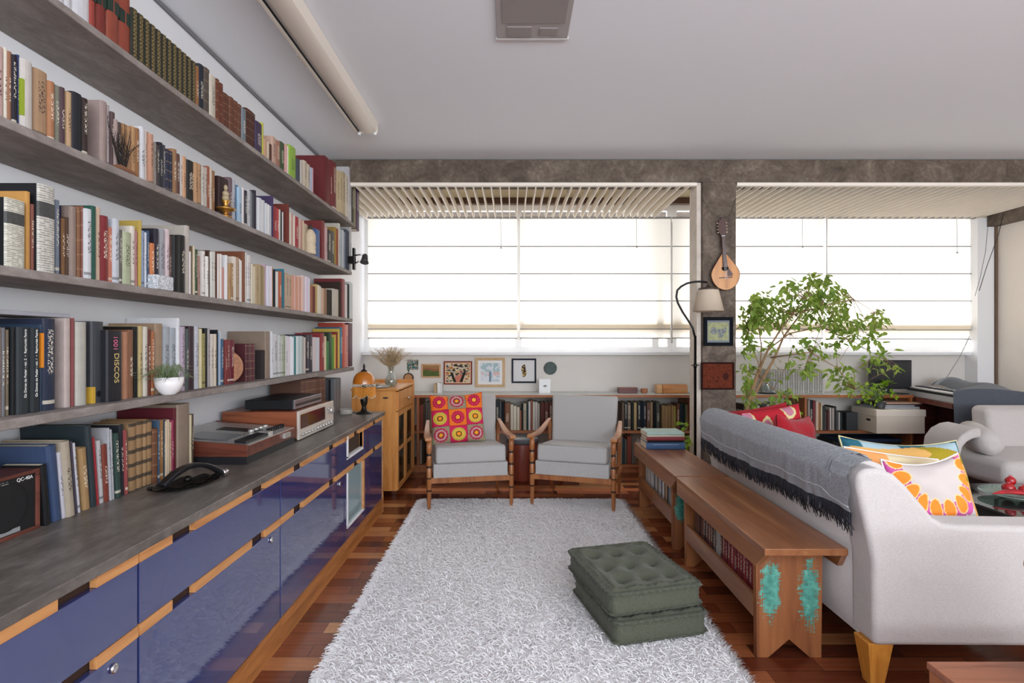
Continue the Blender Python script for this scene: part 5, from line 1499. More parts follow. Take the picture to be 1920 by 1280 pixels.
framed('wall_picture', 891, 947, 670.5, 725.5, WYF - .018, 'pale watercolour in a light wooden frame', .028, 'c8a880', aqua, grpP, mount=('e8e6e4', .78))
framed('wall_picture', 959.4, 1005.5, 671.8, 717.8, WYF - .018, 'dark-framed print of a standing figure on pale grey', .018, '2c2e38', figure, grpP, mount=('d8d6d6', .99))
c = P(1032, 690, WYF - .02)
rt = MB().lathe([(.066, 0), (.07, .004), (.070, .010), (.062, .016), (.055, .012), (.02, .012)], 32, M=Matrix.Translation(c + Vector((0, .016, 0))) @ Matrix.Rotation(R(90), 4, 'X'))
single(rt, 'wall_plate', plain('verdigris_plate', '4c5a56', .7, noise=.35, nscale=60, bumpy=.4), 'round dark grey-green plate on the wall next to the figure print', 'plate')
def on_top(x0, x1, h_px0, h_px1, Y=5.60): return X_(x0, Y), X_(x1, Y)
# objects standing on the bookcase
r0 = E('greeting_card', (X_(1021, 5.58), 5.58, ZB), 'white card with a small grey drawing standing under the round plate', 'card')
cdm = MB().prism([(-.058, 0), (.058, 0), (.062, .142), (-.056, .145)], -.02, -.017, 'y').prism([(-.058, 0), (.058, 0), (.062, .142), (-.056, .145)], .017, .02, 'y').box(-.058, .058, -.018, .018, 0, .003)
cdm.build('card', m_white, r0)
MB().prism([(-.02, .07), (.0, .085), (.025, .08), (.02, .068), (.004, .06)], -.0212, -.0202, 'y').build('drawing', plain('card_grey', '8a8a88', .8), r0)
for i, (dx, hx, h) in enumerate([(0, 'b89870', .095), (.032, 'e4e0dc', .108), (.058, 'd8d4d4', .10)]):
    b_ = MB().box(X_(815, 5.6) + dx, X_(815, 5.6) + dx + .026, 5.56, 5.66, ZB + .0003, ZB + h)
    single(b_, 'small_booklet', plain('booklet_' + hx, hx, .7), ['tan booklet standing on the bookcase beneath the people painting', 'taller white booklet beside the tan one beneath the people painting', 'white booklet last of three beneath the people painting'][i], 'booklet', 'small booklets on the bookcase', bevel=.001)
bx = E('wooden_box', (X_(1176.5, 5.56), 5.56, ZB), 'flat dark reddish wooden box on the bookcase, left of nothing but the small cup', 'box')
bx['label'] = 'flat dark reddish wooden box on the bookcase beside the small clay cup'
MB().box(-.098, .098, -.04, .05, 0.0003, .05).build('body', plain('dark_red_box', '5c2420', .4), bx, bevel=.003)
MB().box(-.100, .100, -.043, .053, .050, .058).build('lid', plain('box_lid', '8a5040', .4), bx, bevel=.002)
cup = MB().lathe([(.027, 0), (.034, .012), (.038, .045), (.035, .045), (.031, .014), (.001, .010)], 24, cap=False)
o = cup.build('clay_cup', plain('terracotta', 'b07050', .6), loc=(X_(1208, 5.56), 5.56, ZB + .0005)); tag(o, 'small terracotta cup between the flat box and the rounded wooden chest', 'cup')
ch = E('wooden_chest', (X_(1258, 5.55), 5.55, ZB), 'rounded honey wooden chest standing on the bookcase next to the pillar', 'chest')
cm = wood('chest_wood', '9a5a2c', 'cc8c54', 'x', .35)
pr = [(-.055, .0005), (.055, .0005), (.062, .03), (.058, .075), (.04, .092), (-.04, .092), (-.058, .075), (-.062, .03)]
MB().prism(pr, -.10, .158, 'x').build('body', cm, ch, bevel=.006)
MB().prism([(p[0] * .98, p[1]) for p in pr], -.16, -.102, 'x').build('end_block', wood('chest_end', 'c08850', 'e0b080', 'x', .35), ch, bevel=.008)
ck = E('table_clock', (X_(766, 5.45), 5.45, ZB), 'small round brown mantel clock shape with a dark knob, behind the pine cabinet', 'clock')
MB().box(-.045, .045, -.03, .03, 0, .115).build('base', m_cabwood, ck, bevel=.003)
MB().lathe([(.052, 0), (.052, .03)], 28, M=Matrix.Translation((0, .015, .165)) @ Matrix.Rotation(R(90), 4, 'X')).build('case', plain('clock_case', '3a2a22', .5), ck)
MB().lathe([(.040, 0), (.040, .002)], 28, M=Matrix.Translation((0, -.0152, .165)) @ Matrix.Rotation(R(90), 4, 'X')).build('face', plain('clock_face', 'b08050', .5), ck)
MB().lathe([(.003, 0), (.003, .012), (.009, .018), (.009, .028), (.002, .034)], 12, 0, 0, .217).build('knob', m_black, ck)

# ------------------------------------------------------------------ pine cabinet on casters
def pine():
    x0, x1, y0, y1, z0, z1 = -1.36, -.966, 4.52, 5.22, .045, .915
    root = E('pine_cabinet', ((x0 + x1) / 2, (y0 + y1) / 2, 0), 'honey pine cabinet on casters with a drawer and glazed doors, past the countertop', 'cabinet')
    L = root.location
    gl = thin_glass('cabinet_glass', 'cfd4d0', .25)
    MB().box(x0, x1 - .02, y0, y0 + .022, z0, z1 - .02).build('side_panel', m_cabwood, root, off=L, bevel=.004)
    MB().box(x0, x1 - .02, y1 - .022, y1, z0, z1 - .02).build('side_panel', m_cabwood, root, off=L, bevel=.004)
    MB().box(x0, x0 + .012, y0 + .022, y1 - .022, z0, z1 - .02).build('back_panel', plain('cabinet_inner', '6a4020', .7), root, off=L)
    MB().box(x0 + .012, x1 - .025, y0 + .022, y1 - .022, z0, z0 + .02).box(x0 + .012, x1 - .025, y0 + .022, y1 - .022, .38, .395).box(x0 + .012, x1 - .025, y0 + .022, y1 - .022, .70, .715).build('inner_shelf', m_cabwood, root, off=L)
    MB().box(x0 - .008, x1 + .006, y0 - .008, y1 + .008, z1 - .02, z1).build('top', m_cabwood, root, off=L, bevel=.006)
    MB().prism([(y1 + .0, z0 + .02), (y1 + .035, z0 + .02), (y1 + .035, z1 - .04), (y1 + .02, z1 + .025), (y1 + .0, z1 + .035)], x0 + .02, x1 + .005, 'x').build('upstand', m_cabwood, root, off=L, bevel=.008)
    d = MB().box(x1 - .022, x1, y0 + .02, y1 - .02, .72, z1 - .03).build('drawer', m_cabwood, root, off=L, bevel=.004)
    MB().lathe([(.006, 0), (.006, .012), (.014, .02), (.014, .026), (.004, .030)], 14, M=Matrix.Translation((x1, (y0 + y1) / 2, .80)) @ Matrix.Rotation(R(90), 4, 'Y')).build('knob', m_chrome, d, off=L)
    MB().box(x0 + .27, x0 + .31, y0 - .0102, y0 - .0001, .83, .842).build('side_pull', m_black, root, off=L)
    ym = (y0 + y1) / 2
    for a, b_ in ((y0 + .004, ym - .001), (ym + .001, y1 - .004)):
        f = MB().box(x1 - .022, x1, a, a + .04, z0 + .005, .715).box(x1 - .022, x1, b_ - .04, b_, z0 + .005, .715).box(x1 - .022, x1, a + .04, b_ - .04, z0 + .005, .09).box(x1 - .022, x1, a + .04, b_ - .04, .675, .715).box(x1 - .018, x1 - .002, a + .04, b_ - .04, .375, .405)
        dr = f.build('door', m_cabwood, root, off=L, bevel=.002)
        MB().box(x1 - .012, x1 - .009, a + .035, b_ - .035, .085, .68).build('glass', gl, dr, off=L)
    for x in (x0 + .04, x1 - .045):
        for y in (y0 + .05, y1 - .05):
            w = MB().lathe([(.022, -.011), (.022, .011)], 16, M=Matrix.Translation((x, y, .0225)) @ Matrix.Rotation(R(90), 4, 'X')).box(x - .014, x + .014, y - .014, y + .014, .034, .046)
            w.build('caster', m_chrome, root, off=L)
    # things kept inside
    rr = random.Random(21)
    for z in (z0 + .0205, .3955):
        y = y0 + .05; k = 0
        while y < y1 - .09:
            t = rr.uniform(.022, .04)
            put_book((x1 - .08, y, z), t - .0012, rr.uniform(.2, .27), .16, rr.choice(['c8bca8', '40342c', '8a8c90', '34302c', 'b0a090', '6c5040']), 'books behind the glass of the pine cabinet', hard=False)
            y += t
pine()
# dried grasses in a glass vase
def vase():
    x, y, z = P(733, 720, 4.78).x, 4.78, .9155
    root = E('grass_vase', (x, y, z), 'dried fluffy grasses in a clear glass vase on the pine cabinet', 'vase')
    g = thin_glass('vase_glass', 'e8efec', .18, .10, 'e8ece8')
    MB().lathe([(.001, .004), (.04, .004), (.052, .02), (.055, .05), (.045, .075), (.030, .10), (.026, .15), (.034, .175)], 28, cap=False).build('vase', g, root)
    MB().lathe([(.001, .005), (.046, .006), (.050, .03), (.052, .05), (.001, .052)], 24, cap=False).build('water', thin_glass('vase_water', 'dfe6e2', .1, .15, 'd0d8d4'), root)
    rr = random.Random(4); st = MB(); pl = MB()
    for i in range(120):
        a = rr.uniform(0, 2 * PI); sp = rr.uniform(.02, .19); h = rr.uniform(.27, .37) - .35 * max(0, sp - .1)
        dx = math.cos(a) * sp; dy = math.sin(a) * sp * .6
        p0 = Vector((dx * -.12, dy * -.12, .02)); p1 = Vector((dx * .14, dy * .14, .17)); p2 = Vector((dx * .6, dy * .6, h * .82)); p3 = Vector((dx * 1.05, dy * 1.05, h * rr.uniform(.9, 1.04)))
        st.tube([p0, p1, p2, p3], .0009, 4)
        for k in range(22):
            t = rr.uniform(.25, 1); q = p1.lerp(p2, min(1, t * 1.4)) if t < .6 else p2.lerp(p3, (t - .6) / .4)
            dd = Vector((rr.gauss(0, 1), rr.gauss(0, 1), rr.gauss(.6, .6))).normalized() * rr.uniform(.012, .03)
            pl.tube([q, q + dd], [.0011, .0004], 3, cap=False)
    st.build('stems', plain('straw', 'b8a078', .9), root)
    pl.build('seed_heads', plain('seed_head', 'cbb18c', .95), root)
vase()
dish = E('glass_tray', (-1.19, 4.60, .9155), 'pile of small papers and dark odds and ends in front of the grass vase', 'tray')
MB().lathe([(.10, .0), (.13, .006), (.14, .018), (.137, .02), (.126, .010), (.001, .004)], 28, cap=False, M=Matrix.Diagonal((1, .6, 1, 1))).build('tray', thin_glass('tray_glass', 'dfe8e8', .25, .25, 'e0e4e4'), dish)
tt = MB(); rr = random.Random(8)
for k in range(10): tt.box(-.05, .05, -.012, .012, .008 + .003 * k, .0102 + .003 * k, M=Matrix.Translation((rr.uniform(-.04, .04), rr.uniform(-.02, .02), 0)) @ Matrix.Rotation(rr.uniform(-.8, .8), 4, 'Z'))
tt.build('paper_strips', plain('strip_grey', '55524e', .6), dish)
# amber bead-fringed lamp
def amber():
    x, y = -1.115, 4.02
    root = E('bead_lamp', (x, y, ZC), 'small table lamp with an amber glass dome and bead fringe at the counter end', 'table lamp')
    am, nt, b = new_mat('amber_glass'); b.inputs['Base Color'].default_value = srgb('d8801c'); b.inputs['Roughness'].default_value = .25; b.inputs['Transmission Weight'].default_value = .35; b.inputs['Coat Weight'].default_value = .5
    bronze = plain('dark_bronze', '2e2a26', .4, .7)
    MB().lathe([(.062, 0), (.060, .006), (.045, .014), (.025, .022), (.018, .04), (.016, .055), (.024, .075), (.028, .10), (.026, .125), (.018, .135), (.012, .15), (.012, .25)], 20).build('stem', bronze, root)
    MB().lathe([(.083, .225), (.082, .245), (.074, .275), (.058, .298), (.036, .312), (.022, .317)], 36, cap=False).build('shade', am, root)
    MB().lathe([(.026, .314), (.022, .324), (.010, .332), (.007, .345), (.010, .352), (.003, .375)], 16).build('finial', bronze, root)
    bd = MB(); gd = MB(); amb = plain('amber_bead', 'd88c28', .25, coat=.5); wb = plain('bead_white', 'e0d8c8', .3)
    for k in range(48):
        a = 2 * PI * k / 48; cx, cy = .082 * math.cos(a), .082 * math.sin(a)
        gd.sphere((cx, cy, .218 + .004 * math.sin(a * 12)), .0042, 6, 4); gd.sphere((cx * .99, cy * .99, .207 - .003 * math.sin(a * 12)), .0030, 6, 4)
        ln = .055 + .022 * abs(math.sin(a * 3))
        m_ = 8
        for j in range(m_):
            bd.sphere((cx * .985, cy * .985, .200 - ln * (j + .5) / m_), .0054, 6, 4, sc=(1, 1, 1.1))
        gd.sphere((cx * .985, cy * .985, .196 - ln), .0036, 6, 4)
    bd.build('bead_fringe', amb, root); gd.build('bead_rim', wb, root)
    MB().tube([(-.05, .02, .004), (-.09, .01, .004), (-.13, .03, .01), (-.16, .05, .02), (-.15, .07, .005)], .0025, 6).build('cord', m_black, root)
amber()
coil = MB()
pts = [Vector((-1.235 + .045 * math.cos(t * .7), 3.97 + .05 * math.sin(t * .7), ZC + .004 + .0006 * t)) for t in range(60)]
coil.tube(pts, .0022, 5)
single(coil, 'cable_coil', plain('clear_cable', 'b8b4ac', .4), 'loose coil of thin pale cable beside the amber lamp', 'cable')
# stereo units
def stereo():
    dk = plain('deck_base', '1a1a1e', .45); alu = plain('brushed_aluminium', 'c4c2be', .35, .6); grey = plain('deck_top', '9c9a98', .4, .3); smoke = plain('smoked_lid', '4c4c50', .1)
    root = E('cassette_deck', (-1.36, 2.59, ZC), 'wood-cased cassette deck with piano keys, closest of the stereo units', 'cassette deck')
    L = root.location
    x0, x1, y0, y1 = -1.575, -1.152, 2.32, 2.845
    MB().box(x0 + .004, x1 - .004, y0 + .004, y1 - .004, ZC, ZC + .035).build('base', dk, root, off=L)
    wd = wood('deck_walnut', '3a1c16', '6c3a2c', 'x', .3)
    MB().prism([(x0, ZC + .035), (x1, ZC + .035), (x1, ZC + .085), (x0, ZC + .118)], y0, y0 + .014, 'y').prism([(x0, ZC + .035), (x1, ZC + .035), (x1, ZC + .085), (x0, ZC + .118)], y1 - .014, y1, 'y').box(x1 - .012, x1, y0 + .014, y1 - .014, ZC + .035, ZC + .082).build('case', wd, root, off=L, bevel=.002)
    def top(xa, xb, ya, yb, th, name, mat, bev=.001, dz=0):
        def Z(x): return ZC + .082 + (.112 - .082) * (x1 - x) / (x1 - x0) + dz
        return MB().hexa([(xa, ya, Z(xa) - .003), (xb, ya, Z(xb) - .003), (xb, yb, Z(xb) - .003), (xa, yb, Z(xa) - .003), (xa, ya, Z(xa) + th), (xb, ya, Z(xb) + th), (xb, yb, Z(xb) + th), (xa, yb, Z(xa) + th)]).build(name, mat, root, off=L, bevel=bev)
    top(x0, x1 - .004, y0 + .012, y1 - .012, .0015, 'top_plate', alu)
    top(x0 + .10, x1 - .12, y0 + .06, y0 + .22, .006, 'cassette_lid', smoke)
    top(x0 + .12, x1 - .11, y0 + .30, y0 + .38, .004, 'meter', m_black)
    for k in range(8):
        top(x1 - .075, x1 - .022, y0 + .035 + .027 * k, y0 + .057 + .027 * k, .014, 'key', m_black, .002)
    top(x1 - .075, x1 - .022, y0 + .26, y0 + .30, .016, 'key', alu, .002)
    for k in range(7):
        top(x1 - .07, x1 - .05, y0 + .33 + .026 * k, y0 + .342 + .026 * k, .018, 'slider', m_black, .001)
    for k in range(4):
        MB().lathe([(.014, 0), (.014, .012), (.011, .015)], 14, x1 - .13, y0 + .30 + .05 * k, ZC + .092).build('knob', alu, root, off=L)
    MB().box(x1 - .002, x1 + .012, y0 + .36, y0 + .43, ZC + .05, ZC + .075).build('jack_plate', alu, root, off=L, bevel=.001)
    root = E('stereo_receiver', (-1.34, 3.165, ZC), 'silver-faced stereo receiver in a wooden case with a dark tuner window', 'receiver')
    L = root.location
    x0, x1, y0, y1, h = -1.57, -1.158, 2.885, 3.44, .158
    wd2 = wood('receiver_teak', '6a341f', '935438', 'x', .35)
    MB().box(x0, x1 - .006, y0, y1, ZC + .012, ZC + h).build('case', wd2, root, off=L, bevel=.003)
    for yy in (y0 + .03, y1 - .05): MB().box(x0 + .02, x0 + .05, yy, yy + .02, ZC, ZC + .013).box(x1 - .05, x1 - .03, yy, yy + .02, ZC, ZC + .013).build('foot', m_black, root, off=L)
    MB().box(x1 - .006, x1 + .006, y0 - .002, y1 + .002, ZC + .006, ZC + h + .002).build('faceplate', plain('champagne_face', 'd8d0c6', .35, .3), root, off=L, bevel=.002)
    MB().box(x1 + .0055, x1 + .0075, y0 + .02, y0 + .40, ZC + .062, ZC + h - .018).build('tuner_window', plain('tuner_dark_red', '3c1a1e', .12), root, off=L)
    MB().box(x1 + .0073, x1 + .008, y0 + .03, y0 + .13, ZC + .07, ZC + h - .03).build('meter', plain('meter_brown', '4a3a34', .3), root, off=L)
    def kn(y, z, r, d=.014):
        MB().lathe([(r, 0), (r, d), (r * .8, d + .003)], 14, M=Matrix.Translation((x1 + .006, y, z)) @ Matrix.Rotation(R(90), 4, 'Y')).build('knob', alu, root, off=L)
    kn(y1 - .07, ZC + h - .05, .022, .02)
    for k in range(11): kn(y0 + .03 + .046 * k, ZC + .032, .008 if k < 5 else .013)
    kn(y1 - .12, ZC + h - .035, .007)
    root = E('video_player', (-1.31, 3.12, ZC + h), 'slim black disc player resting on the wooden receiver', 'disc player')
    L = root.location; z0 = ZC + h + .002
    MB().box(-1.47, -1.205, 2.935, 3.35, z0 + .004, z0 + .055).build('body', m_black, root, off=L, bevel=.002)
    MB().box(-1.206, -1.196, 2.935, 3.35, z0 + .004, z0 + .055).build('front_panel', plain('player_front', '8c8c92', .25, .7), root, off=L, bevel=.002)
    MB().box(-1.1965, -1.195, 2.95, 3.33, z0 + .020, z0 + .034).build('display', m_black, root, off=L)
    MB().box(-1.45, -1.43, 2.95, 2.97, z0 - .0005, z0 + .005).box(-1.24, -1.22, 2.95, 2.97, z0 - .0005, z0 + .005).box(-1.45, -1.43, 3.31, 3.33, z0 - .0005, z0 + .005).box(-1.24, -1.22, 3.31, 3.33, z0 - .0005, z0 + .005).build('foot', m_black, root, off=L)
stereo()
# loudspeaker at the near end
def speaker():
    root = E('loudspeaker', (-1.45, 1.33, ZC), 'wood-cased speaker with a dark round cone lying on the counter', 'speaker')
    L = root.location; xf = -1.355; y0, y1, z0, z1 = 1.17, 1.532, ZC, ZC + .172
    MB().box(xf - .20, xf, y0, y1, z0, z0 + .010).box(xf - .20, xf, y0, y1, z1 - .010, z1).box(xf - .20, xf, y0, y0 + .010, z0 + .010, z1 - .01).box(xf - .20, xf, y1 - .010, y1, z0 + .01, z1 - .01).build('case', wood('speaker_case', '3c1c16', '6c3c30', 'y', .4), root, off=L, bevel=.001)
    MB().box(xf - .19, xf - .006, y0 + .01, y1 - .01, z0 + .01, z1 - .01).build('baffle', plain('baffle_black', '101114', .6), root, off=L)
    cy, cz = 1.432, z0 + .088
    MB().lathe([(.068, 0), (.066, .003), (.058, -.004), (.03, -.022), (.022, -.022)], 36, M=Matrix.Translation((xf - .006, cy, cz)) @ Matrix.Rotation(R(90), 4, 'Y'), cap=False).build('cone', plain('cone_black', '0a0a0c', .7), root, off=L)
    MB().sphere((xf - .026, cy, cz), .02, 16, 10, sc=(.6, 1, 1)).build('dust_cap', plain('dust_cap', '5a5c60', .4), root, off=L)
    Mx = Matrix.Translation((xf - .0058 - L.x, 1.49 - L.y, z1 - .020 - L.z)) @ Matrix(((0, 0, 1), (1, 0, 0), (0, 1, 0))).to_4x4()
    text_part('badge_lettering', 'QC-40A', .014, tx_w, root, Mx)
    Mx = Matrix.Translation((xf - .0058 - L.x, 1.425 - L.y, z1 - .020 - L.z)) @ Matrix(((0, 0, 1), (1, 0, 0), (0, 1, 0))).to_4x4()
    text_part('badge_lettering', 'LINEAR', .010, tx_w, root, Mx)
    MB().box(xf - .0065, xf - .0052, 1.37, 1.475, z0 + .012, z0 + .024).build('name_plate', plain('plate_grey', '8c8e90', .4), root, off=L)
    bw = MB().lathe([(.02, 0), (.045, .008), (.06, .025), (.066, .045), (.062, .045), (.055, .026), (.04, .012), (.001, .008)], 28, cap=False)
    o = bw.build('striped_bowl', None or stripe_mat(), loc=(-1.42, 1.335, z1 + .0005))
    tag(o, 'small bowl with red and yellow rings standing on the speaker', 'bowl')
def stripe_mat():
    m, nt, b = new_mat('ringed_glaze')
    w = N(nt, 'ShaderNodeTexWave', bands_direction='Z'); w.inputs['Scale'].default_value = 32
    nt.links.new(coords(nt), w.inputs['Vector'])
    nt.links.new(ramp(nt, w.outputs[0], [(.3, '9c2c1c'), (.5, 'd8902c'), (.8, '402018')]), b.inputs['Base Color'])
    b.inputs['Roughness'].default_value = .35
    return m
speaker()
# dark handset on an ornate dish
def handset():
    x, y = -1.195, 1.955
    root = E('ornate_handset_dish', (x, y, ZC), 'black curved handset resting across an ornate oval dark dish on the counter', 'ornament')
    iron = plain('dark_cast_iron', '23211f', .35, .7, bumpy=.5, nscale=80)
    M0 = Matrix.Rotation(R(62), 4, 'Z')
    d = MB()
    def fn(u, v):
        a = 2 * PI * u
        r = v
        rim = 1 + .05 * math.cos(9 * a) * v
        return M0 @ Vector((.125 * r * rim * math.cos(a), .060 * r * rim * math.sin(a), .004 + .020 * v ** 3 + .004 * math.sin(10 * a) * v ** 4))
    d.grid(fn, 64, 14)
    d.grid(lambda u, v: fn(u, v) - Vector((0, 0, .0035)), 64, 14)
    d.build('dish', iron, root)
    hp = []
    for i in range(17):
        t = i / 16 * 2 - 1
        hp.append(Vector((.015 + .035 * t, .125 * t + .02, .026 + .052 * (1 - t * t) - .008 * t)))
    MB().strip(hp, [.030, .032, .033, .034, .034, .033, .031, .029, .028, .028, .027, .027, .027, .028, .029, .030, .027], .017, (1, -.28, 0)).build('handset', plain('handset_black', '18181c', .28), root, bevel=.005)
    e_ = hp[-1]
    MB().lathe([(.012, -.01), (.016, 0), (.013, .006), (.016, .012), (.012, .018)], 14, M=Matrix.Translation(e_ + Vector((.004, .008, .0))) @ Matrix.Rotation(R(-80), 4, 'X')).build('end_cap', m_chrome, root)
    MB().sphere((0, .01, .030), .016, 12, 8, sc=(1, 1, .8)).build('cradle', iron, root)
handset()
# ------------------------------------------------------------------ ornaments on the wall shelves
def twig_ornament():
    c = P(238, 322, 1.84)
    x, y, z = -1.345, 1.84, 1.8885
    root = E('twig_ornament', (x + .0, y, z), 'bare dark twigs fanning up from a carved wooden base on the second shelf', 'ornament')
    MB().prism([(-.05, 0), (.05, 0), (.038, .014), (-.03, .018)], -.018, .02, 'x').build('base', wood('twig_base', '5c3824', '8c5c40', 'y', .6), root, bevel=.004)
    rr = random.Random(6); tw = MB()
    for k in range(15):
        a = rr.uniform(-1.0, 1.0); ln = rr.uniform(.08, .17)
        p = Vector((rr.uniform(-.006, .006), a * .012, .015)); pts = [p]
        for j in range(6):
            p = p + Vector((rr.gauss(0, .003), math.sin(a * .55) * ln / 6 + rr.gauss(0, .003), math.cos(a * .55) * ln / 6)); pts.append(p)
        tw.tube(pts, [.0022, .002, .0018, .0016, .0013, .001, .0007], 5)
        q = pts[3]; tw.tube([q, q + Vector((rr.gauss(0, .01), rr.gauss(0, .02), .04))], [.0012, .0006], 4)
    tw.build('twigs', plain('twig_dark', '201814', .8), root)
twig_ornament()
y = 2.50; root = E('gilt_figurine', (-1.342, y, 1.888), 'small gilt bowl figurine with a pale head on the second shelf', 'figurine')
MB().lathe([(.024, 0), (.026, .006), (.010, .014), (.010, .022), (.032, .034), (.045, .040), (.040, .044), (.012, .046), (.010, .060), (.016, .072), (.018, .085), (.010, .098)], 20).build('body', m_gold, root)
MB().sphere((0, 0, .112), .015, 12, 8).sphere((.004, -.008, .09), .016, 10, 6).sphere((0, 0, .14), .009, 10, 6, sc=(1, 1, 1.6)).build('head', plain('worn_ivory', 'a89878', .5), root)
root = E('stone_figurine', (-1.335, 3.53, 1.888), 'pale carved stone seated figure with a dark head on the second shelf', 'figurine')
MB().lathe([(.034, 0), (.036, .02), (.030, .05), (.036, .09), (.034, .13), (.022, .155), (.012, .165)], 18).sphere((.014, -.012, .075), .02, 10, 8).sphere((.012, .016, .05), .02, 10, 8).build('body', plain('pale_stone', 'cdbba0', .8, noise=.12, nscale=50, bumpy=.5), root)
MB().sphere((0, 0, .178), .017, 12, 8).build('head', plain('dark_head', '3a2c28', .5), root)
bx = MB().box(-1.375, -1.322, 1.99, 2.085, 1.5022, 1.557)
mt, nt, b = new_mat('patterned_tin')
vv = N(nt, 'ShaderNodeTexVoronoi', Scale=150.0); nt.links.new(coords(nt), vv.inputs['Vector'])
nt.links.new(ramp(nt, vv.outputs['Distance'], [(.25, 'e4e6e8'), (.5, 'a8acb2')]), b.inputs['Base Color'])
o = single(bx, 'patterned_tin', mt, 'small pale grey tin with a fine pattern at the edge of the middle shelf', 'tin', bevel=.004)
# white planter with thin leaves
def planter():
    x, y, z = -1.335, 2.075, 1.1005
    root = E('potted_plant', (x, y, z), 'thin-leaved plant in a white half-round bowl on the lowest wall shelf', 'plant')
    MB().lathe([(.022, 0), (.034, .010), (.046, .032), (.052, .068), (.049, .068), (.043, .034), (.001, .03)], 32, cap=False).build('bowl', plain('white_ceramic', 'ebe8e8', .35), root)
    MB().lathe([(.001, .055), (.0485, .056)], 24, cap=False).build('soil', plain('soil', '3a2c22', .95), root)
    rr = random.Random(3); lf = MB()
    for k in range(95):
        a = rr.uniform(0, 2 * PI); sp = rr.uniform(.02, .115); h = rr.uniform(.01, .065)
        p0 = Vector((rr.gauss(0, .015), rr.gauss(0, .015), .056)); p1 = p0 + Vector((math.cos(a) * sp * .4, math.sin(a) * sp * .5, h)); p2 = p0 + Vector((max(-.03, math.cos(a) * sp), math.sin(a) * sp * 1.4, h * rr.uniform(-.2, 1.2)))
        lf.strip([p0, p1, p2], [.0022, .003, .0008], .0006, (math.sin(a), -math.cos(a), .1))
    lf.build('leaves', plain('grey_green_leaf', '74845c', .6, noise=.3, nscale=30), root)
planter()
# cork disc and brown stand on the lowest shelf
o = MB().lathe([(.078, 0), (.080, .004), (.080, .012), (.078, .014)], 36, M=Matrix.Rotation(R(90), 4, 'X') @ Matrix.Identity(4)).build('cork_disc', plain('cork', 'a8785c', .9, noise=.25, nscale=60), loc=(-1.42, 2.665, 1.1805))
tag(o, 'round brown cork disc standing among the reddish books of the lowest shelf', 'disc')
# clamp spotlight on the shelf end
root = E('clamp_lamp', (-1.335, 4.43, 2.01), 'black clamp spotlight on a bracket at the window end of the shelves', 'clamp lamp')
MB().box(-.02, .03, -.02, .03, -.05, .01).box(.01, .03, -.01, .03, -.10, .08).build('clamp', m_blackmetal, root, bevel=.003)
MB().tube([(.02, .01, .02), (.08, .03, .03), (.12, .04, .02)], .007, 8).tube([(.02, .01, -.05), (.07, .03, -.02), (.12, .04, .02)], .006, 8).build('arm', m_chrome, root)
MB().lathe([(.018, 0), (.024, .015), (.030, .06), (.036, .075)], 20, M=Matrix.Translation((.105, .04, .03)) @ Matrix.Rotation(R(158), 4, 'X')).build('lamp_head', plain('lamp_head_grey', '4c4c50', .3, .5), root)
# papers lying on the bottom shelf books
pp = MB().box(-1.58, -1.40, 1.22, 1.69, 1.3795, 1.392)
single(pp, 'paper_folder', plain('pale_folder', '9c9ca4', .6), 'pale grey folder lying flat on top of the books of the lowest wall shelf', 'folder', bevel=.002)
# ------------------------------------------------------------------ greenery
def leaf(mb, p, d, up, ln, w, mi=0):
    d = d.normalized(); s = d.cross(up)
    if s.length < .1: s = d.orthogonal()
    s.normalize(); n = s.cross(d)
    pts = [p, p + d * ln * .3 + s * w * .5 + n * w * .12, p + d * ln * .68 + s * w * .38 - n * .04 * ln, p + d * ln - n * .16 * ln, p + d * ln * .68 - s * w * .38 - n * .04 * ln, p + d * ln * .3 - s * w * .5 + n * w * .12, p + d * ln * .35 - n * w * .1, p + d * ln * .68 - n * (.04 * ln + w * .12)]
    mb.add(pts, [(0, 1, 6), (1, 2, 7, 6), (2, 3, 7), (3, 4, 7), (4, 5, 6, 7), (5, 0, 6)], mi, True)
def leaf_mat(name, c, c2, tr=.4):
    m = bpy.data.materials.new(name); m.use_nodes = True
    nt = m.node_tree; nt.nodes.clear()
    out = N(nt, 'ShaderNodeOutputMaterial'); b = N(nt, 'ShaderNodeBsdfPrincipled')
    nn = N(nt, 'ShaderNodeTexNoise', Scale=9.0); nt.links.new(coords(nt), nn.inputs['Vector'])
    cc = ramp(nt, nn.outputs[0], [(.35, c), (.65, c2)]); nt.links.new(cc, b.inputs['Base Color'])
    b.inputs['Roughness'].default_value = .4
    t = N(nt, 'ShaderNodeBsdfTranslucent'); nt.links.new(cc, t.inputs[0])
    mx = N(nt, 'ShaderNodeMixShader'); mx.inputs[0].default_value = tr
    nt.links.new(b.outputs[0], mx.inputs[1]); nt.links.new(t.outputs[0], mx.inputs[2]); nt.links.new(mx.outputs[0], out.inputs[0])
    return m
m_ficus = leaf_mat('ficus_leaf', '74963a', 'b0c860', .55)
m_lime = leaf_mat('lime_leaf', '7aa41c', 'acd03c', .45)
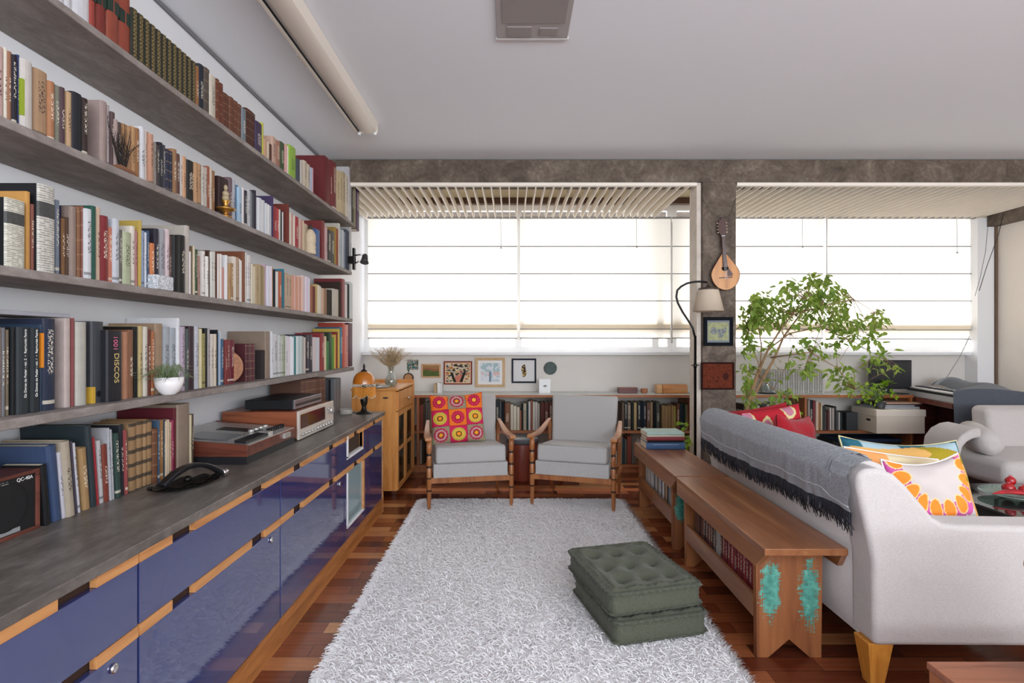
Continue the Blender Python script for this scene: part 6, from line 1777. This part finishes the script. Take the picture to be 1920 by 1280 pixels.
def ficus():
    Yp = 4.62
    base = Vector((P(1398, 800, Yp).x, Yp, 0))
    root = E('potted_tree', base, 'tall weeping fig tree spreading its crown in front of the blinds', 'indoor tree')
    rr = random.Random(17)
    q = lambda px, py, dy=0: P(px, py, Yp + dy) - base
    bark = plain('pale_bark', '9a7a58', .8, noise=.2, nscale=40)
    tr = MB()
    fork = q(1425, 690)
    tr.tube([Vector((0, 0, .30)), Vector((-.01, 0, .5)), q(1400, 765), q(1412, 725), fork], [.024, .022, .019, .017, .015], 10)
    tr.tube([Vector((.02, .01, .30)), q(1394, 790), q(1404, 760, .03), q(1425, 720, .04), q(1450, 675, .05), q(1470, 630, .08)], [.016, .014, .013, .012, .011, .008], 8)
    ends = []
    def branch(pts, r0):
        n = len(pts); tr.tube(pts, [r0 * (1 - .75 * i / (n - 1)) for i in range(n)], 6); ends.append(pts)
    branch([fork, q(1440, 655), q(1462, 620, -.05), q(1485, 590, -.08), q(1510, 560, -.1)], .011)
    branch([fork, q(1428, 650, .05), q(1420, 600, .1), q(1415, 575, .1)], .007)
    branch([q(1425, 710), q(1422, 680, -.03), q(1412, 655, -.05), q(1404, 620, -.05)], .006)
    branch([q(1440, 655), q(1480, 625, .1), q(1540, 612, .15), q(1580, 600, .15), q(1640, 615, .1)], .008)
    branch([q(1445, 670, .05), q(1480, 665, -.1), q(1520, 660, -.15), q(1570, 690, -.2), q(1604, 730, -.2)], .007)
    branch([q(1470, 630, .08), q(1500, 590, .1), q(1530, 560, .15), q(1545, 535, .15)], .008)
    branch([q(1485, 590, -.08), q(1540, 575, -.15), q(1600, 560, -.15), q(1640, 585, -.1)], .006)
    branch([q(1540, 612, .15), q(1600, 640, .05), q(1650, 670, 0)], .005)
    branch([q(1420, 700), q(1450, 730, -.15), q(1475, 745, -.2)], .004)
    branch([fork, q(1405, 700, -.12), q(1400, 740, -.1)], .004)
    clusters = [(max(1398 + 0, c_[0]), c_[1], c_[2] if c_[0] > 1425 else min(c_[2], 14), c_[3], int(c_[4] * 1.45)) for c_ in [(1490, 560, 48, 34, 105), (1540, 545, 34, 30, 85), (1420, 575, 36, 28, 80), (1440, 595, 40, 22, 70), (1400, 600, 20, 40, 50), (1520, 590, 60, 24, 95), (1580, 600, 40, 24, 62), (1570, 560, 22, 24, 34), (1600, 625, 44, 24, 55), (1640, 610, 30, 26, 34), (1645, 590, 20, 16, 14),
                (1400, 640, 20, 30, 26), (1430, 650, 26, 14, 14), (1510, 650, 26, 20, 26), (1545, 655, 26, 18, 22), (1500, 680, 34, 20, 26), (1515, 690, 14, 18, 16), (1575, 700, 26, 22, 34), (1585, 725, 18, 18, 18), (1650, 655, 30, 18, 16), (1630, 680, 24, 14, 14), (1665, 690, 22, 14, 12), (1400, 700, 18, 24, 26), (1395, 740, 14, 26, 24), (1470, 740, 26, 14, 24), (1455, 700, 30, 14, 6), (1530, 520, 24, 12, 18), (1480, 535, 22, 10, 14), (1440, 560, 30, 10, 14)]]
    lf = MB()
    for cx, cy, rx, ry, n in clusters:
        for k in range(n):
            a = rr.uniform(0, 2 * PI); r = rr.random() ** .5
            p = q(cx + rx * r * math.cos(a), cy + ry * r * math.sin(a), rr.gauss(0, .12))
            if p.x + base.x < 1.97: p.x = 1.97 - base.x + .02 * rr.random()
            d = Vector((rr.gauss(.1, .9), rr.gauss(-.3, .8), rr.gauss(-.65, .5)))
            if p.x + base.x < 2.03: d.x = abs(d.x) * .5
            leaf(lf, p, d, Vector((rr.gauss(0, .4), rr.gauss(-.6, .4), 1)), rr.uniform(.05, .085), rr.uniform(.024, .036))
            if rr.random() < .25:
                bp = min((Vector(e[j]) for e in ends for j in range(len(e))), key=lambda z_: (z_ - p).length)
                if (bp - p).length < .35: tr.tube([bp, (bp + p) / 2 + Vector((0, 0, .015)), p], [.0022, .0018, .001], 4)
    tr.build('trunk', bark, root)
    lf.build('leaves', m_ficus, root)
    MB().lathe([(.13, 0), (.17, .30), (.18, .31), (.165, .31), (.155, .28), (.001, .28)], 32, cx=.075, cap=False).build('pot', plain('pot_terracotta', 'a0603c', .7), root)
    MB().lathe([(.001, .282), (.154, .283)], 24, cx=.075, cap=False).build('soil', plain('soil', '3a2c22', .95), root)
ficus()
def bushy(name, x, y, z, label, cx, cz, sx, sy, sz, n, seed, pot, lw=(.03, .05), droop=0.0, mat=None, potz=.16):
    root = E(name, (x, y, z), label, 'plant')
    rr = random.Random(seed); lf = MB(); st = MB()
    for k in range(n):
        a = rr.uniform(0, 2 * PI); r = rr.random() ** .6
        p = Vector((cx + sx * r * math.cos(a), rr.gauss(0, sy), cz + sz * r * math.sin(a)))
        if p.z < potz * .6: p.z = potz * .6 + .02 * rr.random()
        d = Vector((rr.gauss(0, 1), rr.gauss(-.4, .6), rr.gauss(-.2, .6)))
        leaf(lf, p, d, Vector((0, -.5, 1)), rr.uniform(*lw), rr.uniform(lw[0] * .65, lw[1] * .7))
        if k % 3 == 0: st.tube([Vector((rr.gauss(0, .015), rr.gauss(0, .015), potz - .02)), Vector((p.x * .5, p.y * .5, max(potz, p.z) * .9 + .03)), p], [.0022, .0018, .001], 4)
    st.build('stems', plain('green_stem', '6c8444', .7), root)
    lf.build('leaves', mat or m_lime, root)
    r_, h_, pm = pot
    MB().lathe([(r_ * .7, 0), (r_, h_), (r_ * .93, h_), (r_ * .85, h_ * .85), (.001, h_ * .85)], 24, cap=False).build('pot', pm, root)
terr = plain('pot_terracotta', 'a0603c', .7)
bushy('leafy_plant', P(1450, 780, 4.95).x, 4.95, 0, 'lime green heart-leaved plant low behind the red cushions', .0, .66, .23, .08, .13, 95, 31, (.12, .40, terr), potz=.40)
bushy('leafy_plant', P(1650, 735, 5.28).x, 5.28, .6535, 'trailing lime green plant on the cream storage box', -.09, .16, .22, .07, .10, 110, 32, (.055, .07, plain('pot_dark', '3c3c40', .5)), potz=.07)
bushy('leafy_plant', P(1285, 800, 4.75).x, 4.75, 0, 'small leafy green plant rising beside the lamp pole behind the bench', .01, .44, .07, .06, .17, 46, 33, (.09, .22, terr), potz=.22, lw=(.04, .065))
sp = MB(); rr = random.Random(40)
# ------------------------------------------------------------------ right-hand bay
def box_thing(name, x0, x1, y0, y1, z0, z1, mat, label, cat, group=None, bevel=.002):
    return single(MB().box(x0, x1, y0, y1, z0, z1), name, mat, label, cat, group, bevel=bevel)
cream = plain('cream_card', 'ddd0c0', .8)
sbx = E('storage_box', (3.79, 5.37, .4185), 'lidded cream cardboard storage box on the shelf by the keyboard', 'box')
MB().box(-.235, .235, -.17, .20, 0, .175).build('body', cream, sbx, bevel=.002)
MB().box(-.242, .242, -.177, .207, .165, .232).build('lid', plain('cream_card_lid', 'e2d6c8', .8), sbx, bevel=.003)
MB().box(-.2365, -.2345, -.08, -.02, .11, .13).build('hand_hole', m_black, sbx)
g3 = 'folders piled on the storage box'
box_thing('folder', 3.62, 4.02, 5.26, 5.55, .6512, .672, plain('grey_folder', 'a0a4aa', .5), 'thick grey plastic folder lying directly on the storage box lid', 'folder', g3)
box_thing('folder', 3.66, 4.0, 5.3, 5.55, .6725, .685, plain('white_folder', 'd8d4d4', .6), 'white folder in the pile above the storage box', 'folder', g3)
box_thing('folder', 3.64, 4.05, 5.28, 5.55, .6855, .697, plain('dark_folder', '34343a', .6), 'dark folder in the pile above the storage box', 'folder', g3)
box_thing('folder', 3.68, 4.06, 5.27, 5.55, .6975, .712, plain('kraft_folder', 'b08c78', .7), 'brown card folder topmost in the pile above the storage box', 'folder', g3)
box_thing('black_box', P(1585, 780, 5.4).x, P(1606, 780, 5.4).x, 5.38, 5.55, .4185, .60, plain('charcoal_card', '2c3034', .6), 'dark charcoal box next to the cream storage box', 'box')
def flowers(x, z, y):
    q = nz(x, z, 4, 12); w = nz(x, z, 10, 13)
    return 'b8202a' if q > .08 else 'e0b040' if w > .15 else '5c7048' if w < -.15 else 'a81c24'
pillow('flowered_floor_cushion', .42, .30, .13, (3.80, 5.34, .155), (R(-82), 0, R(4)), 'red cushion with small yellow flowers on the bottom bookcase board', flowers, seed=20)
pillow('flowered_floor_cushion', .34, .30, .12, (3.46, 5.40, .150), (R(-82), 0, R(-6)), 'cushion with red poppies on grey on the bottom bookcase board', lambda x, z, y: 'a8202c' if nz(x, z, 3.5, 15) > .12 else '9c9490', seed=21)
box_thing('blue_folder', 3.3, 3.95, 5.40, 5.70, .30, .33, plain('navy_cloth', '243650', .8), 'dark blue folded cloth above the flowered cushions', 'cloth')
bpy.data.objects['blue_folder'].name = 'folded_cloth'
box_thing('folded_cloth_support', 3.28, 3.97, 5.45, 5.72, .0752, .2995, plain('dark_crate', '2a2220', .8), 'dark low crate under the folded blue cloth', 'crate')
bpy.data.objects['folded_cloth_support'].name = 'storage_crate'
st_ = E('drum_stool', (.10, 5.10, 0), 'round reddish wooden drum stool with a dark grey top between the armchairs', 'stool')
MB().lathe([(.13, 0), (.145, .03), (.150, .18), (.142, .34), (.138, .36)], 36).build('body', wood('drum_wood', '5c241a', '8a4030', 'z', .35), st_)
MB().lathe([(.150, .355), (.155, .365), (.155, .395), (.145, .405)], 36).build('top', plain('drum_top', '55565c', .5), st_)
# low wooden chest in front of the bookcase
lc = E('low_chest', (2.93, 4.86, 0), 'low reddish wooden chest between the sofa and the bookcase', 'chest')
MB().box(-.30, .30, -.2, .2, .0, .30).build('body', wood('chest_red', '5c2c1c', '8a4a30', 'x', .35), lc, bevel=.004)
MB().box(-.31, .31, -.21, .21, .30, .32).build('top', wood('chest_red_top', '6c341e', '9a5636', 'x', .3), lc, bevel=.004)
# monitor
mo = E('monitor', (P(1669, 720, 5.52).x, 5.52, ZB), 'flat black computer monitor switched off on the bookcase', 'monitor')
MB().box(-.215, .215, -.012, .020, .045, .345).build('bezel', plain('monitor_black', '1c1d20', .35), mo, bevel=.003)
MB().box(-.205, .205, -.0135, -.0118, .058, .333).build('screen', plain('screen_dark', '2c2d30', .25), mo)
MB().box(-.03, .03, .005, .03, .01, .06).build('neck', m_black, mo)
MB().box(-.10, .10, -.07, .07, .0005, .012).build('stand_base', m_black, mo, bevel=.003)
gp = E('glass_jar_plant', (P(1660, 725, 5.42).x, 5.42, ZB), 'little green sprig in a dark jar in front of the monitor', 'plant')
MB().lathe([(.03, .0005), (.034, .01), (.034, .06), (.028, .07)], 18).build('jar', plain('dark_jar', '1e2226', .2), gp)
lf = MB(); rr = random.Random(50)
for k in range(26): leaf(lf, Vector((rr.gauss(0, .02), rr.gauss(0, .02), .075 + .05 * rr.random())), Vector((rr.gauss(0, 1), rr.gauss(0, .6), .4)), Vector((0, 0, 1)), .05, .035)
lf.build('leaves', m_lime, gp)
box_thing('desk_keyboard', P(1662, 735, 5.42).x + .05, P(1700, 735, 5.42).x, 5.38, 5.46, ZB + .0005, ZB + .012, m_black, 'small black keyboard lying before the monitor', 'keyboard', bevel=.002)
# glass jar with dark base behind the tree trunk
jr = E('glass_lantern', (P(1438, 720, 5.5).x, 5.5, ZB), 'clear glass jar on a dark plate behind the fig trunk', 'jar')
MB().lathe([(.085, .0005), (.09, .006), (.06, .014)], 24).build('plate', m_black, jr)
MB().lathe([(.05, .014), (.052, .10), (.045, .15), (.03, .165)], 24, cap=False).build('glass', thin_glass('jar_glass', 'dfe6e6', .2, .2, 'c8ccc8'), jr)
MB().sphere((0, 0, .06), .032, 12, 8).sphere((.01, 0, .11), .024, 10, 6).build('filling', plain('jar_filling', '5c7468', .7), jr)
# covered digital piano
def piano():
    root = E('digital_piano', (4.2, 5.1, 0), 'digital piano under a slate grey cloth cover, by the cream wall', 'piano')
    L = root.location
    sh = plain('keyboard_silver', 'c8ccd2', .35, .3)
    dw = wood('piano_stand_wood', '3a1c16', '6c3428', 'x', .35)
    # runs from the window corner towards the room, keys facing the sofa
    A = Vector((4.115, 5.56, 0)); B_ = Vector((3.93, 4.72, 0))
    ax = Vector((B_.x - A.x, B_.y - A.y, 0)).normalized(); nrm = Vector((-ax.y, ax.x, 0))
    ln = (B_ - A).length
    M = Matrix.Translation((A.x, A.y, 0)) @ Matrix(((ax.x, nrm.x, 0, 0), (ax.y, nrm.y, 0, 0), (0, 0, 1, 0), (0, 0, 0, 1)))
    def bx_(x0, x1, y0, y1, z0, z1): return MB().box(x0, x1, y0, y1, z0, z1, M=M)
    bx_(0, ln, 0, .46, .78, .84).build('body', m_black, root, off=L, bevel=.004)
    bx_(.01, ln - .01, -.012, .0, .765, .815).build('front_strip', sh, root, off=L)
    bx_(.02, ln - .02, .005, .13, .8405, .852).build('white_keys', m_white, root, off=L)
    bx_(.02, ln - .02, .14, .20, .8405, .856).build('control_panel', sh, root, off=L)
    bk = MB()
    for k in range(int((ln - .06) / .0235)):
        if k % 7 in (2, 6): continue
        bk.box(.035 + .0235 * k, .047 + .0235 * k, .06, .13, .852, .862, M=M)
    bk.build('black_keys', m_black, root, off=L)
    bx_(.0, ln, -.03, .44, .715, .762).build('stand_top', dw, root, off=L, bevel=.003)
    bx_(.02, .05, .04, .40, 0, .715).build('leg', dw, root, off=L)
    bx_(ln - .05, ln - .02, .04, .40, 0, .715).build('leg', dw, root, off=L)
    bx_(.05, ln - .05, .24, .26, .1, .715).build('back_board', dw, root, off=L)
    cv = MB()
    def fn(u, v):
        fold = .008 * math.sin(17 * v + 3 * u) + .006 * math.sin(31 * v)
        if u < .62:
            t = u / .62; x = .04 + (ln - .03) * t
            yf = .20 - .23 * max(0, (t - .72) / .28)
            y = yf + (.60 - yf) * v
            z = .87 + .075 * math.sin(PI * min(1, v * 1.1)) ** .8 * (.55 + .45 * (1 - t)) + .012 * math.sin(9 * t + 4 * v)
            if v > .85: z -= (v - .85) / .15 * .18
            return M @ Vector((x, y, z))
        t = (u - .62) / .38
        yf = -.03; y = yf + (.64 - yf) * v
        z = .87 + .04 * math.sin(PI * min(1, v * 1.1)) ** .8 + .012 * math.sin(9 + 4 * v)
        return M @ Vector((ln + .012 + .03 * t + fold * t, y, z - .52 * t - (.18 * (v - .85) / .15 * (1 - t) if v > .85 else 0)))
    cv.grid(fn, 80, 40)
    cv.build('cloth_cover', fabric('slate_cover', '4c5058', '5c6068', 200, big=.2), root, off=L)
piano()
# white armchair / settee on the far side of the coffee table
def settee():
    x0, y0 = 3.10, 3.72
    root = E('white_settee', (3.9, 4.2, 0), 'white padded settee with an open looped arm, beyond the coffee table', 'settee')
    L = root.location
    MB().box(3.36, 4.75, 3.62, 4.32, .30, .49).build('seat_cushion', m_sofa, root, off=L, bevel=.06, bseg=5)
    bk = MB().hexa([(3.80, 4.18, .42), (4.80, 4.18, .42), (4.80, 4.42, .42), (3.80, 4.42, .42), (3.83, 4.30, .785), (4.80, 4.30, .785), (4.80, 4.48, .785), (3.83, 4.48, .785)])
    bk.build('backrest', m_sofa, root, off=L, bevel=.05, bseg=5)
    MB().box(3.40, 4.78, 3.66, 4.42, .16, .31).build('base', plain('settee_dark_frame', '3a2c28', .6), root, off=L)  # dark brown base below the seat
    # looped arm
    path = [(3.19, 3.80, .40), (3.175, 3.80, .50), (3.19, 3.80, .575), (3.23, 3.80, .625), (3.30, 3.82, .65), (3.40, 3.86, .655)]
    MB().strip([Vector(p) + Vector((0, .15, 0)) for p in path], [.34] * 6, [.045, .05, .06, .065, .07, .07], (0.1, 1, 0)).build('arm', m_sofa, root, off=L, bevel=.02, bseg=4)
    rp = [(3.43, 3.82, .575), (3.47, 3.92, .58), (3.55, 4.10, .59), (3.66, 4.26, .59)]
    MB().tube([(3.425, 3.79, .57)] + rp, [.03, .08, .095, .10, .09], 18).build('bolster', m_sofa, root, off=L)
    for x, y in ((3.44, 3.72), (4.7, 3.72), (3.44, 4.38), (4.7, 4.38)): MB().box(x - .02, x + .02, y - .02, y + .02, 0, .162).build('leg', m_darkwood, root, off=L)
    MB().box(3.17, 3.21, 3.82, 4.08, 0, .42).build('arm_post', m_darkwood, root, off=L)
settee()
# coffee table with a glass dish
ct = E('coffee_table', (3.0, 2.85, 0), 'low black coffee table with a glossy glass top, beyond the sofa cushions', 'coffee table')
gloss = plain('black_gloss', '0e1012', .06)
MB().box(-.45, .45, -.55, .50, .405, .42).build('tabletop', plain('mirror_black_glass', '15181b', .03, spec=.9), ct, bevel=.002)
MB().box(-.44, .44, -.54, .49, .26, .404).build('body', gloss, ct)
MB().box(-.40, .40, -.48, .43, 0, .26).build('base', gloss, ct)
def dish():
    x, y, z = 2.86, 3.03, .4205
    root = E('glass_dish', (x, y, z), 'round clear glass dish on the black coffee table', 'dish')
    MB().lathe([(.06, 0), (.065, .003), (.13, .018), (.165, .03), (.163, .033), (.128, .022), (.001, .006)], 36, cap=False).build('dish', thin_glass('dish_glass', 'd8ece4', .25, .2, 'c8dcd4'), root)
    g = 'red ornaments in the glass dish'
    rd = plain('red_lacquer', 'a8141c', .3, coat=.4)
    for k, (dx, dy, dz, r) in enumerate([(-.02, .02, .045, .032), (.045, -.01, .042, .030), (.0, .03, .085, .026), (.02, -.03, .05, .024)]):
        root = E('pomegranate', (x + dx, y + dy, z + dz - r * .6 + .005), ['round red ornament lying against the dish rim nearest the sofa', 'round red ornament on the side of the dish towards the settee', 'topmost round red ornament perched on the others in the dish', 'smallest round red ornament at the front of the glass dish'][k], 'ornament', g)
        MB().sphere((0, 0, r * .6), r, 16, 10).build('body', rd, root)
        MB().lathe([(.006, 0), (.009, .008)], 8, 0, 0, r * 1.5).build('crown', plain('crown_pink', 'c86870', .5), root)
    def fish(u, v):
        a = 2 * PI * u
        w = .026 * math.sin(PI * min(1, v * 1.02)) ** .7 + .003
        return Vector((x - .17 + .36 * v, y - .045 + w * math.cos(a) + .01 * math.sin(7 * v), z + .036 + .5 * w * math.sin(a) + .01 * math.sin(5 * v)))
    rb = MB(); rb.grid(fish, 20, 26)
    o = single(rb, 'red_cloth_roll', plain('red_satin', 'b0202a', .45, noise=.25, nscale=40), 'twisted strip of red cloth laid across the glass dish', 'cloth')
dish()
# corner of a wooden table in front
tb = E('wood_side_table', (1.62, 1.27, 0), 'corner of a low reddish wooden table in front of the sofa arm', 'table')
MB().box(-.385, .45, -.32, .32, .33, .352).build('tabletop', wood('table_mahogany', '7c4630', 'a8694a', 'x', .3), tb, bevel=.003)
MB().box(-.38, .445, -.315, .315, .20, .3295).build('apron', wood('table_side', '8c4c28', 'b87040', 'y', .4), tb)
MB().box(-.36, -.30, .24, .30, 0, .20).build('leg', m_teak, tb)
MB().box(.36, .42, .24, .30, 0, .20).build('leg', m_teak, tb)
MB().box(-.36, -.30, -.29, -.23, 0, .20).build('leg', m_teak, tb)
MB().box(.36, .42, -.29, -.23, 0, .20).build('leg', m_teak, tb)
# wicker edge
def wicker():
    x, y = 1.605, 1.40
    root = E('wicker_basket', (x, y, .3525), 'woven brown wicker basket just entering the frame on the wooden table', 'basket')
    m = plain('wicker', 'a8784c', .6, noise=.3, nscale=60); wv = MB()
    for j in range(13):
        z = .012 + .024 * j; r = .10 + .065 * (j / 12)
        pts = [(r * math.cos(a) + (.006 * ((k + j) % 2)) * math.cos(a), r * math.sin(a) + (.006 * ((k + j) % 2)) * math.sin(a), z + .003 * math.sin(a * 9)) for k, a in enumerate([2 * PI * i / 48 for i in range(49)])]
        wv.tube(pts, .0125, 6, cap=False)
    wv.build('weave', m, root)
    rm = MB()
    for s_ in (0, 1, 2):
        rm.tube([((.172 + .012 * math.cos(18 * a + s_ * 2.1)) * math.cos(a), (.172 + .012 * math.cos(18 * a + s_ * 2.1)) * math.sin(a), .315 + .012 * math.sin(18 * a + s_ * 2.1)) for a in [2 * PI * i / 120 for i in range(121)]], .008, 6, cap=False)
    rm.build('braided_rim', m, root)
    MB().lathe([(.001, 0), (.12, .0), (.12, .008), (.001, .008)], 24, cap=False).build('base', m, root)
wicker()
# dark shallow shoe-like shelf: cables on the right-hand pier
cb = MB().tube([P(1882, 398, 5.3), P(1872, 440, 5.32), P(1850, 500, 5.33), P(1836, 545, 5.33)], .003, 5).tube([P(1852, 425, 5.33), P(1848, 470, 5.33), P(1838, 520, 5.33), P(1828, 555, 5.33)], .002, 5)
single(cb, 'wall_cable', m_black, 'thin dark cables slanting across the white pier near the ceiling band', 'cable')
cb = MB().tube([P(1818, 630, 5.6), P(1800, 668, 5.55), P(1774, 709, 5.5)], .0035, 6)
single(cb, 'slanting_rod', plain('rod_grey', '8a8c90', .5), 'thin grey rod slanting down from the window sill to the covered piano', 'rod')
cb = MB().tube([P(1563, 815, 5.7), P(1568, 830, 5.6), P(1576, 850, 5.5)], .006, 6)
single(cb, 'floor_cable', m_black, 'thick black cable hanging behind the low wooden chest', 'cable')
# ------------------------------------------------------------------ labels for the books
def ordinal(n):
    W = 'first second third fourth fifth sixth seventh eighth ninth tenth eleventh twelfth thirteenth fourteenth fifteenth sixteenth seventeenth eighteenth nineteenth twentieth'.split()
    T = {20: 'twenty', 30: 'thirty', 40: 'forty', 50: 'fifty'}
    if n <= 20: return W[n - 1]
    return T[n // 10 * 10] + '-' + (W[n % 10 - 1] if n % 10 else 'th') if n % 10 else T[n // 10 * 10][:-1] + 'ieth'
PLACE = {'books on the highest wall shelf': ('on the highest wall shelf', 'window end'), 'books on the second-highest wall shelf': ('on the second-highest wall shelf', 'window end'),
         'books on the middle wall shelf': ('on the middle wall shelf', 'window end'), 'books on the lowest wall shelf': ('on the lowest wall shelf', 'window end'), 'books on the concrete countertop': ('on the concrete countertop', 'window end'),
         'volumes on the board of the bench with teal flaking paint': ('inside the teal-flecked bench', 'sofa leg end'), 'volumes on the board of the bench nearer the window': ('inside the bench by the armchair', 'window end'),
         'books on the low shelf between the armchairs': ('on the shelf between the armchairs', 'pillar'), 'dark volumes on the low shelf nearer the pillar': ('on the low shelf near the pillar', 'pillar'),
         'books on the low shelf beside the pine cabinet': ('on the shelf beside the pine cabinet', 'pillar'), 'books on the bottom board beside the pine cabinet': ('on the bottom board by the pine cabinet', 'pillar'),
         'books on the bottom board behind the empty armchair': ('on the bottom board behind the empty armchair', 'pillar'), 'books on the low shelf under the indoor tree': ('on the shelf under the indoor tree', 'piano'),
         'books on the low shelf beside the cream storage box': ('on the shelf beside the storage box', 'piano'), 'pale magazines in a row on the bookcase top': ('magazine row on the bookcase top', 'monitor'),
         'books behind the glass of the pine cabinet': ('inside the glazed pine cabinet', 'window')}
bpy.context.view_layer.update()
rows = {}
for b_ in BOOKS: rows.setdefault(b_['row'], []).append(b_)
seen = set()
for row, L_ in rows.items():
    if row == 'stack of books on the bench':
        for b_ in L_: b_['o']['label'] = b_['label']
        continue
    place, end = PLACE[row]
    def key(b_):
        p = b_['o'].location
        if 'wall shelf' in row or 'countertop' in row or 'cabinet' in row and 'glass' in row: return -p.y
        if 'bench' in row: return p.y if 'teal' in row else -p.y
        return -p.x
    tiers = sorted(L_, key=key)
    if 'glass of' in row: tiers = sorted(L_, key=lambda q: (-q['o'].location.z, -q['o'].location.y))
    hs = sorted(q['h'] for q in tiers); ws = sorted(q['w'] for q in tiers)
    cnt = {}; tot = {}
    for q in tiers: tot[q['c']] = tot.get(q['c'], 0) + 1
    for i, q in enumerate(tiers):
        cnt[q['c']] = cnt.get(q['c'], 0) + 1
        thick = 'thick' if q['w'] > .036 else 'thin' if q['w'] < .018 else ('tall' if q['h'] > hs[int(len(hs) * .75)] else 'short' if q['h'] < hs[int(len(hs) * .25)] else 'medium')
        kind = {'gilt': 'gilt-spined volume', 'ribbed': 'bound volume', 'banded': 'black-banded volume'}.get(q['mat'], 'book')
        if 'magazine' in row: kind = 'magazine'
        if tot[q['c']] == 1:
            lab = f"{thick} {q['c']} {kind} {place}, the only {q['c']} one there"
        else:
            lab = f"{thick} {q['c']} {kind} {place}, {ordinal(cnt[q['c']])} {q['c']} one from the {end}"
        if len(lab.split()) > 16: lab = lab.split(' ', 1)[1]
        q['o']['label'] = lab
# the 300 that show largest stay single books; the small rest becomes one mass
def seen_size(b_):
    p = b_['o'].matrix_world @ Vector((0, b_['w'] / 2, b_['h'] / 2))
    if 'glass of' in b_['row']: return 0
    if abs(p.x / p.y) > .97: return 1e9
    q = (1 + (p.x / p.y) ** 2) if abs(b_['o'].rotation_euler.z) < .1 else 1
    s_ = b_['w'] * b_['h'] / p.y ** 2
    return s_ * (abs(p.x) / p.y if 'bench' in b_['row'] and 'stack' not in b_['row'] or 'wall shelf' in b_['row'] or 'countertop' in b_['row'] else 1)
ranked = sorted([b_ for b_ in BOOKS if not b_['o'].name.startswith('magazine')], key=seen_size, reverse=True)
rest = ranked[300:]
mass = MB(); mcol = []
for b_ in rest:
    o = b_['o']; me = o.data; off_ = len(mass.v)
    mass.v += [tuple(o.matrix_world @ v.co) for v in me.vertices]
    mcol += [tuple(o.color)] * len(me.vertices)
    for p_ in me.polygons:
        mass.f.append(tuple(off_ + i for i in p_.vertices)); mass.m.append(p_.material_index); mass.sm.append(False)
gone = set(id(b_) for b_ in rest)
BOOKS = [b_ for b_ in BOOKS if id(b_) not in gone]
for b_ in rest:
    o = b_['o']
    for c_ in list(o.children): bpy.data.objects.remove(c_)
    bpy.data.objects.remove(o)
mo_ = mass.build('small_books', [m_vcol, m_paper])
at = mo_.data.color_attributes.new('Col', 'FLOAT_COLOR', 'POINT')
for i, c_ in enumerate(mcol): at.data[i].color = c_
tag(mo_, 'the slimmest and most distant books of many colours along the shelves', 'books', kind='stuff')
